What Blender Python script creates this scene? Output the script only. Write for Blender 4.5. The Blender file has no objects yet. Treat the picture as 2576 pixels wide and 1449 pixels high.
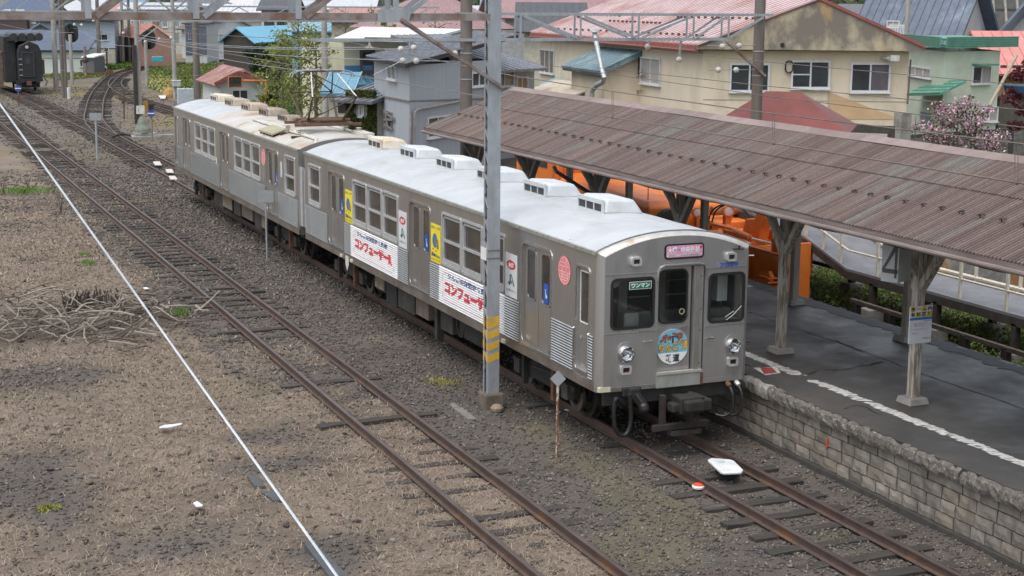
import bpy, bmesh, math, random
import numpy as np
from mathutils import Vector, Matrix
random.seed(7)
SC = bpy.context.scene
COL = SC.collection
rad = math.radians
# ------------------------------------------------------------------ camera
CAM = dict(pos=(-11.994, -21.660, 7.115), yaw=0.39830, pitch=0.18306, roll=0.0077, f=3905.5)
_y, _p, _r = CAM['yaw'], CAM['pitch'], CAM['roll']
FW = Vector((math.sin(_y)*math.cos(_p), math.cos(_y)*math.cos(_p), -math.sin(_p)))
_R0 = Vector((math.cos(_y), -math.sin(_y), 0)); _U0 = _R0.cross(FW)
RT = _R0*math.cos(_r)+_U0*math.sin(_r); UP = -_R0*math.sin(_r)+_U0*math.cos(_r)
CP = Vector(CAM['pos'])
cam_d = bpy.data.cameras.new('camera'); cam = bpy.data.objects.new('camera', cam_d); COL.objects.link(cam)
cam.matrix_world = Matrix(((RT.x, UP.x, -FW.x, CP.x), (RT.y, UP.y, -FW.y, CP.y), (RT.z, UP.z, -FW.z, CP.z), (0, 0, 0, 1)))
cam_d.sensor_width = 36; cam_d.lens = CAM['f']/2576*36; cam_d.clip_start = 0.2; cam_d.clip_end = 3000
SC.camera = cam
# ------------------------------------------------------------------ world, sun, exposure
SUN_EL, SUN_AZ = rad(66), rad(238)      # azimuth from +Y towards +X
W = bpy.data.worlds.new('World'); SC.world = W; W.use_nodes = True
nt = W.node_tree; bg = nt.nodes['Background']
sky = nt.nodes.new('ShaderNodeTexSky'); sky.sky_type = 'NISHITA'; sky.sun_disc = False
sky.sun_elevation = SUN_EL; sky.sun_rotation = SUN_AZ; sky.dust_density = 4.0; sky.air_density = 1.2
hs = nt.nodes.new('ShaderNodeHueSaturation'); hs.inputs['Saturation'].default_value = 0.42
nt.links.new(sky.outputs[0], hs.inputs['Color']); nt.links.new(hs.outputs[0], bg.inputs[0])
bg.inputs[1].default_value = 0.15
sun_d = bpy.data.lights.new('sun', 'SUN'); sun_d.energy = 0.75; sun_d.angle = rad(60); sun_d.color = (1, .97, .92)
sun = bpy.data.objects.new('sun', sun_d); COL.objects.link(sun)
_sd = Vector((math.sin(SUN_AZ)*math.cos(SUN_EL), math.cos(SUN_AZ)*math.cos(SUN_EL), math.sin(SUN_EL)))
sun.rotation_euler = _sd.to_track_quat('Z', 'Y').to_euler()
vs = SC.view_settings; vs.view_transform = 'Standard'; vs.look = 'None'; vs.gamma = 1; vs.use_curve_mapping = False
vs.exposure = 0.78
# ------------------------------------------------------------------ lines of sight measured in the photograph (2576 px wide grid)
def sight(px, py): return FW + RT*((px-1288)/CAM['f']) + UP*((724.5-py)/CAM['f'])
def on(px, py, ax, v):
    d = sight(px, py); return CP + d*((v-CP[ax])/d[ax])
def gx(px, py, X): return on(px, py, 0, X)
def gy(px, py, Y): return on(px, py, 1, Y)
def gz(px, py, Z=0): return on(px, py, 2, Z)
def at(px, py, depth): return CP + sight(px, py)*depth
def col_at(px, depth):                       # plan point under image column px at that depth
    q = at(px, 150, depth); return Vector((q.x, q.y, 0))
# ------------------------------------------------------------------ mesh builder
class MB:
    def __init__(s): s.v = []; s.f = []; s.m = []
    def add(s, vs_, fs, mi=0):
        o = len(s.v); s.v += [tuple(q) for q in vs_]
        for f in fs: s.f.append([i+o for i in f]); s.m.append(mi)
        return s
    def mm(s, x0, x1, y0, y1, z0, z1, mi=0):
        return s.add([(x0,y0,z0),(x1,y0,z0),(x1,y1,z0),(x0,y1,z0),(x0,y0,z1),(x1,y0,z1),(x1,y1,z1),(x0,y1,z1)],
                     [(0,3,2,1),(4,5,6,7),(0,1,5,4),(1,2,6,5),(2,3,7,6),(3,0,4,7)], mi)
    def box(s, c, sz, ax=None, mi=0):
        c = Vector(c); ux, uy, uz = ax or (Vector((1,0,0)), Vector((0,1,0)), Vector((0,0,1)))
        ux, uy, uz = Vector(ux)*sz[0]/2, Vector(uy)*sz[1]/2, Vector(uz)*sz[2]/2
        p = [c+ux*a+uy*b+uz*d for d in (-1,1) for a,b in ((-1,-1),(1,-1),(1,1),(-1,1))]
        return s.add(p, [(0,3,2,1),(4,5,6,7),(0,1,5,4),(1,2,6,5),(2,3,7,6),(3,0,4,7)], mi)
    def bar(s, a, b, w, h=None, up=(0,0,1), mi=0):
        a, b = Vector(a), Vector(b); d = (b-a); L = d.length; d.normalize(); up = Vector(up)
        sd = d.cross(up)
        if sd.length < 1e-4: sd = d.cross(Vector((1,0,0)))
        sd.normalize(); u2 = sd.cross(d)
        return s.box((a+b)/2, (L, w, h or w), (d, sd, u2), mi)
    def tube(s, path, r, n=8, caps=True, mi=0):
        path = [Vector(q) for q in path]; N = len(path); rings = []
        rs = r if isinstance(r, (list, tuple)) else [r]*N
        pn = None
        for i, q in enumerate(path):
            t = (path[min(i+1,N-1)]-path[max(i-1,0)]).normalized()
            if pn is None:
                pn = t.orthogonal().normalized()
            else:
                pn = (pn - t*pn.dot(t)); pn = pn.normalized() if pn.length > 1e-6 else t.orthogonal().normalized()
            b = t.cross(pn)
            rings.append([q+(pn*math.cos(k*2*math.pi/n)+b*math.sin(k*2*math.pi/n))*rs[i] for k in range(n)])
        vv = [q for R in rings for q in R]; ff = []
        for i in range(N-1):
            for k in range(n):
                ff.append((i*n+k, i*n+(k+1)%n, (i+1)*n+(k+1)%n, (i+1)*n+k))
        if caps: ff += [tuple(range(n-1,-1,-1)), tuple(range((N-1)*n, N*n))]
        return s.add(vv, ff, mi)
    def cyl(s, a, b, r, n=12, mi=0, r2=None): return s.tube([a, b], [r, r if r2 is None else r2], n, True, mi)
    def rev(s, o, axis, prof, n=20, mi=0, caps=True):      # prof: list of (t along axis, radius)
        o = Vector(o); a = Vector(axis).normalized(); e = a.orthogonal().normalized(); g = a.cross(e)
        vv = [o+a*t+(e*math.cos(k*2*math.pi/n)+g*math.sin(k*2*math.pi/n))*r for t, r in prof for k in range(n)]
        ff = [(i*n+k, i*n+(k+1)%n, (i+1)*n+(k+1)%n, (i+1)*n+k) for i in range(len(prof)-1) for k in range(n)]
        if caps: ff += [tuple(range(n-1,-1,-1)), tuple(range((len(prof)-1)*n, len(prof)*n))]
        return s.add(vv, ff, mi)
    def poly(s, pts, mi=0): return s.add(pts, [tuple(range(len(pts)))], mi)
    def slab(s, pts, off, mi=0):                            # polygon extruded by vector off
        off = Vector(off); n = len(pts); P = [Vector(q) for q in pts]
        ff = [tuple(range(n-1,-1,-1)), tuple(range(n,2*n))]+[(i,(i+1)%n,n+(i+1)%n,n+i) for i in range(n)]
        return s.add(P+[q+off for q in P], ff, mi)
    def build(s, name, mats, parent=None, smooth=False, bevel=0, fix=True):
        me = bpy.data.meshes.new(name); me.from_pydata(s.v, [], s.f)
        for m in (mats if isinstance(mats, (list, tuple)) else [mats]): me.materials.append(m)
        if any(s.m): me.polygons.foreach_set('material_index', s.m)
        if fix:
            bm = bmesh.new(); bm.from_mesh(me); bmesh.ops.recalc_face_normals(bm, faces=bm.faces); bm.to_mesh(me); bm.free()
        if smooth:
            me.polygons.foreach_set('use_smooth', [True]*len(me.polygons)); 
            try: me.set_sharp_from_angle(angle=rad(40))
            except Exception: pass
        o = bpy.data.objects.new(name, me); COL.objects.link(o)
        if bevel:
            b = o.modifiers.new('bevel', 'BEVEL'); b.width = bevel; b.segments = 2; b.limit_method = 'ANGLE'
        if parent is not None: child(o, parent)
        return o
def child(o, parent):
    o.parent = parent
    if parent.type == 'EMPTY': o.matrix_parent_inverse = Matrix.Translation(-Vector(parent.location))
def tag(o, label=None, cat=None, group=None, kind=None):
    if label: o['label'] = label
    if cat: o['category'] = cat
    if group: o['group'] = group
    if kind: o['kind'] = kind
    return o
def thing(name, loc, label, cat, group=None, kind=None):
    o = bpy.data.objects.new(name, None); o.empty_display_size = .2; o.location = Vector(loc); COL.objects.link(o)
    return tag(o, label, cat, group, kind)
# ------------------------------------------------------------------ materials
MATS = {}
def M(name, c1, c2=None, scale=4., rough=.7, metal=0., bump=0., bscale=60., stretch=(1,1,1), ramp=(.38,.62), spec=.5, c3=None, s3=1.3, r3=(.55,.7), detail=6., st3=None, coat=0., rvar=0.):
    if name in MATS: return MATS[name]
    m = bpy.data.materials.new(name); m.use_nodes = True; nt = m.node_tree; N = nt.nodes; L = nt.links
    b = N['Principled BSDF']; b.inputs['Roughness'].default_value = rough; b.inputs['Metallic'].default_value = metal
    b.inputs['Specular IOR Level'].default_value = spec; b.inputs['Coat Weight'].default_value = coat
    tc = N.new('ShaderNodeNewGeometry').outputs['Position']
    def noise(sc, st, det=detail):
        mp = N.new('ShaderNodeMapping'); mp.inputs['Scale'].default_value = st; L.new(tc, mp.inputs[0])
        n = N.new('ShaderNodeTexNoise'); n.inputs['Scale'].default_value = sc; n.inputs['Detail'].default_value = det; n.inputs['Roughness'].default_value = .62
        L.new(mp.outputs[0], n.inputs['Vector']); return n.outputs[0]
    def rmp(fac, lo, hi):
        r = N.new('ShaderNodeMapRange'); r.inputs[1].default_value = lo; r.inputs[2].default_value = hi; L.new(fac, r.inputs[0]); return r.outputs[0]
    def mix(f, a, c):
        x = N.new('ShaderNodeMix'); x.data_type = 'RGBA'; L.new(f, x.inputs[0])
        if isinstance(a, tuple): x.inputs[6].default_value = (*a, 1)
        else: L.new(a, x.inputs[6])
        x.inputs[7].default_value = (*c, 1); return x.outputs[2]
    if c2 is None: c2 = tuple(x*.78 for x in c1)
    f1 = rmp(noise(scale, stretch), *ramp)
    out = mix(f1, tuple(c1), tuple(c2))
    if c3: out = mix(rmp(noise(s3, st3 or stretch), *r3), out, tuple(c3))
    L.new(out, b.inputs['Base Color'])
    if rvar: 
        mr = N.new('ShaderNodeMapRange'); mr.inputs[3].default_value = rough-rvar; mr.inputs[4].default_value = rough+rvar; L.new(f1, mr.inputs[0]); L.new(mr.outputs[0], b.inputs['Roughness'])
    if bump:
        bp = N.new('ShaderNodeBump'); bp.inputs['Strength'].default_value = bump; bp.inputs['Distance'].default_value = .02
        L.new(noise(bscale, (1,1,1), 4.), bp.inputs['Height']); L.new(bp.outputs[0], b.inputs['Normal'])
    MATS[name] = m; return m
def MV(name, attr='col', rough=.9, gain=.35, scale=30., bump=0., spec=.3):
    m = bpy.data.materials.new(name); m.use_nodes = True; nt = m.node_tree; N = nt.nodes; L = nt.links
    b = N['Principled BSDF']; b.inputs['Roughness'].default_value = rough; b.inputs['Specular IOR Level'].default_value = spec
    a = N.new('ShaderNodeAttribute'); a.attribute_name = attr
    g = N.new('ShaderNodeNewGeometry'); n = N.new('ShaderNodeTexNoise'); n.inputs['Scale'].default_value = scale; n.inputs['Detail'].default_value = 8; n.inputs['Roughness'].default_value = .7
    L.new(g.outputs['Position'], n.inputs['Vector'])
    r = N.new('ShaderNodeMapRange'); r.inputs[1].default_value = .3; r.inputs[2].default_value = .7; r.inputs[3].default_value = 1-gain; r.inputs[4].default_value = 1+gain
    L.new(n.outputs[0], r.inputs[0])
    x = N.new('ShaderNodeVectorMath'); x.operation = 'SCALE'; L.new(a.outputs['Color'], x.inputs[0]); L.new(r.outputs[0], x.inputs['Scale']); L.new(x.outputs[0], b.inputs['Base Color'])
    if bump:
        bp = N.new('ShaderNodeBump'); bp.inputs['Strength'].default_value = bump; bp.inputs['Distance'].default_value = .03; L.new(n.outputs[0], bp.inputs['Height']); L.new(bp.outputs[0], b.inputs['Normal'])
    MATS[name] = m; return m
def leafmat(name, attr='col'):
    m = MV(name, attr, .6, .12, 3., 0, .25); nt = m.node_tree; b = nt.nodes['Principled BSDF']
    b.inputs['Subsurface Weight'].default_value = 0
    tr = nt.nodes.new('ShaderNodeBsdfTranslucent'); mx = nt.nodes.new('ShaderNodeMixShader'); mx.inputs[0].default_value = .3
    src = b.inputs['Base Color'].links[0].from_socket; nt.links.new(src, tr.inputs[0])
    nt.links.new(b.outputs[0], mx.inputs[1]); nt.links.new(tr.outputs[0], mx.inputs[2]); nt.links.new(mx.outputs[0], nt.nodes['Material Output'].inputs[0]); return m
def glassmat(name, tint, alpha, rough=.04):
    m = bpy.data.materials.new(name); m.use_nodes = True; nt = m.node_tree; N = nt.nodes; L = nt.links; N.remove(N['Principled BSDF'])
    gl = N.new('ShaderNodeBsdfGlossy'); gl.inputs['Roughness'].default_value = rough; gl.inputs[0].default_value = (1,1,1,1)
    tr = N.new('ShaderNodeBsdfTransparent'); tr.inputs[0].default_value = (*tint, 1)
    fr = N.new('ShaderNodeFresnel'); fr.inputs[0].default_value = 1.5
    mx = N.new('ShaderNodeMixShader'); L.new(fr.outputs[0], mx.inputs[0]); L.new(tr.outputs[0], mx.inputs[1]); L.new(gl.outputs[0], mx.inputs[2])
    L.new(mx.outputs[0], N['Material Output'].inputs[0]); MATS[name] = m; return m

steel = M('stainless', (.55,.543,.535), (.47,.46,.448), 2.2, .33, .88, .08, 220, (1,1,.25), (.3,.7), c3=(.40,.38,.355), s3=.8, r3=(.5,.8), rvar=.06)
steelF = M('stainless_front', (.54,.535,.53), (.44,.435,.43), 3, .36, .82, .05, 200, (1,1,.35), (.3,.7), c3=(.33,.32,.305), s3=1.6, r3=(.5,.75), rvar=.08)
skirtm = M('skirt_steel', (.31,.27,.235), (.22,.19,.165), 2, .5, .7, .1, 120, (1,1,2), c3=(.16,.12,.09), s3=1.2, r3=(.5,.75))
ribm = M('rib_steel', (.64,.63,.615), (.52,.51,.495), 3, .26, .92, 0, 60, (1,1,.3))
alu = M('aluminium_frame', (.62,.63,.64), (.52,.53,.54), 6, .4, .55)
chrome = M('chrome', (.75,.76,.77), (.6,.6,.6), 8, .12, 1.)
gask = M('rubber_gasket', (.012,.012,.013), (.02,.02,.02), 10, .5)
blk = M('black_equipment', (.012,.0115,.011), (.024,.022,.02), 5, .7, 0, .15, 50, c3=(.04,.033,.028), s3=3, r3=(.62,.78))
grime = M('underfloor_grey', (.060,.056,.052), (.036,.033,.03), 3, .7, .2, .1, 60, c3=(.12,.085,.06), s3=2.5, r3=(.58,.72))
wheelm = M('wheel_steel', (.055,.047,.042), (.028,.025,.023), 6, .6, .5)
rustm = M('rusty_bracket', (.15,.065,.035), (.08,.045,.03), 7, .85, 0, .2, 40)
roofw = M('roof_paint', (.445,.468,.488), (.37,.393,.412), 1.1, .48, 0, .12, 14, c3=(.29,.30,.30), s3=1.6, r3=(.54,.76), st3=(1,.5,1), rvar=.14)
roofr = M('roof_paint_rusted', (.45,.445,.425), (.40,.375,.335), 1.2, .6, 0, .12, 14, c3=(.30,.185,.105), s3=.8, r3=(.46,.62))
whitep = M('white_paint', (.72,.73,.72), (.62,.63,.62), 3, .5)
ventw = M('vent_white', (.54,.57,.59), (.46,.49,.51), 3, .5, 0, .05, 20, c3=(.40,.40,.38), s3=1.6, r3=(.58,.75))
ventr = M('vent_rusted', (.60,.58,.52), (.52,.47,.38), 2.5, .55, c3=(.42,.31,.18), s3=1.2, r3=(.5,.7))
ventb = M('vent_brown', (.27,.225,.18), (.20,.16,.125), 3, .7, c3=(.36,.33,.29), s3=2)
dglass = M('dark_glass', (.035,.032,.03), (.062,.056,.05), 1.6, .07, 0, 0, 60, spec=.6)
hglass = M('house_glass', (.03,.036,.042), (.06,.068,.075), .9, .08, 0, 0, 60, spec=.6)
cglass = M('curtain_glass', (.38,.37,.34), (.28,.27,.25), 5, .25, stretch=(6,6,.4), spec=.5)
clear = glassmat('clear_glass', (.88,.91,.90), 1)
asph = M('platform_asphalt', (.038,.036,.0345), (.055,.051,.048), .8, .47, 0, .3, 160, c3=(.075,.067,.06), s3=.4, r3=(.5,.68), rvar=.16)
asphd = M('asphalt_patch', (.03,.031,.033), (.045,.045,.046), 2, .6, 0, .5, 120)
conc = M('concrete', (.30,.29,.27), (.21,.20,.185), 3, .85, 0, .3, 50, c3=(.13,.12,.105), s3=1.4, r3=(.55,.72))
concp = M('concrete_pole', (.34,.33,.305), (.25,.24,.225), 3, .85, 0, .1, 40, stretch=(1,1,.25))
polebr = M('brown_pole', (.16,.14,.125), (.11,.095,.085), 3, .8, 0, .1, 40, stretch=(1,1,.25))
galv = M('galvanised', (.36,.39,.42), (.29,.315,.34), 6, .5, .35, 0, 60, stretch=(1,1,.4), c3=(.24,.25,.26), s3=2.5, r3=(.55,.75))
galvr = M('galvanised_rust', (.28,.25,.235), (.19,.16,.145), 4, .65, .2, 0, 60, c3=(.17,.10,.07), s3=2.2, r3=(.5,.65))
woodp = M('painted_timber', (.30,.275,.24), (.23,.205,.175), 5, .8, 0, .15, 60, (3,3,.3), c3=(.13,.095,.07), s3=2.6, r3=(.6,.72))
woodw = M('worn_post_timber', (.40,.385,.35), (.21,.165,.125), 7, .85, 0, .25, 60, (3,3,.35), (.45,.58), c3=(.10,.07,.05), s3=6, r3=(.58,.66))
woodd = M('dark_timber', (.05,.042,.036), (.028,.024,.021), 5, .85, 0, .2, 60)
orange = M('orange_paint', (.74,.20,.032), (.66,.165,.03), 2, .45, 0, .1, 30, c3=(.42,.13,.045), s3=1.8, r3=(.54,.75))
grey4 = M('grey_sign', (.36,.38,.385), (.30,.315,.32), 3, .5)
yel = M('yellow_stripe', (.62,.37,.035), (.5,.30,.045), 5, .6, c3=(.35,.28,.16), s3=5, r3=(.58,.7))
rail_m = M('rail_rust', (.095,.06,.047), (.066,.046,.039), 6, .75, .2, .2, 80, c3=(.14,.068,.035), s3=2)
railtop = M('rail_head', (.17,.135,.125), (.12,.09,.08), 8, .42, .65, stretch=(1,.15,1))
sleeperm = M('sleeper_wood', (.048,.041,.036), (.028,.025,.022), 3, .9, 0, .5, 60, (.5,4,4), c3=(.10,.092,.08), s3=1.1, r3=(.6,.72))
# ================================================================== GROUND
RNG = np.random.default_rng(11)
def _hash(ix, iy, seed):
    h = (ix.astype(np.int64)*374761393 + iy.astype(np.int64)*668265263 + seed*982451653) & 0x7fffffff
    h = ((h ^ (h >> 13))*1274126177) & 0x7fffffff
    return ((h ^ (h >> 16)) & 0xffff)/65535.0
def vnoise(x, y, seed=0):
    ix = np.floor(x); iy = np.floor(y); fx = x-ix; fy = y-iy; fx = fx*fx*(3-2*fx); fy = fy*fy*(3-2*fy)
    a = _hash(ix, iy, seed); b = _hash(ix+1, iy, seed); c = _hash(ix, iy+1, seed); d = _hash(ix+1, iy+1, seed)
    return (a*(1-fx)+b*fx)*(1-fy)+(c*(1-fx)+d*fx)*fy
def fbm(x, y, sc, seed=0, o=4):
    s = 0; a = .5; t = 0
    for k in range(o):
        s = s+a*vnoise(x*sc, y*sc, seed+k); t += a; a *= .55; sc *= 2.1
    return s/t
def gauss(x, y, q, rx, ry): return np.exp(-(((x-q[0])/rx)**2+((y-q[1])/ry)**2))
def ground_z(x, y):
    near = np.clip((60-y)/20, 0, 1)
    return -.19 + (fbm(x, y, .9, 3)-.5)*.10*near + (fbm(x, y, 4., 5, 2)-.5)*.03*near
DARKP = [(gz(90, 950, -.2), 1.9, 1.3), (gz(60, 1230, -.2), 1.2, 1.8), (gz(420, 1390, -.2), 1.0, .7), (gz(700, 1170, -.2), .9, .5), (gz(840, 1400, -.2), .5, .8), (gz(660, 1100,-.2), .8,.5)]
BRUSH = [(gz(230, 815, -.2), 2.3, 1.1), (gz(60, 850, -.2), 1.6, 1.2), (gz(420, 790, -.2), 1.2, .7)]
MOSSP = [(gz(1500, 1180, -.2), .9, 1.4), (gz(1760, 1330, -.2), .8, .7), (gz(1650, 1420, -.2), .7, .6), (gz(2080, 1360, -.2), .5, .6), (gz(1380, 1080, -.2), .6, .9), (gz(560, 960, -.2), 1.0, .7), (gz(130, 1285, -.2), .3, .3), (gz(1650, 1290, -.2), .8, 1.0), (gz(1120, 960, -.2), .5, .8), (gz(1560, 1370, -.2), .7, .6), (gz(640, 985, -.2), .9, .7), (gz(700,1060,-.2),.6,.5)]
def grassy(x, y):
    n = fbm(x, y, .55, 21); n2 = fbm(x, y, 2.2, 31, 3)
    g = np.where(x < -4.5, .80, np.where(x < -3.3, np.where(y < 5, .52, .34), np.where(x < -.75, .12, np.where(x < .7, .08, .18))))
    g = np.where((x < -4.5) & (x > -5.6) & (y > 6), .5, g)
    g = np.where((y > 46) & (x > 1.6), .42, g); g = np.where((y > 30) & (x < -5.4), .68, g)
    g = np.where((x < -9.5) & (y < 3), g-.14, g)
    for q, rx, ry in DARKP: g = g-.62*gauss(x, y, q, rx, ry)
    g = np.where((x > -4.5) & (x < -3.3) & (y < 3), g+.18, g)
    return np.clip(g+(n-.5)*.75+(n2-.5)*.45, 0, 1)
def ground_col(x, y):
    g = grassy(x, y)[:, None]; n = fbm(x, y, 1.3, 77)[:, None]; n3 = fbm(x, y, .35, 91, 3)[:, None]
    bal = np.array([.088, .078, .070])*(.75+.5*n); tan = np.array([.188, .152, .119])*(.72+.55*n); dirt = np.array([.135, .108, .085])*(.8+.4*n)
    t = np.clip((g-.25)/.4, 0, 1); t2 = np.clip((g-.6)/.3, 0, 1)
    c = bal*(1-t)+dirt*t; c = c*(1-t2)+tan*t2
    mo = np.zeros(len(x))
    for q, rx, ry in MOSSP: mo = mo+gauss(x, y, q, rx, ry)
    mo = np.clip(mo*fbm(x, y, 2.5, 55)*1.7-.45, 0, .3)[:, None]
    c = c*(1-mo)+np.array([.135, .13, .062])*mo
    for q, rx, ry in BRUSH: k = np.clip(gauss(x, y, q, rx, ry)*1.5*fbm(x, y, 1.6, 41), 0, .85)[:, None]; c = c*(1-k)+np.array([.050,.040,.033])*k
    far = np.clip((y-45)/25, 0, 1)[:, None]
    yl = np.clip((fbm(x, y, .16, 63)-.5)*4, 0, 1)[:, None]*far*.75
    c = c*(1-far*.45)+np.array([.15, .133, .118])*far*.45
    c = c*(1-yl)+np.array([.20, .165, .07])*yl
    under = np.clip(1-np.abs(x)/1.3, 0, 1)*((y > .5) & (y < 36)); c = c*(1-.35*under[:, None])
    return c
def set_col(me, cols, name='col'):
    a = me.color_attributes.new(name, 'FLOAT_COLOR', 'POINT')
    a.data.foreach_set('color', np.column_stack([cols, np.ones(len(cols))]).astype(np.float32).ravel())
def np_mesh(name, V, F, mat, cols=None, parent=None, smooth=False):
    me = bpy.data.meshes.new(name); k = F.shape[1]
    me.vertices.add(len(V)); me.vertices.foreach_set('co', np.asarray(V, np.float32).ravel())
    me.loops.add(F.size); me.loops.foreach_set('vertex_index', F.astype(np.int32).ravel())
    me.polygons.add(len(F)); me.polygons.foreach_set('loop_start', np.arange(0, F.size, k, dtype=np.int32))
    me.update(calc_edges=True); me.validate()
    if cols is not None: set_col(me, cols)
    if smooth: me.polygons.foreach_set('use_smooth', [True]*len(F))
    me.materials.append(mat); o = bpy.data.objects.new(name, me); COL.objects.link(o)
    if parent is not None: child(o, parent)
    return o
def grid_axis(parts):
    out = []
    for a, b, st in parts: out += list(np.arange(a, b-1e-6, st))
    return np.array(out+[parts[-1][1]])
xs = np.concatenate([[-900, -300, -120], grid_axis([(-50, -17, 1.), (-17, 2, .2), (2, 40, 1.)]), [120, 300, 900]])
ys = np.concatenate([[-300, -60, -25], grid_axis([(-14, 30, .2), (30, 60, .4), (60, 180, 1.5)]), [240, 400, 1200]])
XX, YY = np.meshgrid(xs, ys); nx, ny = len(xs), len(ys)
gxv, gyv = XX.ravel(), YY.ravel()
I = np.arange(nx*ny).reshape(ny, nx)
GF = np.stack([I[:-1,:-1].ravel(), I[:-1,1:].ravel(), I[1:,1:].ravel(), I[1:,:-1].ravel()], 1)
gm = MV('ground_soil', 'col', .95, .28, 38., .5, .2)
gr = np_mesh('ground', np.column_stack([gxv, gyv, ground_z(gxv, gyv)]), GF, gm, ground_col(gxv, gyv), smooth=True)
tag(gr, 'brown railway yard ground of dry grass, dirt and cinders', kind='structure')

# loose stones: far too many to count
def scatter(n, x0, x1, y0, y1, fall=14.):
    x = RNG.uniform(x0, x1, n); y = y0+(y1-y0)*RNG.random(n)**1.55
    return x, y
def in_view(x, y, pad=60):
    dx, dy, dz = x-CP.x, y-CP.y, -.2-CP.z
    d = dx*FW.x+dy*FW.y+dz*FW.z
    u = 1288+CAM['f']*(dx*RT.x+dy*RT.y+dz*RT.z)/np.maximum(d, .1); v = 724.5-CAM['f']*(dx*UP.x+dy*UP.y+dz*UP.z)/np.maximum(d, .1)
    return (d > 1) & (u > -pad*4) & (u < 2576+pad*4) & (v < 1449+pad*3)
def free_of_rails(x, y, m=.05):
    ok = np.ones(len(x), bool)
    for rx in (-4.432, -3.365, -.5335, .5335): ok &= np.abs(x-rx) > m
    return ok
OCT = np.array([(1,0,0),(-1,0,0),(0,1,0),(0,-1,0),(0,0,1),(0,0,-1)], float); OCF = np.array([(0,2,4),(2,1,4),(1,3,4),(3,0,4),(2,0,5),(1,2,5),(3,1,5),(0,3,5)])
def stones(name, label, n, region, size, pal, keep, zoff=.0):
    x, y = scatter(n, *region); k = in_view(x, y) & keep(x, y) & free_of_rails(x, y); x, y = x[k], y[k]; n = len(x)
    dist = np.hypot(x-CP.x, y-CP.y); r = RNG.uniform(size[0], size[1], n)*(1+np.clip((dist-25)/40, 0, 1))
    sc = np.column_stack([RNG.uniform(.75, 1.35, n), RNG.uniform(.6, 1.1, n), RNG.uniform(.45, .8, n)])*r[:, None]
    v = OCT[None]*RNG.uniform(.7, 1.25, (n, 6, 1))+RNG.uniform(-.28, .28, (n, 6, 3)); v = v*sc[:, None, :]
    a = RNG.uniform(0, 6.28, n); t = RNG.normal(0, .35, n)
    ca, sa, ct, stt = np.cos(a), np.sin(a), np.cos(t), np.sin(t)
    vx, vy, vz = v[..., 0], v[..., 1], v[..., 2]
    vx, vz = vx*ct[:, None]-vz*stt[:, None], vx*stt[:, None]+vz*ct[:, None]
    vx, vy = vx*ca[:, None]-vy*sa[:, None], vx*sa[:, None]+vy*ca[:, None]
    z = ground_z(x, y)+zoff+r*.3
    V = np.stack([vx+x[:, None], vy+y[:, None], vz+z[:, None]], -1).reshape(-1, 3)
    F = (OCF[None]+(np.arange(n)*6)[:, None, None]).reshape(-1, 3)
    pal = np.array(pal); c = pal[RNG.integers(0, len(pal), n)]*RNG.uniform(.75, 1.2, (n, 1))
    o = np_mesh(name, V, F, MATS['stone'], np.repeat(c, 6, 0)); return tag(o, label, kind='stuff')
MV('stone', 'col', .85, .3, 60., .3, .3)
PAL = [(.19,.175,.155), (.075,.067,.061), (.10,.087,.077), (.09,.081,.075), (.125,.107,.092), (.118,.08,.064), (.082,.077,.076), (.15,.13,.112), (.11,.104,.099), (.066,.059,.055), (.135,.118,.105), (.095,.075,.063), (.19,.17,.15)]
stones('ballast_stones', 'dark grey and brown ballast stones strewn along the tracks', 150000, (-15, 1.65, -9.5, 46), (.015, .036), PAL,
       lambda x, y: (RNG.random(len(x)) > np.clip(grassy(x, y)*1.25-.06, 0, .90)))
stones('far_ballast', 'grey ballast around the far switch and siding tracks', 20000, (-14, 9, 36, 112), (.02, .038), PAL,
       lambda x, y: (RNG.random(len(x)) > np.clip(grassy(x, y)*1.3-.1, 0, .93)))
# straw
def straw(name, label, n, region, keep, cols, L=(.07, .2), h=(.0, .05), w=.0045):
    x, y = scatter(n, *region); k = in_view(x, y) & keep(x, y) & free_of_rails(x, y, .03); x, y = x[k], y[k]; n = len(x)
    z = ground_z(x, y); a = RNG.uniform(0, 6.28, n); l = RNG.uniform(*L, n); hh = RNG.uniform(*h, n)
    dist = np.hypot(x-CP.x, y-CP.y); ww = w*(1+np.clip((dist-18)/20, 0, 1.5))*RNG.uniform(.7, 1.4, n)
    px, py = -np.sin(a)*ww, np.cos(a)*ww
    mx, my = np.cos(a)*l*.55, np.sin(a)*l*.55
    b = a+RNG.normal(0, .5, n); tx, ty = mx+np.cos(b)*l*.45, my+np.sin(b)*l*.45
    P = np.stack([np.column_stack([x-px, y-py, z]), np.column_stack([x+px, y+py, z]), np.column_stack([x+mx+px*.8, y+my+py*.8, z+hh+.008]), np.column_stack([x+mx-px*.8, y+my-py*.8, z+hh+.008]), np.column_stack([x+tx, y+ty, z+hh*.6+.005])], 1)
    F = np.array([(0,1,2),(0,2,3),(3,2,4)]); F = (F[None]+(np.arange(n)*5)[:, None, None]).reshape(-1, 3)
    cols = np.array(cols); c = cols[RNG.integers(0, len(cols), n)]*RNG.uniform(.7, 1.25, (n, 1))
    o = np_mesh(name, P.reshape(-1, 3), F, MATS['straw'], np.repeat(c, 5, 0)); return tag(o, label, kind='stuff')
MV('straw', 'col', .9, .1, 10., 0, .2)
straw('dry_grass', 'tan dead grass matted over the yard beside the siding', 330000, (-15.5, -2.6, -9.5, 40),
      lambda x, y: RNG.random(len(x)) < np.clip(grassy(x, y)*1.6-.55-1.2*sum(gauss(x, y, q, rx, ry) for q, rx, ry in BRUSH), 0.03, 1), [(.27,.215,.165), (.23,.182,.14), (.33,.27,.21), (.19,.148,.115), (.155,.127,.103)], (.06,.2), (.0,.045), .0035)
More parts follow.
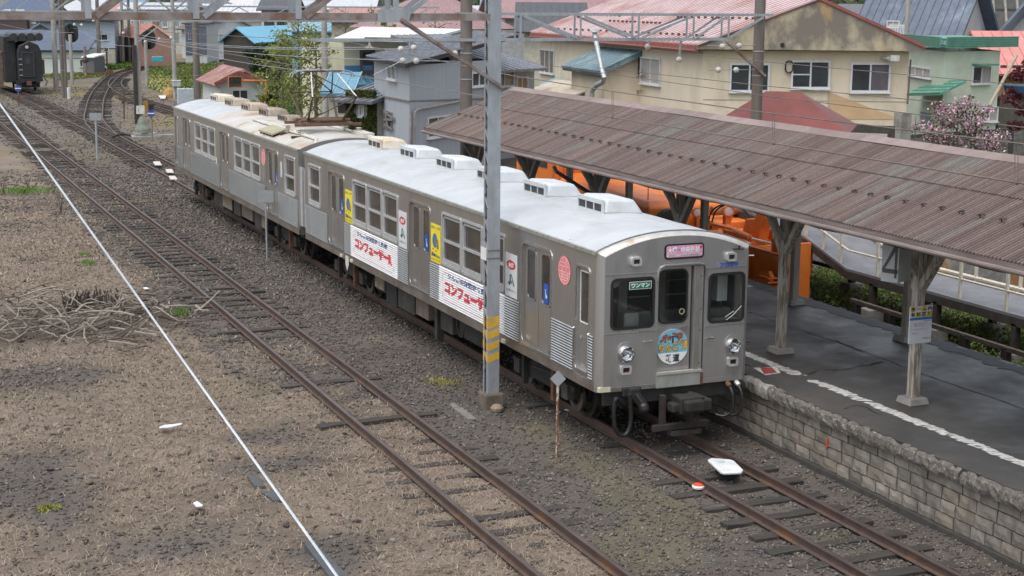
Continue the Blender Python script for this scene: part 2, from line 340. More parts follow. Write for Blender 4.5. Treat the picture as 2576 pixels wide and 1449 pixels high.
# larger stones and grass clumps, uneven
stones('loose_stones', 'scattered larger stones in the dead grass', 1500, (-14, -4.6, -9, 20), (.035, .075), PAL, lambda x, y: fbm(x, y, .8, 99) > .5)
def clump_straw(n, per):
    cx, cy = scatter(n, -14.5, -3, -9, 26); k = in_view(cx, cy) & (grassy(cx, cy) > .42) & (fbm(cx, cy, .7, 123) > .45); cx, cy = cx[k], cy[k]
    x = np.repeat(cx, per)+RNG.normal(0, .09, len(cx)*per); y = np.repeat(cy, per)+RNG.normal(0, .09, len(cx)*per); k = free_of_rails(x, y, .04); x, y = x[k], y[k]; n = len(x); z = ground_z(x, y); a = RNG.uniform(0, 6.28, n); l = RNG.uniform(.08, .24, n); h = RNG.uniform(.02, .13, n); w = .0035
    P = np.stack([np.column_stack([x-np.sin(a)*w, y+np.cos(a)*w, z]), np.column_stack([x+np.sin(a)*w, y-np.cos(a)*w, z]), np.column_stack([x+np.cos(a)*l, y+np.sin(a)*l, z+h])], 1); c = np.array([(.32,.265,.20), (.26,.21,.16), (.20,.16,.125), (.36,.30,.23)])[RNG.integers(0, 4, n)]
    return tag(np_mesh('grass_clumps', P.reshape(-1, 3), np.arange(3*n).reshape(-1, 3), MATS['straw'], np.repeat(c, 3, 0)), 'pale tufts of dead grass standing out of the matted turf', kind='stuff')
clump_straw(650, 40)
straw('sparse_weeds', 'thin yellow green weeds between the ballast stones', 14000, (-3.2, 1.6, -8, 6),
      lambda x, y: RNG.random(len(x)) < np.clip(sum(gauss(x, y, q, rx*1.2, ry*1.2) for q, rx, ry in MOSSP)*.8*fbm(x, y, 2.2, 55), .01, 1), [(.15,.15,.065), (.19,.17,.09), (.13,.125,.06), (.23,.19,.12)], (.03, .08), (.0, .03), .003)
def tuft(name, label, px, py, rx, ry, n, hgt, cols, z=-.19):
    c = gz(px, py, z); x = c.x+RNG.normal(0, rx, n); y = c.y+RNG.normal(0, ry, n); zz = ground_z(x, y)
    a = RNG.uniform(0, 6.28, n); l = RNG.uniform(.4, 1, n)*hgt; w = .012
    V = np.stack([np.column_stack([x-np.sin(a)*w, y+np.cos(a)*w, zz]), np.column_stack([x+np.sin(a)*w, y-np.cos(a)*w, zz]), np.column_stack([x+np.cos(a)*l*.6, y+np.sin(a)*l*.6, zz+l])], 1)
    F = np.arange(3*n).reshape(-1, 3); cols = np.array(cols); cc = cols[RNG.integers(0, len(cols), n)]*RNG.uniform(.7, 1.3, (n, 1))
    return tag(np_mesh(name, V.reshape(-1, 3), F, MATS['straw'], np.repeat(cc, 3, 0)), label, kind='stuff')
GR = [(.10,.20,.03), (.13,.24,.045), (.08,.15,.03)]
tuft('grass_patch', 'bright green weed patch among dead grass at far left', 60, 482, .55, .5, 1500, .13, GR)
tuft('grass_patch', 'small green tuft, upper of two beside the white cable', 212, 640, .09, .14, 160, .1, GR)
tuft('grass_patch', 'small green tuft, lower of two beside the white cable', 222, 666, .09, .14, 200, .12, GR)
tuft('grass_patch', 'green tuft at the right end of the brush pile', 452, 790, .1, .16, 220, .12, GR)
tuft('grass_patch', 'yellow green moss tuft near the bottom left of the yard', 122, 1282, .09, .09, 260, .05, [(.2,.21,.03), (.16,.18,.03)])
tuft('grass_patch', 'pale yellow tuft on ballast between siding and train', 365, 505, .4, .4, 420, .06, [(.24,.22,.08), (.2,.2,.07)])
tuft('grass_patch', 'yellow weed tuft on ballast left of the steel lattice mast', 1115, 962, .16, .2, 420, .07, [(.26,.24,.06), (.2,.2,.06), (.3,.24,.12)])

# ================================================================== TRACKS
PROF = [(-.06,-.15),(.06,-.15),(.06,-.138),(.013,-.12),(.013,-.045),(.034,-.035),(.034,-.006),(.026,0),(-.026,0),(-.034,-.006),(-.034,-.035),(-.013,-.045),(-.013,-.12),(-.06,-.138)]
SLP = []
for k in range(5):
    mb = MB(); n = 9
    rr = random.Random(k)
    for i in range(n-1):
        pass
    vv = []; ff = []
    for i in range(n):
        x = -1.05+2.1*i/(n-1)+(rr.uniform(-.05, .05) if i in (0, n-1) else 0)
        j = lambda: rr.uniform(-.008, .008)
        vv += [(x, -.10+j(), -.14), (x, .10+j(), -.14), (x, .10+j(), 0+j()), (x, -.10+j(), 0+j())]
    for i in range(n-1):
        for q in range(4): ff.append((i*4+q, i*4+(q+1)%4, i*4+4+(q+1)%4, i*4+4+q))
    ff += [(0,1,2,3), (n*4-4, n*4-3, n*4-2, n*4-1)]
    mb.add(vv, ff); o = mb.build('sleeper', sleeperm); SLP.append(o.data); bpy.data.objects.remove(o)
def resample(path, step):
    P = [Vector((q[0], q[1], 0)) for q in path]; d = [0]
    for a, b in zip(P, P[1:]): d.append(d[-1]+(b-a).length)
    out = []; s = 0
    while s <= d[-1]:
        for i in range(len(P)-1):
            if d[i+1] >= s: break
        t = (s-d[i])/max(d[i+1]-d[i], 1e-6)
        p0, p1, p2, p3 = P[max(i-1,0)], P[i], P[i+1], P[min(i+2,len(P)-1)]
        q = .5*((2*p1)+(p2-p0)*t+(2*p0-5*p1+4*p2-p3)*t*t+(3*p1-p0-3*p2+p3)*t**3)
        out.append(q); s += step
    return out
def track(label, path, step=.64, zt=-.148, sl=True, rng=None, name='railway_track', wob=.006):
    pts = resample(path, .5); t = thing(name, (pts[0].x, pts[0].y, -.2), label, 'railway track', 'tracks of the yard')
    N = len(pts)
    for sgn in (-1, 1):
        mb = MB(); vv = []; ff = []; mi = []
        sub = pts[::4]+([pts[-1]] if (N-1) % 4 else [])
        rr = random.Random(int(sgn)+5)
        for i, q in enumerate(sub):
            d = (sub[min(i+1, len(sub)-1)]-sub[max(i-1, 0)]).normalized(); nrm = Vector((d.y, -d.x, 0))
            c = q+nrm*(sgn*.5335+rr.uniform(-wob, wob)); dz = rr.uniform(-.004, .004)
            vv += [c+nrm*a+Vector((0, 0, b+dz)) for a, b in PROF]
        k = len(PROF)
        for i in range(len(sub)-1):
            for j in range(k):
                ff.append((i*k+j, i*k+(j+1) % k, (i+1)*k+(j+1) % k, (i+1)*k+j)); mi.append(1 if j in (6, 7, 8) else 0)
        mb.v = [tuple(q) for q in vv]; mb.f = [list(f) for f in ff]+[list(range(k)), list(range((len(sub)-1)*k, len(sub)*k))]; mb.m = mi+[0, 0]
        mb.build('rail', [rail_m, railtop], t)
    if sl:
        pts2 = resample(path, step); rr = random.Random(3)
        for i, q in enumerate(pts2):
            if rng and not rng(q): continue
            d = (pts2[min(i+1, len(pts2)-1)]-pts2[max(i-1, 0)]).normalized()
            o = bpy.data.objects.new('sleeper', SLP[rr.randrange(5)]); COL.objects.link(o); o.parent = t
            o.location = Vector((q.x, q.y, zt+(rr.uniform(-.012, .006) if rr.random() < (.3 if q.y < 12 and q.x < -2 else .78) else rr.uniform(-.06, -.02))))-t.location
            o.rotation_euler = (rr.uniform(-.02, .02), rr.uniform(-.006, .006), math.atan2(d.y, d.x)-math.pi/2+rr.uniform(-.035, .035)); o.scale = (rr.uniform(.94, 1.05), rr.uniform(.85, 1.15), 1)
    return t
track('disused siding with brown rails half sunk in dry grass at left', [(-3.898, -12), (-3.898, 20), (-3.898, 60), (-3.898, 100)])
track('rusty platform track under the silver train', [(0, -12), (0, 20), (0, 50), (0, 66), (-.35, 76), (-.4, 88), (-.95, 106), (-2.6, 128)], rng=lambda q: not (4 < q.y < 34))
C2 = [(0, 58), (.15, 64), (.9, 73.2), (2.1, 81.7), (4.0, 94.1), (6.5, 108.3), (9.7, 124.6), (12.4, 135.3), (15.3, 143.3), (18.2, 148.5), (23.7, 157), (30, 164), (40, 172)]
track('curved main line bending right past the houses in the distance', C2, .7)
track('track branching from the curve to behind the train', [(10.2, 124), (8.3, 114), (7.2, 104), (6.6, 92), (6.95, 81), (7.6, 66), (8.2, 50), (8.2, 20), (8.2, -12)], .7, rng=lambda q: q.y > 38)

# ================================================================== PLATFORM
PZ = .86
plat = thing('platform', (1.7, 0, -.2), 'dark asphalt island platform with worn white edge line', None, kind='structure')
mb = MB(); mb.mm(1.88, 6.62, -16, 34, .3, PZ); mb.mm(1.78, 6.5, -16, 34, -.3, .3); mb.build('deck', asph, plat)
blockm = [M('wall_block_%d' % k, c, tuple(x*.72 for x in c), 5, .92, 0, .6, 45, c3=(.085,.08,.072), s3=1.5, r3=(.54,.74), st3=(1,1.6,.45)) for k, c in enumerate([(.25,.228,.192), (.215,.195,.165), (.225,.196,.157), (.185,.169,.144), (.275,.25,.212)])]
copm = M('coping_aggregate', (.15,.138,.122), (.085,.077,.068), 14, .95, 0, .9, 60, c3=(.26,.235,.205), s3=22, r3=(.56,.63))
mortar = M('mortar', (.06,.056,.05), (.04,.037,.033), 8, .95, 0, .4, 60)
mb = MB(); mb.mm(1.745, 1.785, -16, 4, -.3, .66); mb.mm(1.66, 1.78, -16, 6, -.3, -.115); mb.build('wall_backing', mortar, plat)
mb = MB(); mb.mm(1.72, 1.785, 4, 34, -.3, .66); mb.build('wall_rear', blockm[1], plat)
BL = []
for k in range(8):
    rr = random.Random(40+k); mb = MB(); w, h = .348, .176; n = 4; j = lambda s: rr.uniform(-s, s)
    vv = []; 
    for a in range(n):
        for b in range(3):
            e = (a in (0, n-1)) or (b in (0, 2))
            vv.append((-(.0 if e else .012)+j(.006), -w/2+w*a/(n-1)+j(.005), -h/2+h*b/2+j(.005)))
    ff = [(a*3+b, (a+1)*3+b, (a+1)*3+b+1, a*3+b+1) for a in range(n-1) for b in range(2)]
    rim = [a*3 for a in range(n)]+[(n-1)*3+1, (n-1)*3+2]+[a*3+2 for a in range(n-2, -1, -1)]+[1]
    o0 = len(vv); vv += [(.06, vv[i][1], vv[i][2]) for i in rim]
    for i in range(len(rim)): ff.append((rim[i], rim[(i+1) % len(rim)], o0+(i+1) % len(rim), o0+i))
    mb.add(vv, ff)
    for m in blockm:
        o = mb.build('wall_block', m); BL.append(o.data); bpy.data.objects.remove(o)
rr = random.Random(9)
for c in range(4):
    y = -9.9+(.18 if c % 2 else 0)
    while y < 4:
        w = .355*rr.uniform(.82, 1.2)
        o = bpy.data.objects.new('wall_block', rr.choice(BL)); COL.objects.link(o); o.parent = plat
        o.location = Vector((1.732+rr.uniform(-.012, .006), y+w/2, -.02+c*.191))-plat.location; o.scale = (1, w/.365, rr.uniform(.96, 1.0)); o.rotation_euler = (rr.uniform(-.01, .01), 0, rr.uniform(-.01, .01)); y += w+.008
y = -10.2
while y < 6:
    L = rr.uniform(.95, 1.45); mb = MB(); n = 14; vv = []; ff = []
    for i in range(n):
        yy = y+.012+(L-.024)*i/(n-1); j = lambda s: rr.uniform(-s, s)
        ch = .035 if rr.random() < .25 else 0
        pf = [(1.92, .63), (1.63+j(.012), .635+j(.012)), (1.605+j(.018)+ch*.5, .70+j(.02)), (1.61+j(.018)+ch, .80+j(.015)-ch*.5), (1.66+j(.02)+ch, .848+j(.008)-ch*.3), (1.79+j(.02), PZ-.004+j(.006)), (1.92, PZ-.008)]
        vv += [(a, yy, b) for a, b in pf]
    k = 7
    for i in range(n-1):
        for q in range(k): ff.append((i*k+q, i*k+(q+1) % k, (i+1)*k+(q+1) % k, (i+1)*k+q))
    ff += [tuple(range(k)), tuple(range((n-1)*k, n*k))]
    mb.add(vv, ff)
    mb.build('coping_stone', conc if -0.7 < y < .9 else copm, plat, smooth=False); y += L
mb = MB(); mb.mm(1.61, 1.9, y, 34, .63, PZ-.004); mb.build('coping_rear', conc, plat)
vv = []; yy = -16.
while yy < 33:                                             # asphalt skin run out over the coping, ragged at its edge
    e = 1.675+rr.uniform(-.022, .03)+(.05 if rr.random() < .07 else 0)+(.07 if -.7 < yy < .9 else 0); vv += [(e, yy, PZ+.0008), (1.9, yy, PZ+.0012), (e+.004, yy, PZ-.03)]; yy += .09 if yy < 6 else .8
mb = MB(); mb.add(vv, [(3*i, 3*i+1, 3*i+4, 3*i+3) for i in range(len(vv)//3-1)]+[(3*i, 3*i+3, 3*i+5, 3*i+2) for i in range(len(vv)//3-1)]); mb.build('asphalt_edge', asph, plat)
# worn white line: broken strokes of paint
linew = M('worn_white_paint', (.60,.60,.58), (.42,.42,.41), 16, .8, 0, 0, 60, ramp=(.5,.62))
mb = MB(); y = 4.0
while y > -10:
    if not (-.15 < y < .25 or -1.75 < y < -1.68):
        L = rr.uniform(.05, .10); w = rr.uniform(.085, .125); s = rr.uniform(.03, .10); x = 2.555+rr.uniform(-.02, .02)-.01*y*.4
        pts = [(x-w, y+s), (x-w*.3, y+s+rr.uniform(-.01, .02)), (x+w, y-s+rr.uniform(0, .02)), (x+w*rr.uniform(.7, 1.1), y-L-s), (x, y-L+rr.uniform(-.01, .01)), (x-w*rr.uniform(.8, 1.1), y-L+s)]
        mb.poly([(a, b, PZ+.004) for a, b in pts]); y -= L+rr.uniform(.015, .05)
    else: y -= .05
mb.build('edge_line', linew, plat)
def ribbon(pts, w, z, name, mat, parent, seed=1, jag=.5):
    rr = random.Random(seed); mb = MB(); P = []
    for a, b in zip(pts, pts[1:]):
        n = max(2, int((b-a).length/.12))
        P += [a.lerp(b, i/n) for i in range(n)]
    P.append(pts[-1]); vv = []
    for i, q in enumerate(P):
        d = (P[min(i+1, len(P)-1)]-P[max(i-1, 0)]); d.z = 0; d.normalize(); nr = Vector((d.y, -d.x, 0)); o = nr*rr.uniform(-1, 1)*w*jag*1.5; ww = w*rr.uniform(1-jag, 1+jag)*.5
        vv += [(q+o+nr*ww).to_tuple()[:2]+(z,), (q+o-nr*ww).to_tuple()[:2]+(z,)]
    mb.add(vv, [(2*i, 2*i+1, 2*i+3, 2*i+2) for i in range(len(P)-1)]); return mb.build(name, mat, parent)
def rc(x, y): return ((2900+x*.78285)/1.5652, (1134+y*.78261)/1.5652)
crackm = M('crack', (.012,.012,.012), (.025,.024,.022), 9, .9); seam = M('seam_grit', (.12,.115,.105), (.05,.048,.045), 12, .9)
def pl(l): return [gz(*rc(*q), PZ) for q in l]
ribbon(pl([(70,120),(250,190),(520,275),(640,318),(760,365)]), .02, PZ+.004, 'joint', seam, plat, 2)
ribbon(pl([(500,268),(540,285),(640,322)]), .03, PZ+.0075, 'crack', crackm, plat, 3)
ribbon(pl([(760,365),(900,420),(1100,490),(1280,550),(1446,610)]), .022, PZ+.004, 'crack', crackm, plat, 4)
ribbon(pl([(740,374),(640,392),(560,410),(420,415),(330,440)]), .03, PZ+.011, 'crack', crackm, plat, 5, .8)
ribbon(pl([(540,607),(600,592),(650,600),(720,640)]), .018, PZ+.004, 'crack', crackm, plat, 6, .8)
ribbon([Vector((6.38, 33, 0)), Vector((6.38, 8, 0)), Vector((6.40, 3, 0)), Vector((6.36, -3, 0)), Vector((6.4, -14, 0))], .42, PZ+.006, 'asphalt_patch', asphd, plat, 7, .15)
redp = M('red_paint', (.36,.05,.05), (.25,.05,.05), 9, .8)
q4 = [gz(*rc(*q), PZ+.0) for q in [(118,402),(178,402),(205,428),(140,436)]]; mb = MB(); mb.poly([(q.x, q.y, PZ+.009) for q in q4]); mb.build('stop_mark', redp, plat)
q4 = [gz(*rc(*q), PZ) for q in [(82,403),(200,398),(222,428),(146,440)]]; mb = MB(); mb.poly([(q.x, q.y, PZ+.0055) for q in q4]); mb.build('stop_mark_border', linew, plat)
TS = bpy.data.scenes.new('lettering_bench')
def txt(body, size, name, mat, parent, o, ux, uy, ext=.0, bold=0., align='CENTER', fit=None, after=None):
    """lettering: text mesh laid on the plane through o spanned by ux, uy; fit=(w,h) scales it to that size"""
    cu = bpy.data.curves.new(name, 'FONT'); cu.body = body; cu.size = size; cu.align_x = align; cu.align_y = 'CENTER'; cu.offset = bold; cu.extrude = 0; cu.resolution_u = 2
    ob = bpy.data.objects.new(name, cu); TS.collection.objects.link(ob); 
    with bpy.context.temp_override(scene=TS, view_layer=TS.view_layers[0]):
        me = bpy.data.meshes.new_from_object(ob.evaluated_get(bpy.context.evaluated_depsgraph_get()))
    bpy.data.objects.remove(ob); bpy.data.curves.remove(cu)
    co = np.zeros(len(me.vertices)*3, np.float32); me.vertices.foreach_get('co', co); co = co.reshape(-1, 3)
    if fit is not None and len(co):
        mn, mx = co.min(0), co.max(0); c = (mn+mx)/2; s = (mx-mn); s[s == 0] = 1
        co[:, 0] = (co[:, 0]-c[0])*fit[0]/s[0]; co[:, 1] = (co[:, 1]-c[1])*fit[1]/s[1]
    o, ux, uy = np.array(o, float), np.array(ux, float), np.array(uy, float)
    P = o+co[:, :1]*ux+co[:, 1:2]*uy
    if after is not None: P = after(P)
    me.vertices.foreach_set('co', P.astype(np.float32).ravel()); me.update(); me.materials.clear(); me.materials.append(mat); me.name = name
    ob = bpy.data.objects.new(name, me); COL.objects.link(ob)
    if parent is not None: child(ob, parent)
    return ob
mb = MB(); a = gx(*rc(456,758), 1.7); b = gx(*rc(456,800), 1.7); mb.mm(1.703, 1.706, a.y-.025, a.y+.025, b.z, a.z); mb.build('wall_mark', M('red_mark', (.62,.04,.03), None, 9, .7), plat)
a = gx(*rc(537,690), 1.7); mb = MB(); mb.mm(1.702, 1.705, a.y-.075, a.y+.03, a.z-.07, a.z+.07); mb.build('number_patch', M('slate', (.07,.075,.08), None, 9, .8), plat)
mb = MB(); mb.mm(1.700, 1.7035, a.y+.035, a.y+.06, a.z-.09, a.z+.09); mb.build('chalk_mark', linew, plat)
txt('3', .12, 'lettering', linew, plat, (1.7, a.y-.03, a.z), (0,-1,0), (0,0,1), fit=(.045, .08))
# ================================================================== CANOPY
can = thing('platform_canopy', (4.58, 4, PZ), 'long timber platform canopy with rust brown corrugated roof', 'canopy')
PY = [-9.75, -5.88, -2.03, 1.84, 5.70, 9.55, 13.4, 17.0]
E0, EZ, R0, RZ, E1 = 2.0, 3.775, 4.58, 4.76, 7.16
SL = (RZ-EZ)/(R0-E0)
def roofz(X): return EZ+SL*(X-E0) if X <= R0 else RZ-SL*(X-R0)
for X in (3.2, 5.97):
    for k, Y in enumerate(PY):
        m = woodw if (X < 4 and Y < 3) else woodp
        mb = MB(); mb.mm(X-.075, X+.075, Y-.075, Y+.075, PZ+.09, roofz(X)-.12); p = mb.build('post', m, can, bevel=.008)
        mb = MB(); mb.add([(X+a*s, Y+b*s, z) for z, s in ((PZ+.002, .19), (PZ+.11, .165)) for a, b in ((-1,-1),(1,-1),(1,1),(-1,1))], [(0,3,2,1),(4,5,6,7),(0,1,5,4),(1,2,6,5),(2,3,7,6),(3,0,4,7)]); mb.build('post_base', conc, p, bevel=.012)
        for s in (-1, 1):
            mb = MB(); mb.bar((X, Y+s*.06, 2.72), (X, Y+s*.80, 3.74 if X < 4 else 3.74), .11, .13, up=(1,0,0)); mb.build('brace', m if X < 4 else woodp, can, bevel=.006)
            mb = MB(); mb.bar((X+s*.06, Y, 2.95), (X+s*.62, Y, roofz(X+s*.62)-.17), .10, .12, up=(0,1,0)); mb.build('brace', woodp, can, bevel=.006)
    mb = MB(); mb.mm(X-.07, X+.07, -13, 17.6, roofz(X)-.30, roofz(X)-.14); mb.build('purlin', woodp, can)
for Y in PY:
    mb = MB(); mb.mm(2.1, 7.05, Y-.06, Y+.06, 3.58, 3.72); mb.build('tie_beam', woodp, can)
    mb = MB(); mb.bar((2.08, Y+.13, EZ-.09), (4.56, Y+.13, RZ-.12), .09, .12); mb.bar((7.08, Y+.13, EZ-.09), (4.6, Y+.13, RZ-.12), .09, .12); mb.build('rafter', woodp, can)
mb = MB()
for X in (2.5, 3.9, 5.2, 6.6): mb.mm(X-.035, X+.035, -13, 17.6, roofz(X)-.09, roofz(X)-.025)
mb.build('battens', woodd, can)
corr = M('corrugated_roof', (.235,.20,.19), (.165,.125,.118), 9, .7, .1, .15, 60, (.35,2.4,.35), (.36,.64), c3=(.235,.275,.265), s3=3.2, r3=(.56,.68), st3=(.28,1.6,.28))
def corr_strip(xa, xb, lift, y0=-13, y1=17.75, pitch=.076, amp=.013):
    n = int((y1-y0)/pitch)*6; mb = MB(); vv = []; cc = []; xsn = 14; rr_ = random.Random(int(xa*100)); tone = [rr_.random() for _ in range(n//6+2)]
    for j in range(xsn):
        X = xa+(xb-xa)*j/(xsn-1)
        for i in range(n+1):
            y = y0+(y1-y0)*i/n; z = roofz(X)+lift+amp*math.cos(2*math.pi*i/6)+.006*math.sin(y*.9+X)
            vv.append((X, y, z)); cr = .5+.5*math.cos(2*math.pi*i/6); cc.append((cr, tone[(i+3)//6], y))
    ff = [(j*(n+1)+i, j*(n+1)+i+1, (j+1)*(n+1)+i+1, (j+1)*(n+1)+i) for j in range(xsn-1) for i in range(n)]
    mb.add(vv, ff); A = np.array(vv); cr = np.array([q[0] for q in cc])[:, None]; tn = np.array([q[1] for q in cc])[:, None]
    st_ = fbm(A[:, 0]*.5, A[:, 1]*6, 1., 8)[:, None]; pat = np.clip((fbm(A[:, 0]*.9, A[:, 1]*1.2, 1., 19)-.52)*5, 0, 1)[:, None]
    rust = np.array([.052,.032,.029])*(.75+.5*tn); crest = np.array([.148,.118,.108])*(.78+.44*tn); teal = np.array([.145,.172,.16])  # rust brown valleys painted darker than crests, standing in for corrugation shading
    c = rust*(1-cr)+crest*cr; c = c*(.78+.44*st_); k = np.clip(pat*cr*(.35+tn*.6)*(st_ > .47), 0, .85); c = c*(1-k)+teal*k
    class O:
        def build(s, name, mat, parent, **kw):
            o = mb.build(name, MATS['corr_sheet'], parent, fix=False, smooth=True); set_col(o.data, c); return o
    return O()
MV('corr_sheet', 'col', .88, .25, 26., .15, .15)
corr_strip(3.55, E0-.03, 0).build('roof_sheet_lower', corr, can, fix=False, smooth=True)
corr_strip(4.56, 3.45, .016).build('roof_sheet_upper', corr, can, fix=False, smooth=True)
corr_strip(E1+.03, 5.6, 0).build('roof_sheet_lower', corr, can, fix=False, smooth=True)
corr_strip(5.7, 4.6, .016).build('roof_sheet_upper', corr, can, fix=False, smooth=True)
fasc = M('fascia', (.20,.165,.15), (.14,.11,.10), 4, .8, 0, .1, 50, (3,.4,3))
mb = MB(); mb.mm(E0-.02, E0+.02, -13, 17.7, EZ-.145, EZ-.02); mb.build('fascia', fasc, can)
mb = MB(); mb.mm(E1-.02, E1+.02, -13, 17.7, EZ-.145, EZ-.02); mb.build('fascia', fasc, can)
mb = MB(); mb.tube([(E0-.075, -13, EZ-.125), (E0-.075, 17.7, EZ-.125)], .038, 8); mb.build('gutter', fasc, can, smooth=True)
mb = MB(); mb.add([(E0-.02, 17.72, EZ-.03), (R0, 17.72, RZ-.03), (E1+.02, 17.72, EZ-.03), (E1+.02, 17.72, EZ-.15), (R0, 17.72, RZ-.17), (E0-.02, 17.72, EZ-.15)], [(0,1,4,5), (1,2,3,4)]); mb.build('barge_board', fasc, can)
ridgem = [M('ridge_cap_%d' % k, c, None, 3, .6, .1) for k, c in enumerate([(.24,.185,.17), (.27,.21,.195), (.215,.165,.15), (.26,.28,.265)])]
y = -13; k = 0
while y < 17.7:
    L = min(1.82, 17.75-y); mb = MB(); w = .19
    vv = [(R0+s*w, yy, RZ-SL*w+.028+.004*(k % 2)) for yy in (y, y+L) for s in (-1, 1)]+[(R0, yy, RZ+.05+.004*(k % 2)) for yy in (y, y+L)]
    mb.add(vv, [(0,4,5,2), (4,1,3,5)]); mb.build('ridge_cap', ridgem[3] if y < -8 else ridgem[k % 3], can); y += 1.8; k += 1
# snow guards
mb = MB(); mb.bar((0,-.06,.0), (0,-.02,.075), .02, .02); mb.bar((0,-.02,.075), (0,.03,.07), .05, .02); mb.bar((0,.03,.07), (0,.07,0), .02, .02); mb.bar((-.06,.03,.07), (.07,-.015,.03), .02, .025)
sg = mb.build('snow_guard', M('guard_iron', (.06,.048,.044), (.10,.065,.055), 9, .8)); sgd = sg.data; bpy.data.objects.remove(sg)
y = -9.8
while y < 17.4:
    o = bpy.data.objects.new('snow_guard', sgd); COL.objects.link(o); o.parent = can
    o.location = Vector((2.82, y, roofz(2.82)+.01))-can.location; o.rotation_euler = (0, -math.atan(SL), rr.uniform(-.35, .35)); o.scale = (.8, .8, rr.uniform(.65, .85)); y += .45+rr.uniform(-.02, .02)
mb = MB(); mb.tube([gx(1393,418,2.05), gx(1400,432,2.1), gx(1498,495,3.0), Vector((3.06, 7.0, 2.6))], .045, 8); mb.build('downpipe', M('pipe_dark', (.03,.03,.035), (.05,.05,.055), 5, .5), can, smooth=True)
wirem = M('wire', (.17,.14,.12), (.12,.10,.09), 5, .6)
blackw = M('black_wire', (.02,.02,.02), None, 5, .6)
mb = MB(); pth = []
for i in range(120):
    yy = 15-i*.2; pth.append((2.12, yy, EZ-.17-.05*abs(math.sin(yy*1.6))))
mb.tube(pth, .009, 5); mb.build('festoon_cable', blackw, can)
# hanging "4" board (folded plate) and notice board
def dep(P): return (Vector(P)-CP).dot(FW)
d0 = dep((3.1, -2.03, 3))
sgn4 = thing('platform_sign', at(2262, 640, d0-.35), 'folded grey hanging board with a dark number 4', 'sign')
A_, B_, C_ = [(at(px, 640, dd)) for px, dd in ((2219, d0-.35), (2262, d0-.55), (2294, d0-.25))]
zt = at(2240, 597, d0-.4).z; zb = at(2240, 710, d0-.4).z
def vplate(mb, a, b, z0, z1, th=.012):
    d = (b-a); d.z = 0; n = Vector((d.y, -d.x, 0)).normalized()*th; mb.slab([(a.x,a.y,z0), (b.x,b.y,z0), (b.x,b.y,z1), (a.x,a.y,z1)], -n)
mb = MB(); vplate(mb, A_, B_, zb, zt); mb.build('panel', grey4, sgn4); mb = MB(); vplate(mb, B_, C_, zb, zt); mb.build('panel', grey4, sgn4)
mb = MB(); mb.bar((A_.x, A_.y, zt+.012), (C_.x+.25, C_.y+.1, zt+.02), .03, .025); mb.build('hanger', fasc, sgn4)
u4 = (B_-A_); u4.z = 0; w4 = u4.length; u4.normalize(); n4 = Vector((u4.y, -u4.x, 0)); dk = M('dark_number', (.035,.05,.045), (.06,.07,.065), 5, .6)
mc = (A_+B_)/2; 
def s4(a, b): q = mc+u4*a*w4+n4*.006; return (q.x, q.y, zb+(zt-zb)*b)
mb = MB(); mb.poly([s4(.28,.10), s4(.42,.10), s4(.42,.90), s4(.28,.86)]); mb.poly([s4(-.44,.30), s4(-.44,.20), s4(.46,.20), s4(.46,.30)]); mb.poly([s4(-.44,.302), s4(-.28,.302), s4(.277,.70), s4(.277,.88)]); mb.build('number', dk, sgn4)
nb = thing('notice_board', gy(2313, 860, -2.16), 'white notice board with yellow squares and blue band on platform post', 'sign')
pa, pb = gy(2285, 866, -2.16), gy(2341, 862, -2.16); pc = gy(2340, 768, -2.16); W_, H_ = pb.x-pa.x, pc.z-pa.z; X0, Z0 = pa.x, pa.z
mb = MB(); mb.mm(X0, X0+W_, -2.16, -2.145, Z0, Z0+H_); mb.build('board', M('board_white', (.62,.65,.68), (.56,.59,.62), 4, .4), nb)
mb = MB()
for i, j in ((0,0), (2,0), (1,1), (3,1)): mb.mm(X0+W_*(i/4+.005), X0+W_*((i+1)/4-.005), -2.1635, -2.161, Z0+H_*(1-.145*(j+1)), Z0+H_*(1-.145*j-.005))
mb.build('yellow_squares', M('board_yellow', (.70,.56,.10), None, 4, .4), nb)
mb = MB(); mb.mm(X0, X0+W_, -2.1635, -2.161, Z0+H_*.63, Z0+H_*.70); mb.build('blue_band', M('board_blue', (.03,.20,.50), None, 4, .4), nb)
inkk = M('ink', (.03,.03,.045), None, 5, .5); inkr = M('ink_red', (.5,.05,.05), None, 5, .5); inkb = M('ink_blue', (.08,.25,.5), None, 5, .5)
for j, s in enumerate(('ホーム内', '有料区域')):
    for i, ch in enumerate(s): txt(ch, .1, 'lettering', inkk, nb, (X0+W_*(i+.5)/4, -2.168, Z0+H_*(1-.145*j-.073)), (1,0,0), (0,0,1), bold=.003, fit=(W_*.19, H_*.115 if ch != 'ー' else .012))
for s, f, x, w, m in (('お知らせ', .60, .78, .3, inkk), ('乗車券・入場券をお求め下さい', .535, .5, .6, inkr), ('係員不在の場合は', .48, .45, .5, inkr), ('きっぷは車内でお買い求め下さい', .38, .45, .75, inkb), ('ご協力願います', .27, .25, .3, inkk), ('弘南鉄道', .13, .78, .36, inkk)):
    txt(s, .05, 'lettering', m, nb, (X0+W_*x, -2.165, Z0+H_*f), (1,0,0), (0,0,1), fit=(W_*w, .022))
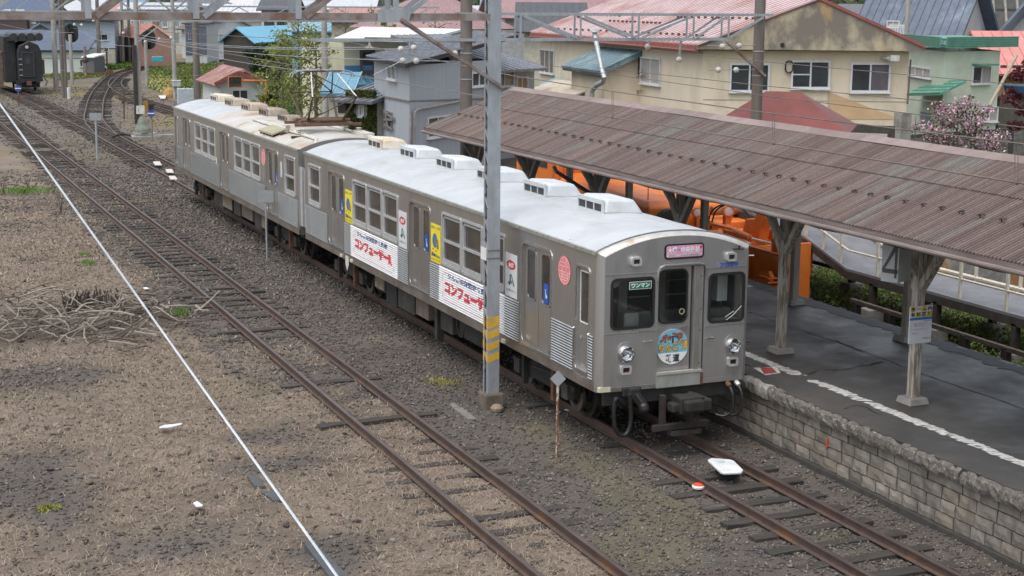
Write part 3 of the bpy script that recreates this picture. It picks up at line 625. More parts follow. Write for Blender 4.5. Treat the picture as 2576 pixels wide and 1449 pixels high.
# ================================================================== TRAIN
HW = 1.385; ZC = 3.21; ZA = 3.49; CL = 17.5
def arch(x): return ZA-(ZA-ZC)*(min(abs(x), HW)/HW)**2.2
def rr_loop(w, h, r, n=4):
    out = []
    for cx, cy, a0 in ((w/2-r, h/2-r, 0), (-w/2+r, h/2-r, 90), (-w/2+r, -h/2+r, 180), (w/2-r, -h/2+r, 270)):
        for i in range(n+1): a = rad(a0+90*i/n); out.append((cx+r*math.cos(a), cy+r*math.sin(a)))
    return out
def ring(mb, o, ux, uy, nn, w, h, t, r, d, mi=0):
    o, ux, uy, nn = Vector(o), Vector(ux), Vector(uy), Vector(nn)
    A = rr_loop(w, h, r); B = rr_loop(w-2*t, h-2*t, max(r-t, .012)); n = len(A)
    P = lambda L, k: [o+ux*a+uy*b+nn*k for a, b in L]
    vv = P(A, 0)+P(A, d)+P(B, d)+P(B, 0)
    ff = []
    for i in range(n):
        j = (i+1) % n
        ff += [(i, j, n+j, n+i), (n+i, n+j, 2*n+j, 2*n+i), (2*n+i, 2*n+j, 3*n+j, 3*n+i)]
    return mb.add(vv, ff, mi)
def rplate(mb, o, ux, uy, w, h, r, mi=0, n=4):
    o, ux, uy = Vector(o), Vector(ux), Vector(uy)
    return mb.poly([o+ux*a+uy*b for a, b in rr_loop(w, h, r, n)], mi)
def rslab(mb, o, ux, uy, nn, w, h, r, d, mi=0):
    o, ux, uy = Vector(o), Vector(ux), Vector(uy)
    return mb.slab([o+ux*a+uy*b for a, b in rr_loop(w, h, r)], Vector(nn)*d, mi)
def disc(mb, o, ux, uy, r, n=40, a0=0, a1=360, mi=0):
    o, ux, uy = Vector(o), Vector(ux), Vector(uy); return mb.poly([o+ux*r*math.cos(rad(a0+(a1-a0)*i/n))+uy*r*math.sin(rad(a0+(a1-a0)*i/n)) for i in range(n if a1-a0 == 360 else n+1)], mi)
RIBP = .74/16
def ribd(z):
    t = ((z-1.12)/RIBP) % 1.0; return .024*math.sin(math.pi*t)**.8 if 0 < t < 1 else 0.
ZR = [1.12+RIBP*(k+f) for k in range(16) for f in (0, .18, .5, .82)]+[1.86]
def corr_panel(mb, sx, y0, y1):
    x = lambda z: sx*(HW+.004+ribd(z))
    vv = []
    for z in ZR: vv += [(x(z), y0, z), (x(z), y1, z)]
    n = len(ZR)
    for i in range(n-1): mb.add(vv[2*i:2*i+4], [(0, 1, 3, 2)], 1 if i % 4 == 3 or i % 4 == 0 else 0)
    mb.add([(sx*(HW-.002), y, z) for y in (y0, y1) for z in (1.12, 1.86)]+[], [])
    for y in (y0, y1): mb.add([(x(z), y, z) for z in ZR]+[(sx*(HW-.002), y, 1.86), (sx*(HW-.002), y, 1.12)], [tuple(range(n+2))])
    return mb
groove = M('groove_shade', (.20,.19,.18), (.15,.14,.13), 4, .5, .6)  # darker steel for valley faces, groove shade put into the colour
def drape(ob, sx, lift=.003):
    bm = bmesh.new(); bm.from_mesh(ob.data)
    for z in ZR: bmesh.ops.bisect_plane(bm, geom=bm.verts[:]+bm.edges[:]+bm.faces[:], plane_co=(0, 0, z), plane_no=(0, 0, 1))
    for v in bm.verts: v.co.x = sx*(HW+.004+ribd(v.co.z)+lift)
    bm.to_mesh(ob.data); bm.free()
WINS = [(16.05, 17.13), (12.17, 13.25), (11.05, 12.12), (9.93, 11.0), (6.10, 7.18), (5.0, 6.06), (3.89, 4.95)]
DOORS = [(1.85, 3.10), (7.91, 9.16), (13.99, 15.30)]
CABD = (.37, .85)
SEGS = [(.17, .33), (.92, 1.78), (3.18, 7.84), (9.23, 13.91), (15.38, 17.42)]
def wall_cut(mb, P, us, vs, holes):
    us = sorted(set(us)); vs = sorted(set(vs))
    for a, b in zip(us, us[1:]):
        for c, d in zip(vs, vs[1:]):
            m, k = (a+b)/2, (c+d)/2
            if any(h[0] < m < h[1] and h[2] < k < h[3] for h in holes): continue
            mb.add([P(a, c), P(b, c), P(b, d), P(a, d)], [(0, 1, 2, 3)])
pinkm = M('pink_mark', (.72,.20,.22), (.62,.16,.18), 6, .5); postery = M('poster_yellow', (.82,.66,.03), (.76,.60,.03), 4, .4); whiteb = M('banner_white', (.74,.74,.74), (.68,.68,.69), 4, .4)
inkred = M('banner_red', (.62,.035,.05), None, 5, .45); inknavy = M('banner_navy', (.03,.055,.22), None, 5, .45); greenk = M('sign_green', (.02,.17,.11), None, 5, .45)
stickb = M('sticker_blue', (.02,.09,.42), None, 5, .4); rubberh = M('hose_black', (.014,.014,.015), None, 5, .45)
def car(label, ym, cab, car2=False):
    t = thing('train_car', (0, (ym(0)+ym(CL))/2, 0), label, 'train car', 'cars of the silver train')
    D = 1 if ym(1) > ym(0) else -1
    # ---- side walls, with openings
    holes = [(a, b, 1.91, 2.97) for a, b in WINS]+[(a, b, 1.17, 2.96) for a, b in DOORS]+[(*CABD, 1.2, 2.90)]
    for sx in (-1, 1):
        P = lambda s, z, d=0: (sx*(HW+d), ym(s), z)
        mb = MB(); us = [.14, CL]+[q for h in holes for q in h[:2]]; vz = [1.0, ZC]+[q for h in holes for q in h[2:]]
        wall_cut(mb, P, us, vz, holes)
        for a, b, c, d in holes:
            for (s0, z0), (s1, z1) in (((a, c), (b, c)), ((b, c), (b, d)), ((b, d), (a, d)), ((a, d), (a, c))):
                mb.add([P(s0, z0), P(s1, z1), P(s1, z1, -.075), P(s0, z0, -.075)], [(0, 1, 2, 3)])
        mb.build('side_wall', steel, t)
        mb = MB(); mb.mm(*sorted((sx*(HW-.03), sx*(HW+.006))), *sorted((ym(.15), ym(CL))), .95, 1.105); mb.build('skirt', skirtm, t)
        nrm = (sx, 0, 0); ux = (0, -D*1.0, 0)
        for a, b in SEGS:
            parts = [(a, b, ribm)]
            if not car2 and sx < 0 and a == 3.18: parts = [(3.18, 3.865, ribm), (3.87, 7.31, whiteb), (7.315, 7.84, ribm)]
            if not car2 and sx < 0 and a == 9.23: parts = [(9.23, 9.925, ribm), (9.93, 13.40, whiteb), (13.405, 13.91, ribm)]
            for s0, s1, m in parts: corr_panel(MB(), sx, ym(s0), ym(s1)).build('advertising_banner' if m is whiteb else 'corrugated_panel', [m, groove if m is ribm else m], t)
        for a, b in WINS:
            c = (a+b)/2; w, h = b-a, 1.06; o = (sx*(HW-.02), ym(c), 2.44); mb = MB()
            ring(mb, o, ux, (0,0,1), nrm, w+.01, h+.01, .05, .06, .036)
            yy = lambda s: ym(s)
            xin = sorted((sx*(HW-.055), sx*(HW-.008))); xlo = sorted((sx*(HW-.05), sx*(HW+.004)))
            mb.mm(*xin, *sorted((ym(a+.05), ym(b-.05))), 2.86, 2.895); mb.mm(*xlo, *sorted((ym(a+.05), ym(b-.05))), 2.385, 2.43); mb.mm(*xlo, *sorted((ym(a+.05), ym(b-.05))), 1.96, 2.03)
            for q in (a+.05, b-.085): mb.mm(*xin, *sorted((ym(q), ym(q+.035))), 1.96, 2.9)
            win = mb.build('window', alu, t)
            for z0, z1, dx in ((2.415, 2.92, .045), (1.97, 2.40, .035)):
                mb = MB(); mb.mm(*sorted((sx*(HW-dx), sx*(HW-dx-.006))), *sorted((ym(a+.045), ym(b-.045))), z0, z1); mb.build('pane', dglass, win)
        for k, (a, b) in enumerate(DOORS):
            mid = (a+b)/2
            mb = MB(); o = (sx*(HW-.002), ym(mid), 2.075); ring(mb, o, ux, (0,0,1), nrm, b-a+.10, 1.84, .05, .16, .012); mb.build('door_frame', ribm, t)
            mb = MB(); mb.mm(*sorted((sx*(HW-.07), sx*(HW+.02))), *sorted((ym(a+.01), ym(b-.01))), 1.128, 1.172); mb.build('door_sill', ribm, t)
            for s0, s1 in ((a+.004, mid-.006), (mid+.006, b-.004)):
                mb = MB(); wz = (1.98, 2.87); ws = ((s0+s1)/2-.185, (s0+s1)/2+.185)
                Q = lambda s, z: (sx*(HW-.05), ym(s), z)
                wall_cut(mb, Q, [s0, s1, *ws], [1.174, 2.955, *wz], [(*ws, *wz)])
                mb.add([(sx*(HW-.05), ym(s0), 1.174), (sx*(HW-.05), ym(s0), 2.955), (sx*(HW-.08), ym(s0), 2.955), (sx*(HW-.08), ym(s0), 1.174)], [(0,1,2,3)]); mb.add([(sx*(HW-.05), ym(s1), 1.174), (sx*(HW-.05), ym(s1), 2.955), (sx*(HW-.08), ym(s1), 2.955), (sx*(HW-.08), ym(s1), 1.174)], [(0,1,2,3)])
                dr = mb.build('door', skirtm if False else steel, t)
                mb = MB(); ring(mb, (sx*(HW-.054), ym(sum(ws)/2), 2.425), ux, (0,0,1), nrm, .40, .92, .035, .10, .014); mb.build('window_frame', chrome if False else ribm, dr)
                mb = MB(); rplate(mb, (sx*(HW-.052), ym(sum(ws)/2), 2.425), ux, (0,0,1), .37, .89, .09); mb.build('pane', dglass, dr)
            mb = MB(); mb.mm(*sorted((sx*(HW-.09), sx*(HW-.058))), *sorted((ym(mid-.006), ym(mid+.006))), 1.174, 2.955); mb.build('door_seal', gask, t)
            if sx < 0:
                sk = a+.31 if D > 0 else b-.31
                if D > 0 or k == 2:
                    mb = MB(); ys_ = ym(sk); mb.mm(*sorted((sx*(HW-.045), sx*(HW-.048))), ys_-.10, ys_+.10, 2.02, 2.36); s_ = mb.build('sticker', stickb, t)
                    mb = MB(); mb.add([(sx*(HW-.0435), ys_+u*.1, 2.19+v*.16) for u, v in ((-.5,-.5),(.1,-.5),(.3,.2),(.05,.2),(-.1,-.1),(-.5,-.2))], [(0,1,2,3,4,5)]); disc(mb, (sx*(HW-.0435), ys_+.02, 2.25), (0,1,0), (0,0,1), .02, 10); mb.build('pictogram', whiteb, s_)
        # cab side door
        a, b = CABD; mb = MB(); Q = lambda s, z: (sx*(HW-.06), ym(s), z); ws, wz = (a+.10, b-.06), (1.98, 2.82)
        wall_cut(mb, Q, [a, b, *ws], [1.2, 2.9, *wz], [(*ws, *wz)]); cd = mb.build('cab_door', steel, t)
        mb = MB(); rplate(mb, (sx*(HW-.064), ym(sum(ws)/2), 2.4), ux, (0,0,1), ws[1]-ws[0]+.02, .86, .02); mb.build('pane', dglass, cd)
        mb = MB(); ring(mb, (sx*(HW-.06), ym(sum(ws)/2), 2.4), ux, (0,0,1), nrm, ws[1]-ws[0]+.02, .86, .018, .03, .012); mb.build('window_frame', whitep, cd)
        mb = MB(); ring(mb, (sx*(HW-.002), ym((a+b)/2), 2.05), ux, (0,0,1), nrm, b-a+.07, 1.77, .035, .1, .014); mb.build('door_frame', ribm, t)
        mb = MB(); xo = sx*(HW+.03)
        for s_ in (a-.03, b+.04): mb.tube([(sx*HW, ym(s_), 1.35), (xo, ym(s_), 1.37), (xo, ym(s_), 1.85), (sx*HW, ym(s_), 1.87)], .011, 6)
        mb.build('handrail', chrome, t, smooth=True)
        mb = MB(); mb.bar((sx*(HW-.06), ym(b-.04), 1.72), (sx*(HW-.02), ym(b-.16), 1.70), .02); mb.build('handle', chrome, cd)
        mb = MB(); mb.mm(*sorted((sx*(HW-.02), sx*(HW+.035))), *sorted((ym(.1), ym(CL))), ZC-.035, ZC+.018); mb.build('drip_rail', M('drip_rail', (.33,.335,.31), (.22,.225,.20), 9, .6, .2, 0, 60, (1,2,1), c3=(.16,.16,.12), s3=5, r3=(.52,.62)), t)
        if not car2:
            for s_ in (4.3, 13.75):
                mb = MB(); mb.slab([(sx*(HW+.012), ym(s_+u), z) for u, z in ((-.13,1.06),(.13,1.06),(.13,.86),(0,.70),(-.13,.86))], (-sx*.008, 0, 0)); mb.build('white_plate', M('plate_white', (.58,.58,.53), (.5,.49,.43), 5, .6), t)
                for u in (.42, -.42): mb = MB(); mb.mm(*sorted((sx*(HW-.01), sx*(HW+.045))), ym(s_+u)-.07, ym(s_+u)+.07, .98, 1.045); mb.build('side_lamp', M('lamp_cream', (.60,.57,.42), None, 5, .5), t)
    # ---- rounded cab corners and roof front
    K = [(0, .930, .06), (.02, .958, .035), (.055, .982, .015), (.10, .996, .004), (.145, 1.0, 0)]
    mb = MB()
    for sx in (-1, 1):
        vv = []
        for s, k, dz in K: vv += [(sx*HW*k, ym(s), .95), (sx*HW*k, ym(s), ZC-dz)]
        mb.add(vv, [(2*i, 2*i+1, 2*i+3, 2*i+2) for i in range(len(K)-1)])
    mb.build('corner_panels', steelF, t, smooth=True)
    XS = [(-1+2*i/32)*HW for i in range(33)]
    mb = MB(); vv = [(x*k, ym(s), arch(x)-dz) for s, k, dz in K for x in XS]; n = 33
    mb.add(vv, [(i*n+j, i*n+j+1, (i+1)*n+j+1, (i+1)*n+j) for i in range(len(K)-1) for j in range(n-1)])
    mb.build('roof_front', M('roof_front_steel', (.56,.55,.52), (.46,.44,.40), 6, .45, .5, 0, 60, c3=(.40,.33,.25), s3=3, r3=(.58,.7)), t, smooth=True)
    mb = MB(); mb.tube([(x, ym(.15), arch(x)+.004) for x in XS], .017, 6); mb.build('roof_seam', M('seam_grey', (.11,.12,.13), None, 5, .6), t, smooth=True)
    cuts = [(.145, CL, roofw)] if not car2 else [(.145, 6.2, roofw), (6.2, CL, roofr)]
    for s0, s1, m in cuts:
        ns = 30; mb = MB(); rr = random.Random(4); vv = []
        for i in range(ns+1):
            s = s0+(s1-s0)*i/ns
            vv += [(x, ym(s), arch(x)+(0 if abs(x) > 1.3 or i in (0, ns) else .004*math.sin(s*5.1+x*2)+rr.uniform(-.0015, .0015))) for x in XS]
        mb.add(vv, [(i*n+j, i*n+j+1, (i+1)*n+j+1, (i+1)*n+j) for i in range(ns) for j in range(n-1)]); mb.build('roof', m, t, smooth=True)
    # ---- front
    FX = lambda x, z, d=0: (x, ym(-d), z)
    fh = [(-1.16, -.42, 1.985, 2.775), (-.33, .52, 1.19, 2.93), (.61, 1.25, 1.97, 2.755)]
    xw = HW*.93; us = [-xw, xw]+[q for h in fh for q in h[:2]]+[(-1+2*i/28)*xw for i in range(29)]; us = [u for u in us if abs(u) <= xw+1e-6]
    us = sorted(us); us2 = [us[0]]
    for u in us[1:]:
        if u-us2[-1] > .012 or any(abs(u-q) < 1e-6 for h in fh for q in h[:2]): us2.append(u)
    vz = [.95, 2.98]+[q for h in fh for q in h[2:]]; mb = MB(); wall_cut(mb, FX, us2, vz, fh)
    for a, b in zip(us2, us2[1:]): mb.add([FX(a, 2.98), FX(b, 2.98), FX(b, arch(b/.93)-.06), FX(a, arch(a/.93)-.06)], [(0,1,2,3)])
    for a, b, c, d in fh:
        for (s0, z0), (s1, z1) in (((a, c), (b, c)), ((b, c), (b, d)), ((b, d), (a, d)), ((a, d), (a, c))):
            mb.add([FX(s0, z0), FX(s1, z1), FX(s1, z1, -.1), FX(s0, z0, -.1)], [(0,1,2,3)])
    mb.build('front_wall', steelF, t)
    ub, un = (D*1.0, 0, 0), (0, -D*1.0, 0)
    def FB(name, m, x0, x1, z0, z1, d0, d1, par=t, bev=0): mb = MB(); mb.mm(x0, x1, *sorted((ym(-d0), ym(-d1))), z0, z1); return mb.build(name, m, par, bevel=bev)
    for a, b, c, d in (fh[0], fh[2]):
        mb = MB(); ring(mb, FX((a+b)/2, (c+d)/2, -.01), ub, (0,0,1), un, b-a+.05, d-c+.05, .045, .10, .024); w_ = mb.build('windscreen', gask, t, smooth=True)
        mb = MB(); rplate(mb, FX((a+b)/2, (c+d)/2, .002), ub, (0,0,1), b-a-.03, d-c-.03, .075); mb.build('pane', clear, w_)
    # centre door, recessed
    mb = MB(); Q = lambda x, z: FX(x, z, -.085); wall_cut(mb, Q, [-.33, .31, -.27, .23], [1.19, 2.93, 2.0, 2.86], [(-.27, .23, 2.0, 2.86)]); fd = mb.build('gangway_door', steelF, t)
    mb = MB(); ring(mb, FX(-.02, 2.43, -.085), ub, (0,0,1), un, .545, .90, .035, .12, .014); mb.build('window_gasket', gask, fd, smooth=True)
    mb = MB(); rplate(mb, FX(-.02, 2.43, -.08), ub, (0,0,1), .49, .85, .1); mb.build('pane', clear, fd)
    mb = MB(); ring(mb, FX(-.02, 2.43, -.088), ub, (0,0,1), un, .585, .94, .03, .14, .010); mb.build('window_frame', ribm, fd, smooth=True)
    FB('door_post', steelF, .335, .50, 1.19, 2.925, -.10, -.012); FB('door_post', M('post_light', (.27,.255,.235), (.22,.205,.185), 4, .5, .5), .36, .43, 1.19, 2.92, -.05, .004)
    FB('door_gap', gask, .308, .335, 1.19, 2.92, -.14, -.095)
    mb = MB()
    for z in (2.75, 2.2, 1.85, 1.3): disc(mb, FX(.46, z, -.0105), ub, (0,0,1), .012, 10)
    mb.build('door_post_bolts', gask, t)
    mb = MB(); mb.tube([FX(-.345, 2.70, .006), FX(-.34, 2.86, .012), FX(-.30, 2.93, .014), FX(-.22, 2.955, .014), FX(.42, 2.955, .014), FX(.5, 2.93, .014), FX(.535, 2.86, .012), FX(.54, 2.70, .006)], .017, 6); mb.build('door_rain_gutter', ribm, t, smooth=True)
    FB('door_step', M('step_light', (.48,.46,.42), (.38,.36,.33), 5, .5, .3), -.335, .50, 1.16, 1.20, -.05, .03)
    FB('apron', M('apron_paint', (.33,.345,.32), (.25,.26,.24), 5, .6, .2, 0, 60, (1,1,.4), c3=(.22,.11,.06), s3=3.2, r3=(.6,.7)), -.335, .495, .945, 1.155, -.06, .016)
    FB('apron_corner', rustm, .47, .525, .945, 1.14, -.05, .022)
    for z in (2.86, 1.905):
        for x0, x1 in ((-xw+.005, -.345), (.54, xw-.005)): FB('belt_trim', ribm, x0, x1, z-.008, z+.008, 0, .007)
    FB('plate', steelF, -.66, -.43, 1.915, 1.965, 0, .012); FB('plate', steelF, .58, .80, 1.90, 1.95, 0, .012)
    for x, z in ((-1.02, 1.94), (-.78, 1.94)): mb = MB(); disc(mb, FX(x, z, .004), ub, (0,0,1), .013, 8); mb.build('bolt', chrome, t)
    FB('lower_trim', ribm, -xw+.01, -.345, .955, 1.02, 0, .006); FB('lower_trim', steelF, .53, xw-.01, .955, 1.03, 0, .006)
    rv = MB()
    for i in range(13):
        for x in ((-xw+.06+i*.072), (.56+i*.06)): disc(rv, FX(x, 1.035, .0015), ub, (0,0,1), .007, 6)
    rv.build('rivets', ribm, t)
    for x in (-.90, 1.075):
        hz = 1.565 if x < 0 else 1.54
        mb = MB(); rslab(mb, FX(x, hz-.12, 0), ub, (0,0,1), un, .30, .62, .13, .012); hl = mb.build('headlight', steelF, t)
        mb = MB(); mb.rev(FX(x, hz, .0), un, [(0, .14), (.05, .138), (.075, .125), (.08, .112), (.06, .105), (.03, .095)], 28, caps=False); mb.build('bezel', chrome, hl, smooth=True)
        mb = MB(); mb.rev(FX(x, hz, .006), un, [(0, .012), (.012, .05), (.05, .102)], 24, caps=False); mb.build('reflector', chrome, hl, smooth=True)
        mb = MB(); mb.rev(FX(x, hz, .046), un, [(0, .103), (.014, .07), (.02, .03), (.021, .005)], 24, caps=False); mb.build('lens', glassmat('lens_glass', (.9,.92,.93), 1) if 'lens_glass' not in MATS else MATS['lens_glass'], hl, smooth=True)
        mb = MB(); mb.rev(FX(x, hz, .012), un, [(0, .02), (.03, .018), (.035, .005)], 10); mb.build('bulb', whitep, hl)
        mb = MB(); ring(mb, FX(x, hz-.26, .0), ub, (0,0,1), un, .195, .155, .038, .035, .05); tl = mb.build('tail_light', alu, t, smooth=True)
        mb = MB(); rplate(mb, FX(x, hz-.26, .03), ub, (0,0,1), .13, .09, .01); mb.build('lens', M('tail_lens', (.05,.014,.012), None, 4, .2), tl)
    for x, z in ((-.76, 3.06), (.975, 3.04)):
        mb = MB(); ring(mb, FX(x, z, 0), ub, (0,0,1), un, .18, .145, .034, .035, .065); tl = mb.build('marker_light', alu, t, smooth=True)
        mb = MB(); rplate(mb, FX(x, z, .04), ub, (0,0,1), .12, .085, .01); mb.build('lens', M('marker_lens', (.03,.032,.032), None, 4, .15), tl)
    if not cab:
        return t
    # ---- only on the near cab: sign, marks, interior, couplings
    mb = MB(); rslab(mb, FX(.12, 3.175, 0), ub, (0,0,1), un, .72, .25, .06, .012); sg_ = mb.build('destination_sign', gask, t)
    mb = MB(); rplate(mb, FX(.12, 3.178, .0135), ub, (0,0,1), .66, .19, .035); mb.build('sign_face', M('sign_pink', (.66,.30,.46), (.62,.27,.43), 4, .3), sg_)
    mb = MB(); mb.poly([FX(-.205, 3.093, .0155), FX(.445, 3.093, .0155), FX(.445, 3.138, .0155), FX(-.205, 3.138, .0155)]); mb.build('sign_strip', M('sign_strip', (.62,.52,.58), None, 4, .3), sg_)
    txt('大鰐', .1, 'lettering', whiteb, sg_, FX(-.105, 3.20, .0165), ub, (0,0,1), bold=.004, fit=(.165, .105)); txt('－', .1, 'lettering', M('sign_brown', (.30,.16,.12), None, 4, .4), sg_, FX(.02, 3.205, .0165), ub, (0,0,1), bold=.004, fit=(.045, .014)); txt('中央弘前', .1, 'lettering', whiteb, sg_, FX(.225, 3.20, .0165), ub, (0,0,1), bold=.004, fit=(.345, .105))
    txt('ŌWANI', .1, 'lettering', inkk, sg_, FX(-.105, 3.115, .0172), ub, (0,0,1), fit=(.12, .026)); txt('CHŪŌ-HIROSAKI', .1, 'lettering', inkk, sg_, FX(.225, 3.115, .0172), ub, (0,0,1), fit=(.33, .026))
    mb = MB(); disc(mb, FX(.42, 3.235, .016), ub, (0,0,1), .022, 14); mb.build('red_dot', inkred, sg_)
    npl = FB('number_plate', M('plate_bluegrey', (.20,.23,.28), (.17,.19,.235), 4, .5), .73, 1.17, 2.885, 2.985, 0, .006); npl.data.transform(Matrix.Translation((0,0,-.03)))
    txt('7039', .1, 'lettering', M('plate_blue', (.05,.13,.36), None, 4, .5), npl, FX(.96, 2.905, .0085), ub, (0,0,1), bold=.006, fit=(.36, .085))
    # head mark
    cz, R_ = 1.595, .292; cx = -.012; hm = thing('x', (0,0,0), '', '') if False else None
    mb = MB(); mb.rev(FX(cx, cz, -.085), un, [(0, R_), (.022, R_), (.024, R_-.008)], 48); hmk = mb.build('head_mark', M('mark_rim', (.30,.42,.46), None, 4, .4), t)
    zs = cz-.095; an = math.degrees(math.asin((zs-cz)/(R_-.008)))
    mb = MB(); disc(mb, FX(cx, cz, -.0605), ub, (0,0,1), R_-.006, 40, an, 180-an); mb.build('mark_sky', M('mark_blue', (.16,.46,.58), (.13,.41,.54), 3, .4), hmk)
    mb = MB(); disc(mb, FX(cx, cz, -.0605), ub, (0,0,1), R_-.006, 30, 180-an, 360+an); mb.build('mark_base', whiteb, hmk)
    mk = MB(); rr = random.Random(2)
    def sq(x, z, w, h, a=0): mk.add([FX(cx+x+u*math.cos(a)*w-v*math.sin(a)*h, cz+z+u*math.sin(a)*w+v*math.cos(a)*h, -.0585) for u, v in ((-.5,-.5),(.5,-.5),(.5,.5),(-.5,.5))], [(0,1,2,3)])
    sq(0, .105, .035, .085); sq(-.045, .16, .11, .022, .3); sq(.05, .165, .12, .022, -.0); mk.build('mark_tree', M('mark_bark', (.045,.03,.05), None, 4, .5), hmk)
    mk = MB()
    for i in range(46):
        s_ = rr.choice((-1, 1)); x = s_*rr.gauss(.125, .05)+(.02 if s_ > 0 else 0); z = .16+rr.gauss(0, .032)+(.03 if s_ > 0 else 0)
        if x*x+z*z < .066: 
            a = rr.uniform(0, 6); w = rr.uniform(.016, .042)
            mk.add([FX(cx+x+math.cos(a+k*1.2566)*w*rr.uniform(.6, 1), cz+z+math.sin(a+k*1.2566)*w*.8, -.0570-.00002*i) for k in range(5)], [(0,1,2,3,4)])
    mk.build('mark_fruit', M('mark_red', (.22,.06,.05), (.30,.10,.06), 30, .5), hmk)
    ob_ = M('mark_outline', (.17,.10,.04), None, 4, .5); og = M('mark_orange', (.62,.38,.10), None, 4, .5)
    for i, (ch, x, w) in enumerate((('り', -.205, .10), ('ん', -.075, .12), ('ご', .06, .12), ('畑', .205, .14))):
        txt(ch, .1, 'lettering', ob_, hmk, FX(cx+x, cz-.012+.012*i, -.0575), ub, (0,0,1), bold=.011, fit=(w+.018, .162)); txt(ch, .1, 'lettering', og, hmk, FX(cx+x, cz-.012+.012*i, -.0565), ub, (0,0,1), bold=.005, fit=(w, .145))
    for ch, x in (('鉄', -.065), ('道', .07)): txt(ch, .1, 'lettering', M('mark_ink', (.04,.04,.06), None, 4, .5), hmk, FX(cx+x, cz-.185, -.0575), ub, (0,0,1), bold=.004, fit=(.125, .14))
    # wiper, grab rails, rungs, latch
    mb = MB(); mb.tube([FX(.93, 1.985, .02), FX(1.04, 2.07, .05), FX(1.20, 2.21, .04)], .009, 6); mb.tube([FX(.90, 2.04, .03), FX(1.06, 2.13, .035)], .008, 6); mb.build('wiper', M('wiper_grey', (.30,.30,.30), None, 6, .5, .3), t, smooth=True)
    for x0, x1, z in ((-.57, -.43, 1.735), (.57, .70, 1.70)): mb = MB(); mb.tube([FX(x0, z, .0), FX(x0, z, .035), FX(x1, z, .035), FX(x1, z, 0)], .011, 6); mb.build('grab_rail', chrome, t, smooth=True)
    mb = MB(); mb.bar(FX(.12, 1.905, -.085), FX(.26, 1.93, -.05), .022); mb.build('door_handle', skirtm, fd)
    mb = MB(); ring(mb, FX(.15, 2.17, -.079), ub, (0,0,1), un, .10, .10, .012, .05, .004); mb.build('key_ring', M('ring_cream', (.55,.5,.33), None, 4, .4), fd)
    for z in (1.15, 1.55, 2.05, 2.5, 3.02): mb = MB(); mb.tube([(HW-.02, ym(.08), z), (HW+.07, ym(.06), z), (HW+.07, ym(.24), z), (HW-.02, ym(.26), z)], .012, 6); mb.build('rung', chrome, t, smooth=True)
    mb = MB(); mb.bar(FX(1.02, 3.16, 0), FX(1.2, 3.155, .05), .02); mb.bar(FX(1.12, 3.16, .03), FX(1.12, 3.22, .04), .02); mb.build('lamp_bracket', blk, t)
    # ワンマン plate behind the glass
    mb = MB(); mb.mm(-.86, -.46, *sorted((ym(-.005), ym(-.009))), 2.605, 2.73); om = mb.build('service_plate', whiteb, t)
    mb = MB(); mb.poly([FX(-.852, 2.613, .0105), FX(-.468, 2.613, .0105), FX(-.468, 2.722, .0105), FX(-.852, 2.722, .0105)]); mb.build('plate_face', greenk, om)
    txt('ワンマン', .1, 'lettering', whiteb, om, FX(-.66, 2.667, .0125), ub, (0,0,1), bold=.005, fit=(.33, .075))
    # cab interior
    inn = M('cab_lining', (.34,.36,.33), (.28,.29,.27), 3, .7); ind = M('cab_dark', (.06,.058,.054), None, 3, .7)
    mb = MB(); mb.mm(-1.3, 1.3, *sorted((ym(1.3), ym(1.34))), 1.1, 3.25); bh = mb.build('cab_bulkhead', inn, t)
    mb = MB(); mb.mm(-.86, -.4, *sorted((ym(1.295), ym(1.28))), 1.15, 2.55); mb.build('cab_locker', M('locker_brown', (.17,.12,.09), None, 3, .7), bh)
    for x0, x1 in ((-.22, .24), (.5, 1.1)):
        mb = MB(); mb.mm(x0, x1, *sorted((ym(1.295), ym(1.285))), 1.95, 2.75); wn = mb.build('bulkhead_window', ind, bh)
        mb = MB()
        for z in (2.2, 2.45, 2.7): mb.mm(x0, x1, *sorted((ym(1.28), ym(1.265))), z, z+.02)
        mb.build('shade_rails', inn, wn)
    mb = MB(); mb.mm(-1.3, 1.3, *sorted((ym(.1), ym(1.3))), 1.05, 1.12); mb.build('cab_floor', ind, t)
    mb = MB(); mb.mm(.45, 1.28, *sorted((ym(.14), ym(.55))), 1.12, 1.98); mb.mm(.55, 1.2, *sorted((ym(.3), ym(.56))), 1.98, 2.12); mb.build('driver_desk', ind, t, bevel=.02)
    mb = MB(); mb.mm(.70, .86, *sorted((ym(.45), ym(.7))), 1.9, 2.6); mb.mm(1.05, 1.24, *sorted((ym(.5), ym(.9))), 2.2, 2.65); mb.build('cab_cabinet', M('cab_pale', (.55,.58,.56), None, 3, .6), t)
    mb = MB(); mb.mm(-1.25, -1.0, *sorted((ym(.25), ym(.6))), 1.5, 2.22); mb.mm(-.78, -.5, *sorted((ym(.3), ym(.6))), 1.6, 2.16); mb.build('cab_box', M('cab_grey', (.5,.5,.47), None, 3, .6), t, bevel=.03)
    mb = MB(); mb.rev((-.98*D, ym(.35), 2.72), (0, -D, 0), [(0, .02), (.03, .12), (.05, .13)], 18); mb.build('cab_fan', M('fan_cream', (.62,.62,.57), None, 3, .5), t, smooth=True)
    # couplings
    def fa(x, y, Y): return gy((1900+x*.62112)/1.5652, (850+y*.62112)/1.5652, Y)
    cp = MB(); cp.mm(-.15, .30, -.50, -.22, .60, .88); cp.mm(-.10, .24, -.62, -.48, .66, .84); cp.mm(-.27, -.12, -.46, -.26, .63, .78); cp.mm(.28, .44, -.50, -.25, .62, .82); cp.mm(-.05, .16, -.3, 1.2, .64, .82)
    cp.build('coupler', blk, t, bevel=.03)
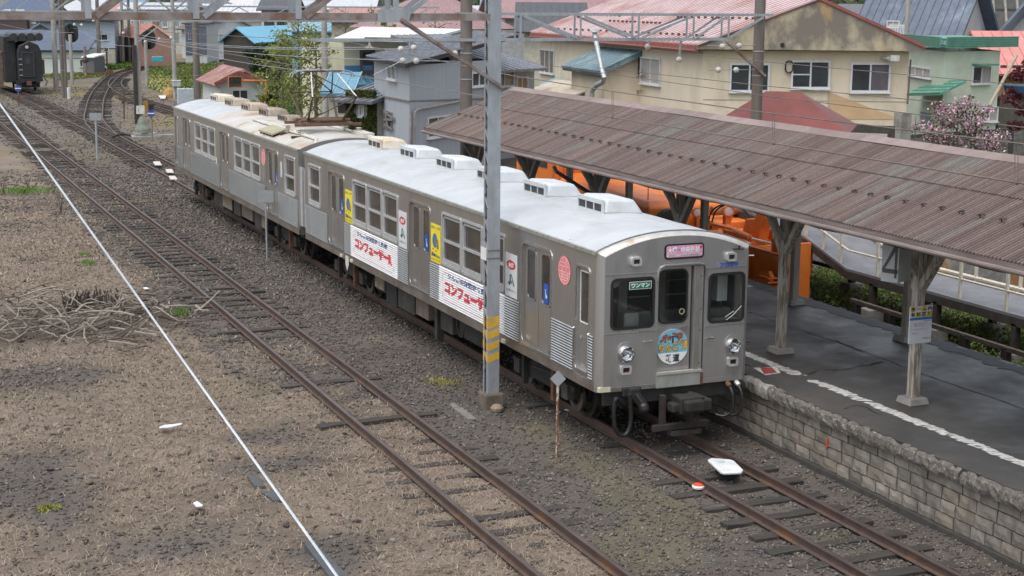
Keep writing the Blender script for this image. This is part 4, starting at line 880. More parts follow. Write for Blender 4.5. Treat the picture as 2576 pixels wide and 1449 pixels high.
    cp = MB(); cp.mm(-.46, .56, -.20, -.10, .27, .37); cp.mm(-.30, -.22, -.16, -.05, .30, .85); cp.mm(.22, .30, -.16, -.05, .30, .85); cp.build('pilot_bar', M('pilot_iron', (.04,.03,.026), (.026,.021,.019), 6, .8), t, bevel=.008)
    cp = MB(); cp.mm(-.14, .40, -.24, -.06, .18, .255); cp.build('pilot_plate', grime, t)
    mb = MB(); mb.mm(-.95, -.62, -.05, .02, .86, 1.01); mb.mm(-.88, -.68, -.16, -.03, .84, 1.02); mb.build('jumper_socket', blk, t, bevel=.02)
    mb = MB(); mb.bar((-.78, -.14, .92), (-.70, -.26, .76), .12, .13); mb.rev((-.70, -.26, .80), (.1, -.3, -1), [(0, .06), (.05, .085), (.12, .085), (.16, .06)], 16); mb.build('jumper_plug', rubberh, t, bevel=.02)
    LP = [fa(*q, -.27) for q in ((933,1130), (937,1200), (941,1280), (932,1345), (912,1382), (885,1392), (855,1375), (838,1330), (833,1250), (838,1190), (850,1160))]+[Vector((-1.0, -.1, .72)), Vector((-1.0, .1, .8))]
    sm = resample3(LP, 4); mb = MB(); mb.tube(sm, .034, 10); mb.build('jumper_cable', rubberh, t, smooth=True)
    for ox in (.0, .17):
        mb = MB(); mb.tube(resample3([(1.0+ox, .02, .92), (1.02+ox, -.12, .80), (1.03+ox, -.16, .60), (1.0+ox, -.15, .45), (.90+ox, -.08, .38), (.8+ox, 0, .40)], 4), .026, 8); mb.build('air_hose', rubberh, t, smooth=True)
        mb = MB(); mb.rev((1.0+ox, .0, .92), (0, -1, -.4), [(0, .04), (.06, .045), (.1, .03)], 10); mb.build('hose_cock', rustm if ox == 0 else alu, t)
    mb = MB(); mb.mm(-1.25, 1.25, .05, .12, .72, .95); mb.build('end_beam', blk, t)
    mb = MB(); mb.mm(-1.36, -1.16, -.012, .10, .965, 1.04); mb.build('corner_lamp', M('lamp_cream', (.6,.57,.42)), t)
    return t
def resample3(P, k):
    P = [Vector(q) for q in P]; out = []
    for i in range(len(P)-1):
        p0, p1, p2, p3 = P[max(i-1,0)], P[i], P[i+1], P[min(i+2,len(P)-1)]
        for j in range(k):
            t = j/k; out.append(.5*((2*p1)+(p2-p0)*t+(2*p0-5*p1+4*p2-p3)*t*t+(3*p1-p0-3*p2+p3)*t**3))
    return out+[P[-1]]
Y2 = 35.62
car1 = car('stainless front train car with destination sign and white advertising banners', lambda s: s, True)
car2 = car('stainless rear train car with a raised pantograph on its rusty roof', lambda s: Y2-s, False, True)
# non-cab ends, bellows
for t, y, d in ((car1, 17.5, 1), (car2, Y2-17.5, -1)):
    mb = MB(); XS = [(-1+2*i/32)*HW for i in range(33)]
    mb.poly([(-HW, y, .95), (HW, y, .95)]+[(x, y, arch(x)) for x in reversed(XS)]); mb.build('end_wall', steel, t)
    mb = MB(); mb.mm(-HW+.04, -HW+.10, *sorted((y, y+d*.22)), 1.2, 2.75); mb.build('end_rail', alu, t)
mb = MB()
for i in range(7):
    w = .62 if i % 2 else .56; yy = 17.5+.62*i/7; mb.mm(-w, w, yy+.004, yy+.62/7-.004, 1.1, 3.05+(.05 if i % 2 else 0))
mb.build('gangway_bellows', M('bellows', (.06,.06,.065), (.04,.04,.042), 6, .8), car1)
# underfloor gear and bogies
def underfloor(t, ym, boxes):
    for i, (s0, s1, z0, z1, fin) in enumerate(boxes):
        for sx in (-1, 1):
            mb = MB(); y0, y1 = sorted((ym(s0), ym(s1))); xo = 1.12 if sx < 0 else 1.0
            mb.mm(*sorted((sx*.35, sx*xo)), y0, y1, z0, z1); eb = mb.build('equipment_box', [grime, blk, grime, M('box_brown', (.16,.125,.095), (.11,.085,.065), 4, .7)][i % 4], t, bevel=.015)
            if fin:
                mb = MB(); n = max(3, int((y1-y0)/.085))
                for k in range(n): yy = y0+.04+(y1-y0-.08)*k/(n-1); mb.mm(*sorted((sx*(xo+.002), sx*(xo+.03))), yy-.014, yy+.014, z0+.05, z1-.05)
                mb.build('cooling_fins', M('fin_cream', (.36,.31,.24), (.24,.2,.15), 5, .7), eb)
    y0, y1 = sorted((ym(.3), ym(17.2))); mb = MB(); mb.mm(-1.3, 1.3, y0, y1, .96, 1.0); mb.mm(-.3, .3, y0, y1, .72, .96); mb.build('underframe', blk, t)
def bogie(t, yc):
    for sx in (-1, 1):
        mb = MB(); x0, x1 = sorted((sx*.88, sx*1.02))
        mb.slab([(x0, yc+u, z) for u, z in ((-1.35,.52),(-1.35,.62),(-.6,.66),(-.35,.78),(.35,.78),(.6,.66),(1.35,.62),(1.35,.52),(.55,.46),(.4,.40),(-.4,.40),(-.55,.46))], (x1-x0, 0, 0)); bf = mb.build('bogie_frame', blk, t, bevel=.01)
        for u in (-1.05, 1.05):
            mb = MB(); mb.rev((sx*.52, yc+u, .43), (sx, 0, 0), [(0, .455), (.03, .46), (.035, .43), (.13, .425), (.135, .34), (.09, .33), (.09, .16), (.14, .15), (.16, .10)], 32); w = mb.build('wheel', wheelm, t, smooth=True)
            mb = MB(); mb.rev((sx*.80, yc+u, .43), (sx, 0, 0), [(0, .30), (.05, .30), (.05, .19), (.0, .19)], 28, caps=False); mb.rev((sx*.7, yc+u, .43), (sx, 0, 0), [(0, .1), (.24, .1), (.26, .075)], 14); mb.build('brake_disc', M('disc_steel', (.15,.14,.13), (.10,.09,.08), 6, .5, .6), w, smooth=True)
            mb = MB(); mb.mm(*sorted((sx*.92, sx*1.08)), yc+u-.13, yc+u+.13, .36, .64); mb.build('axle_box', grime, bf, bevel=.02)
            mb = MB(); mb.mm(*sorted((sx*1.02, sx*1.12)), yc+u*.62-.05, yc+u*.62+.05, .25, .80); mb.build('brake_caliper', rustm if u < 0 else blk, bf)
        mb = MB(); mb.rev((sx*.96, yc, .78), (0,0,1), [(0, .2), (.04, .22), (.09, .2), (.13, .22), (.18, .19)], 18); mb.build('air_spring', rubberh, bf, smooth=True)
        mb = MB(); mb.tube([(sx*1.06, yc-.7, .70), (sx*1.08, yc+.3, .64)], .022, 6); mb.build('rod', grime, bf)
    mb = MB(); mb.mm(-.9, .9, yc-.25, yc+.25, .45, .72)
    for u in (-1.05, 1.05): mb.cyl((-.9, yc+u, .43), (.9, yc+u, .43), .07, 12)
    mb.build('axles', blk, t)
for t, ym in ((car1, lambda s: s), (car2, lambda s: Y2-s)):
    bogie(t, ym(3.0)); bogie(t, ym(14.75))
underfloor(car1, lambda s: s, [(11.7,12.35,.5,.94,True), (10.85,11.6,.30,.94,False), (9.65,10.75,.36,.94,False), (8.75,9.55,.42,.94,False), (7.3,8.0,.40,.92,False), (5.3,6.9,.48,.94,False)])
underfloor(car2, lambda s: Y2-s, [(5.6,6.9,.30,.94,False), (7.0,8.3,.38,.94,True), (8.5,9.4,.36,.94,False), (9.6,11.0,.42,.94,False), (11.3,12.2,.3,.94,False), (12.3,12.9,.40,.94,True)])
mb = MB(); mb.mm(-1.1, -.95, 8.25, 8.4, .1, .95); mb.build('drop_pipe', grime, car1)
mb = MB(); mb.tube(resample3([(-1.1, 7.1, .9), (-1.12, 6.95, .55), (-1.12, 6.7, .5), (-1.1, 6.5, .9)], 4), .02, 6); mb.build('sagging_cable', rubberh, car1)
# roof ventilators
def vent(t, yc, m, h=.255, sc=1.0, x0=-.13, wid=.70):
    ly = .55*sc; xa, xb = x0, x0+wid; zb = lambda x: arch(x)-.015
    b_ = [(xa-.03, -ly), (xb+.06, -ly), (xb+.06, ly), (xa-.03, ly)]; tp = [(xa+.02, -ly+.07), (xb-.12, -ly+.09), (xb-.12, ly-.09), (xa+.02, ly-.07)]
    mb = MB(); mb.add([(x, yc+y, zb(x)) for x, y in b_]+[(x, yc+y, ZA+h*(1 if x < (xa+xb)/2 else .86)) for x, y in tp], [(0,3,2,1),(4,5,6,7),(0,1,5,4),(1,2,6,5),(2,3,7,6),(3,0,4,7)])
    v = mb.build('roof_ventilator', m, t, bevel=.055, smooth=True)
    z0, z1 = zb(xa)+.03, ZA+h-.03
    mb = MB(); mb.mm(xa-.075, xa-.03, yc-ly+.06, yc+ly-.06, z0+.145, z1+.012); mb.build('flap', m, v)
    mb = MB(); mb.mm(xa-.07, xa-.02, yc-ly+.05, yc+ly-.05, z0-.025, z0+.01)
    for k in range(4): yy = yc-ly+.07+(2*ly-.14)*k/3; mb.mm(xa-.066, xa-.02, yy-.014, yy+.014, z0+.01, z0+.145)
    mb.build('louver_frame', m, v)
    for k in range(3):
        ya = yc-ly+.086+(2*ly-.14)*k/3; mb = MB(); mb.mm(xa-.05, xa-.03, ya, ya+(2*ly-.14)/3-.032, z0+.01, z0+.145); mb.build('louver', M('louver_mesh', (.035,.035,.038), (.06,.06,.063), 30, .7), v)
for k, y in enumerate((2.88, 5.34, 7.82, 10.3, 12.8, 15.3)): vent(car1, y, ventr if k == 5 else ventw)
for k, y in enumerate((34.2, 31.8, 29.3)): vent(car2, y, (ventr, M('vent_tan', (.40,.34,.27), (.33,.27,.21), 3, .6), M('vent_tan', (.4,.34,.27)))[k])
vent(car2, 26.85, ventb, .25); vent(car2, 24.5, ventb, .16, .9)
# pantograph
iron = M('pantograph_iron', (.10,.065,.045), (.06,.045,.038), 6, .75, .2); silv = M('pantograph_tube', (.62,.62,.60), (.5,.48,.46), 6, .5, .3); pyc = 20.6
pg = MB()
for s in (-1, 1):
    pg.mm(-.95, .95, pyc+s*.55-.04, pyc+s*.55+.04, 3.66, 3.74); pg.mm(s*.62-.04, s*.62+.04, pyc-.75, pyc+.75, 3.70, 3.77); pg.tube([(-.7, pyc+s*.28, 3.80), (.7, pyc+s*.28, 3.80)], .045, 8)
    pg.tube([(-.5, pyc+s*.12, 3.74), (.55, pyc+s*.12, 3.74)], .05, 8)
for i in range(10):
    rr_ = random.Random(i); x = rr_.uniform(-.7, .7); pg.box((x, pyc+rr_.uniform(-.5, .5), 3.72+rr_.uniform(-.06, .08)), (rr_.uniform(.1, .35), rr_.uniform(.06, .2), .08))
pgb = pg.build('pantograph_base', M('pantograph_rust', (.15,.085,.055), (.10,.065,.05), 6, .85, 0, .2, 50), car2)
for sx in (-.85, .85):
    for s in (-.62, .62):
        mb = MB(); z = arch(sx)-.01; prof = []
        for k in range(4): prof += [(.02+k*.055, .045), (.035+k*.055, .085), (.05+k*.055, .085), (.062+k*.055, .045)]
        mb.rev((sx, pyc+s, z), (0,0,1), prof, 14); mb.build('insulator', M('insulator_cream', (.60,.57,.50), (.42,.37,.30), 9, .35), pgb, smooth=True)
        mb = MB(); mb.mm(sx-.22, sx+.22, pyc+s-.06, pyc+s+.06, z-.03, z+.03); mb.build('insulator_foot', grime, pgb)
arm = MB(); arm2 = MB(); ky = 1.22; kz = 4.50; tz = 5.12
for s in (-1, 1):
    for sx in (-1, 1):
        arm.tube([(sx*.50, pyc+s*.28, 3.80), (sx*.62, pyc+s*ky, kz)], [.036, .024], 8)
        (arm2 if s < 0 else arm).tube([(sx*.62, pyc+s*ky, kz), (sx*.36, pyc+s*.16, tz)], [.022, .016], 8)
    arm.tube([(-.64, pyc+s*ky, kz), (.64, pyc+s*ky, kz)], .02, 8); arm.tube([(-.50, pyc+s*.28, 3.8), (.62, pyc+s*ky, kz)], .016, 6); arm.tube([(.62, pyc+s*ky, kz), (-.36, pyc+s*.16, tz)], .018, 6)
arm.build('pantograph_arm', iron, car2, smooth=True); arm2.build('pantograph_arm', silv, car2, smooth=True)
bow = MB()
for s in (-1, 1):
    bow.tube([(-.90, pyc+s*.13, 4.98), (-.86, pyc+s*.13, 5.08), (-.74, pyc+s*.13, 5.15), (-.5, pyc+s*.13, 5.175), (.5, pyc+s*.13, 5.175), (.74, pyc+s*.13, 5.15), (.86, pyc+s*.13, 5.08), (.90, pyc+s*.13, 4.98)], .016, 6)
bow.build('pantograph_bow', galv, car2, smooth=True)
mb = MB(); mb.mm(-.52, .52, pyc-.14, pyc+.14, 5.125, 5.16); mb.build('pantograph_pan', iron, car2)
mb = MB(); mb.tube(resample3([(-.72, 25.9, arch(-.72)+.05), (-.78, 25.2, arch(-.78)+.045), (-.80, 22, arch(-.8)+.045), (-.80, 18.9, arch(-.8)+.045), (-.84, 18.35, arch(-.84)+.03), (-.95, 18.14, arch(-.95)-.06)], 4), .032, 8); mb.tube([(-.70, 25.2, arch(-.7)+.04), (-.72, 18.7, arch(-.72)+.04), (-.86, 18.13, arch(-.86)-.04)], .026, 8); mb.build('roof_conduit', M('conduit_pale', (.58,.57,.54), (.47,.45,.41), 6, .5), car2, smooth=True)
mb = MB(); mb.tube([(.85, 24.0, arch(.85)+.05), (.85, 18.5, arch(.85)+.05)], .04, 8); mb.mm(.7, 1.0, 19.0, 20.2, arch(.9)+.03, arch(.9)+.14); mb.build('roof_conduit', M('conduit_pale', (.58,.57,.54)), car2, smooth=False)
mb = MB(); a_ = arch(-1.0); mb.add([(-1.28, y, arch(-1.28)+.07) for y in (21.3, 22.9)]+[(-.86, y, arch(-.86)+.08) for y in (22.9, 21.3)]+[(-1.28, y, arch(-1.28)+.12) for y in (21.3, 22.9)]+[(-.86, y, arch(-.86)+.12) for y in (22.9, 21.3)], [(0,3,2,1),(4,5,6,7),(0,1,5,4),(1,2,6,5),(2,3,7,6),(3,0,4,7)]); rb = mb.build('roof_grille', M('grille_olive', (.34,.32,.22), (.27,.25,.17), 4, .7), car2)
mb = MB()
for k in range(5): mb.mm(-1.24, -1.2, 21.35+k*.37, 21.40+k*.37, arch(-1.24)-.02, arch(-1.24)+.08)
mb.mm(-1.2, -.9, 21.4, 22.8, arch(-1.2)-.02, arch(-1.2)+.06); mb.build('grille_legs', blk, rb)
# ---- lettering and posters on the left side
ax_, uz_ = (0,-1,0), (0,0,1)
for c, seg in ((11.66, 0), (5.59, 1)):
    for s_, w, h, z, m, bd in (('コンフューザーR', 2.75, .27, 1.49, inkred, .016), ('りんごの交信かく乱剤', 2.2, .115, 1.745, inknavy, .008)):
        ob = txt(s_, .2, 'banner_lettering', m, car1, (-1.42, c+(.08 if m is inknavy else 0), z), ax_, uz_, bold=bd, fit=(w, h)); drape(ob, -1)
    mb = MB(); Y0, Y1 = c+1.5, c-1.5
    for a, b, p, q in ((Y0-.08, Y1+.1, 1.22, 1.236), (Y0, Y0-.012, 1.26, 1.38), (Y1+.02, Y1+.035, 1.27, 1.36), (Y0, Y0-.012, 1.6, 1.72), (Y0-.05, Y0-.28, 1.772, 1.786), (Y1+.05, Y1+.3, 1.772, 1.786)):
        mb.add([(-1.42, a, p), (-1.42, b, p), (-1.42, b, q), (-1.42, a, q)], [(0,1,2,3)])
    ob = mb.build('banner_border', inkred, car1); drape(ob, -1)
XF = -HW-.004
def SP(name, m, y0, y1, z0, z1, par=car1, x=XF): mb = MB(); mb.mm(x-.003, x+.003, min(y0,y1), max(y0,y1), z0, z1); return mb.build(name, m, par)
for y0 in (13.29, 7.25):
    p_ = SP('poster', postery, y0, y0+.57, 1.885, 2.665); yc = y0+.285; f = lambda u, v, k=0: (XF-.0045-.0012*k, yc-u*.57, 1.885+v*.78)
    txt('農家に優しい噴霧', .1, 'lettering', M('poster_green', (.06,.28,.10), None, 4, .5), p_, f(0, .91), ax_, uz_, bold=.002, fit=(.5, .06))
    mb = MB(); e = [f(-.07+.27*math.cos(a*.21)*.95, .57+.19*math.sin(a*.21), 0) for a in range(30)]; mb.poly(e); mb.build('picture', M('poster_blue', (.03,.13,.25), (.06,.22,.36), 18, .4), p_)
    mb = MB(); mb.poly([f(.0, .60, 1), f(.26, .62, 1), f(.32, .45, 1), f(.18, .36, 1), f(.02, .44, 1)]); mb.build('picture', M('poster_grey', (.35,.30,.16), (.08,.09,.10), 35, .5), p_)
    mb = MB(); mb.poly([f(.02, .62, 2), f(.16, .60, 2), f(.12, .52, 2), f(.03, .55, 2)]); mb.build('picture', inkred, p_)
    mb = MB()
    for u, v in ((-.25, .34), (.05, .31), (.28, .40)): disc(mb, f(u, v, 3), ax_, uz_, .022, 12)
    mb.build('picture', inkk, p_)
    txt('Shin', .1, 'lettering', inknavy, p_, f(-.2, .20), ax_, uz_, bold=.006, fit=(.26, .085)); txt('Etsu', .1, 'lettering', M('poster_green', (.06,.28,.1)), p_, f(.25, .18), ax_, uz_, bold=.006, fit=(.22, .07)); txt('株式会社 農業機械', .1, 'lettering', M('poster_olive', (.42,.33,.02), None, 4, .5), p_, f(0, .07), ax_, uz_, bold=.003, fit=(.5, .05))
for y0 in (9.345, 3.32):
    p_ = SP('advert_panel', M('panel_white', (.62,.645,.66), (.57,.59,.61), 3, .4), y0, y0+.53, 1.88, 2.665); yc = y0+.265; f = lambda u, v, k=0: (XF-.0045-.0012*k, yc-u*.53, 1.88+v*.785)
    mb = MB(); mb.poly([(f(0,0)[0], yc-.205*math.cos(a*.2094), 1.88+.785*.745+.085*math.sin(a*.2094)) for a in range(30)]); mb.build('red_oval', inkred, p_)
    txt('全農', .1, 'lettering', whiteb, p_, f(0, .745, 1), ax_, uz_, bold=.006, fit=(.27, .09))
    mb = MB(); mb.poly([f(-.02,.53), f(.05,.53), f(.32,.27), f(.22,.27)]); mb.poly([f(-.10,.53,1), f(-.02,.53,1), f(-.02,.30,1), f(-.12,.27,1), f(-.25,.30,1), f(-.25,.35,1), f(-.13,.33,1)]); mb.poly([f(-.02,.40,2), f(.10,.36,2), f(.05,.31,2)]); mb.build('emblem', M('emblem_green', (.015,.10,.07), None, 4, .4), p_)
    txt('JA全農あおもり', .1, 'lettering', M('text_grey', (.2,.21,.22), None, 4, .5), p_, f(0, .15), ax_, uz_, bold=.001, fit=(.46, .055))
for par, yc, zc in ((car1, 1.31, 2.735), (car2, 21.93, 2.66)):
    mb = MB(); disc(mb, (XF-.003, yc, zc), ax_, uz_, .245, 40); cm = mb.build('round_mark', pinkm, par)
    pk = M('mark_pale', (.80,.62,.60), None, 6, .5); mb = MB()
    for u0, u1, v0, v1 in ((-.17,.02,.12,.135), (-.17,.02,.06,.075), (-.08,-.065,-.02,.2), (.06,.075,-.03,.2), (-.2,.2,-.03,-.018), (-.14,.16,-.075,-.062), (-.1,.12,-.12,-.107), (-.01,.005,-.2,-.03), (-.08,.1,-.165,-.152), (.1,.18,.07,.08), (-.12,-.105,-.14,-.03), (.13,.145,-.14,-.03)):
        mb.add([(XF-.0045, yc-u, zc+v) for u, v in ((u0,v0),(u1,v0),(u1,v1),(u0,v1))], [(0,1,2,3)])
    mb.build('mark_lines', pk, cm)
    mb = MB(); ring(mb, (XF-.003, yc, zc), ax_, uz_, (-1,0,0), .455, .455, .008, .2275, .0015); mb.build('mark_rim', pk, cm)
for i, ch in enumerate('7013'): txt(ch, .1, 'lettering', M('panel_white', (.6,.6,.6)), car2, (XF-.002, 21.97, 2.31-.095*i), ax_, uz_, bold=.004, fit=(.06, .075))
SP('notice', whiteb, 28.25, 28.38, 1.83, 2.05, car2); SP('notice', M('panel_white', (.6,.6,.6)), 19.85, 20.0, 2.3, 2.72, car2)
# ================================================================== MASTS, GANTRIES, WIRES
insm = M('insulator_white', (.50,.50,.47), (.38,.37,.34), 6, .35)
def insulator(parent, c, r=.085, axis=(1,0,0)):
    mb = MB(); a = Vector(axis).normalized()
    mb.rev(Vector(c)-a*r, a, [(0, .02), (.15*r, .5*r), (.5*r, .92*r), (r, 1.0*r), (1.5*r, .9*r), (1.85*r, .5*r), (2*r, .02)], 14); return mb.build('insulator', insm, parent, smooth=True)
MX, MY = -1.72, 3.70
mast = thing('lattice_mast', (MX, MY, -.2), 'grey steel lattice mast with yellow striped foot beside the train', 'mast')
h = .108
mb = MB()
for sy in (-1, 1):
    mb.mm(MX-h, MX+h, *sorted((MY+sy*h, MY+sy*(h-.012))), .12, 9.5)
    for sx in (-1, 1): mb.mm(*sorted((MX+sx*h, MX+sx*(h+.006))), *sorted((MY+sy*h, MY+sy*(h-.06))), .12, 9.5)
mb.build('channel', galv, mast)
mb = MB(); z = .5; k = 0
while z < 9.4:
    for sx in (-1, 1):
        a, b = (MY-h+.03, MY+h-.03) if (k+(sx > 0)) % 2 else (MY+h-.03, MY-h+.03); mb.bar((MX+sx*(h-.01), a, z), (MX+sx*(h-.01), b, z+.20), .008, .045, up=(1,0,0))
    z += .20; k += 1
mb.build('lacing', galv, mast)
mb = MB(); mb.mm(MX-.19, MX+.19, MY-.19, MY+.19, -.35, .13); mb.build('footing', M('footing_brown', (.15,.12,.095), (.09,.075,.06), 5, .9, 0, .4, 40), mast, bevel=.03)
mb = MB()
for i in range(10):
    z = .16+i*.05
    for u in (-.085, .085): mb.rev((MX+u, MY-h, z), (0,-1,0), [(0, .012), (.008, .01)], 8)
mb.build('rivets', galv, mast)
zA, zB = gy(1232, 797, MY-h).z, gy(1232, 915, MY-h).z
n = 4; st = (zA-zB)/n
for i in range(n):
    t0 = zA-st*i; t1 = t0-st*(.62 if i else .75); sk = .07 if i else 0
    mb = MB(); mb.slab([(MX-h-.002, MY-h-.003, t1-.07), (MX+h+.002, MY-h-.003, t1), (MX+h+.002, MY-h-.003, t0), (MX-h-.002, MY-h-.003, t0-sk)], (0, .002, 0)); mb.build('warning_stripe', yel, mast)
    for sy in (-1, 1): mb = MB(); mb.mm(MX-h-.009, MX-h-.0065, *sorted((MY+sy*(h+.001), MY+sy*(h-.06))), t1-.05, t0-.02); mb.build('warning_stripe', yel, mast)
a, b = gx(1217.5, 622, MX-h-.01), gx(1229.5, 658, MX-h-.01)
mb = MB(); mb.mm(MX-h-.022, MX-h-.012, a.y-.13, a.y+.13, b.z, a.z); mb.build('plate', whitep, mast)
for z in (a.z-.04, b.z+.04): mb = MB(); mb.mm(MX-h-.012, MX+h+.012, MY-h-.012, MY+h+.012, z, z+.014); mb.build('band', polebr, mast)
# gantry beam from the mast to the left
gan = thing('catenary_gantry', (-6, MY, 6.8), 'rusty steel gantry truss crossing the top left corner', 'gantry')
for dy, m in ((-.22, galvr), (.22, galv)):
    mb = MB(); y = MY+dy; mb.mm(-16, MX-h-.03, y-.006, y+.006, 6.77, 6.89); mb.mm(-16, MX-h-.03, y, y+.09*(1 if dy < 0 else -1), 6.77, 6.782); mb.build('bottom_chord', m, gan)
    mb = MB(); mb.mm(-16, MX-h-.03, y-.006, y+.006, 7.95, 8.07); mb.build('top_chord', galv, gan)
    for i in range(8):
        x = -3.57-1.675*i; mb = MB(); mb.mm(x-.05, x+.05, y-.02, y-.008, 6.79, 7.96); mb.build('vertical', galv, gan)
        mb = MB(); mb.bar((x+.12, y-.028, 6.82), (x+1.62, y-.028, 7.95), .012, .085, up=(0,0,1)); mb.build('diagonal', galvr if i % 2 else galv, gan)
mb = MB(); mb.bar((MX+.13, MY-.14, 5.62), (-3.5, MY-.26, 6.80), .075, .05); mb.build('knee_brace', galvr, gan)
mb = MB(); mb.bar((MX+.05, MY+.14, 5.75), (-3.4, MY+.24, 6.80), .07, .05); mb.build('knee_brace', galv, gan)
mb = MB(); mb.slab([(-3.35, MY-.262, 6.74), (-3.9, MY-.262, 6.74), (-3.9, MY-.262, 6.95), (-3.3, MY-.262, 6.98)], (0, .01, 0)); mb.build('gusset', galv, gan)
def pole(label, pos, r0, r1, ztop, m, cat='utility pole', group='poles of the yard'):
    t = thing('catenary_pole', (pos.x, pos.y, -.2), label, cat, group)
    mb = MB(); mb.tube([(pos.x, pos.y, -.4), (pos.x, pos.y, 2), (pos.x, pos.y, ztop)], [r0, r0*.97, r1], 14); mb.build('shaft', m, t, smooth=True)
    mb = MB()
    for z in (1.8, 3.6, 5.0, 5.7): mb.rev((pos.x, pos.y, z), (0,0,1), [(0, r0*1.03), (.03, r0*1.03)], 14, caps=False)
    mb.build('bands', galv, t); return t
G2 = 17.9
pA, pB = Vector((3.26, G2, 0)), Vector((12.42, G2, 0))
tA = pole('tall brown pole between grey house and lattice mast', pA, .175, .16, 9.5, polebr); tB = pole('brown pole in front of the cream house', pB, .17, .155, 9.5, polebr)
g2 = thing('catenary_gantry', (7.8, G2, 6.1), 'grey steel gantry truss in front of the pink metal roof', 'gantry')
for z in (6.03, 6.72):
    for dy in (-.2, .2): mb = MB(); mb.mm(3.0 if z > 6.5 else -1.0, 12.75 if z > 6.5 else 11.3, G2+dy-.03, G2+dy+.03, z, z+.075); mb.build('chord', galv, g2)
xsn = [4.75, 6.55, 8.35, 10.1, 11.25]
for i, x in enumerate(xsn):
    for dy in (-.2, .2): mb = MB(); mb.mm(x-.03, x+.03, G2+dy-.04, G2+dy-.03+.0, 6.1, 6.72); mb.build('vertical', galv, g2)
    if i < 4:
        xa, xb = (x+.1, xsn[i+1]-.1); za, zb_ = (6.70, 6.12) if i < 2 else (6.12, 6.70)
        mb = MB(); mb.bar((xa, G2-.25, za), (xb, G2-.25, zb_), .012, .07); mb.build('diagonal', galv, g2)
        mb = MB(); mb.bar((xa, G2+.25, za), (xb, G2+.25, zb_), .012, .06); mb.build('diagonal', galv, g2)
mb = MB(); mb.bar((11.2, G2-.22, 6.02), (12.55, G2-.2, 5.0), .08, .07); mb.build('knee_brace', galvr, g2)
mb = MB(); mb.bar((xsn[-1]+.05, G2-.25, 6.12), (12.4, G2-.25, 6.7), .012, .07); mb.build('diagonal', galv, g2)
for px, py, dz in ((1629,118,.2), (1708,150,.5)):
    q = gy(px, py, G2); mb = MB(); mb.bar((q.x, q.y, q.z), (q.x+.05, q.y, 6.03), .05); mb.build('hanger', galv, g2); insulator(g2, q, .085, (1,0,.2))
for px, py in ((1859,115), (1817,117), (1807,176), (1852,176)):
    q = gy(px, py, G2-.3); insulator(g2, q, .085, (1,.1,0))
for py in (115, 176):
    a, b = gy(1780, py, G2-.3), gy(1907, py-1, G2-.05); mb = MB(); mb.tube([a, b], .012, 6); mb.build('stay_rod', galv, g2)
for px, py in ((1008,123), (1041,120), (1013,152), (1047,153), (1145,134), (1088,104)):
    q = gy(px, py, G2-.3); insulator(g2, q, .08, (1,.1,0))
a, b = gy(1008, 123, G2-.3), gy(1165, 122, G2-.1); mb = MB(); mb.tube([a, b], .013, 6); a, b = gy(1013, 152, G2-.3), gy(1165, 155, G2-.1); mb.tube([a, b], .013, 6); mb.tube([gy(1013,152,G2-.3), gy(940,188,G2)], .012, 6); mb.build('stay_rod', galv, g2)
for px in (1028,): a, b = gy(px, 103, G2-.2), gy(px+4, 150, G2-.2); mb = MB(); mb.bar(a, b, .09, .03); mb.build('hanger', galv, g2)
a, b = gy(918, 98, G2), gy(1196, 103, G2); mb = MB(); mb.bar(a, b, .09, .10); mb.build('arm', galvr, g2)
q = gy(930, 116, G2-.1); mb = MB(); mb.rev(q, (0,0,-1), [(-.1, .02), (0, .05), (.03, .14), (.05, .14)], 16); mb.build('lamp_shade', insm, g2, smooth=True)
# wires
WN = 0
def wire(label, pts, r=.010, m=wirem, sag=0., grp='overhead wires'):
    P = [Vector(q) for q in pts]; out = []
    for a, b in zip(P, P[1:]):
        for i in range(10): t = i/10; q = a.lerp(b, t); q.z -= sag*4*t*(1-t); out.append(q)
    out.append(P[-1]); mb = MB(); mb.tube(out, r, 5); o = mb.build('overhead_wire', m, None, smooth=True); return tag(o, label, 'wire', grp)
cw = [gx(2700, 482, .28), gx(1932, 358, .28), gx(1288, 255, .28), Vector((-.1, 20.6, 5.19)), Vector((.2, 45, 5.25)), Vector((.1, 75, 5.3))]
wire('brown contact wire crossing low over the canopy roof', [cw[0]-Vector((0,6,0))]+cw, .012)
mw = [gx(2650, 372, .28), gx(2557, 360, .28), gx(1946, 286, .28), gx(1541, 230, .28), gx(1288, 190, .28), Vector((.05, G2, 6.0)), Vector((.1, 45, 5.7)), Vector((.1, 75, 5.9))]
wire('upper wire joined to the contact wire by thin droppers', [mw[0]-Vector((0,6,0))]+mw, .010)
for px, ya, yb in ((1541, 230, 295), (1946, 286, 360), (2557, 360, 459)):
    a, b = gx(px, ya, .28), gx(px, yb, .28); mb = MB()
    for s in (-.012, .012): mb.tube([(a.x, a.y+s*2.2, a.z), (b.x, b.y+s*2.2, b.z)], .005, 5)
    mb.rev(b, (0,0,1), [(-.03, .02), (.0, .028), (.04, .02)], 8); o = mb.build('wire_dropper', wirem); tag(o, 'thin paired dropper between two wires, %s along the canopy' % {1541: 'leftmost', 1946: 'middle', 2557: 'rightmost'}[px], 'wire dropper', 'droppers')
wire('second lowest wire sweeping across the cream house and pink blossom', [gx(1390, 166, 8.2), gx(1932, 242, 8.2), gx(2620, 326, 8.2)])
wire('thin wire crossing just below the cream house windows', [gx(1500, 170, 8.2), gx(1932, 217, 8.2), gx(2620, 281, 8.2)])
wire('thin wire crossing the cream house windows at mid height', [gx(1640, 126, 10), gx(1932, 156, 10), gx(2620, 219, 10)], .009)
s0 = at(350, 84, 92)
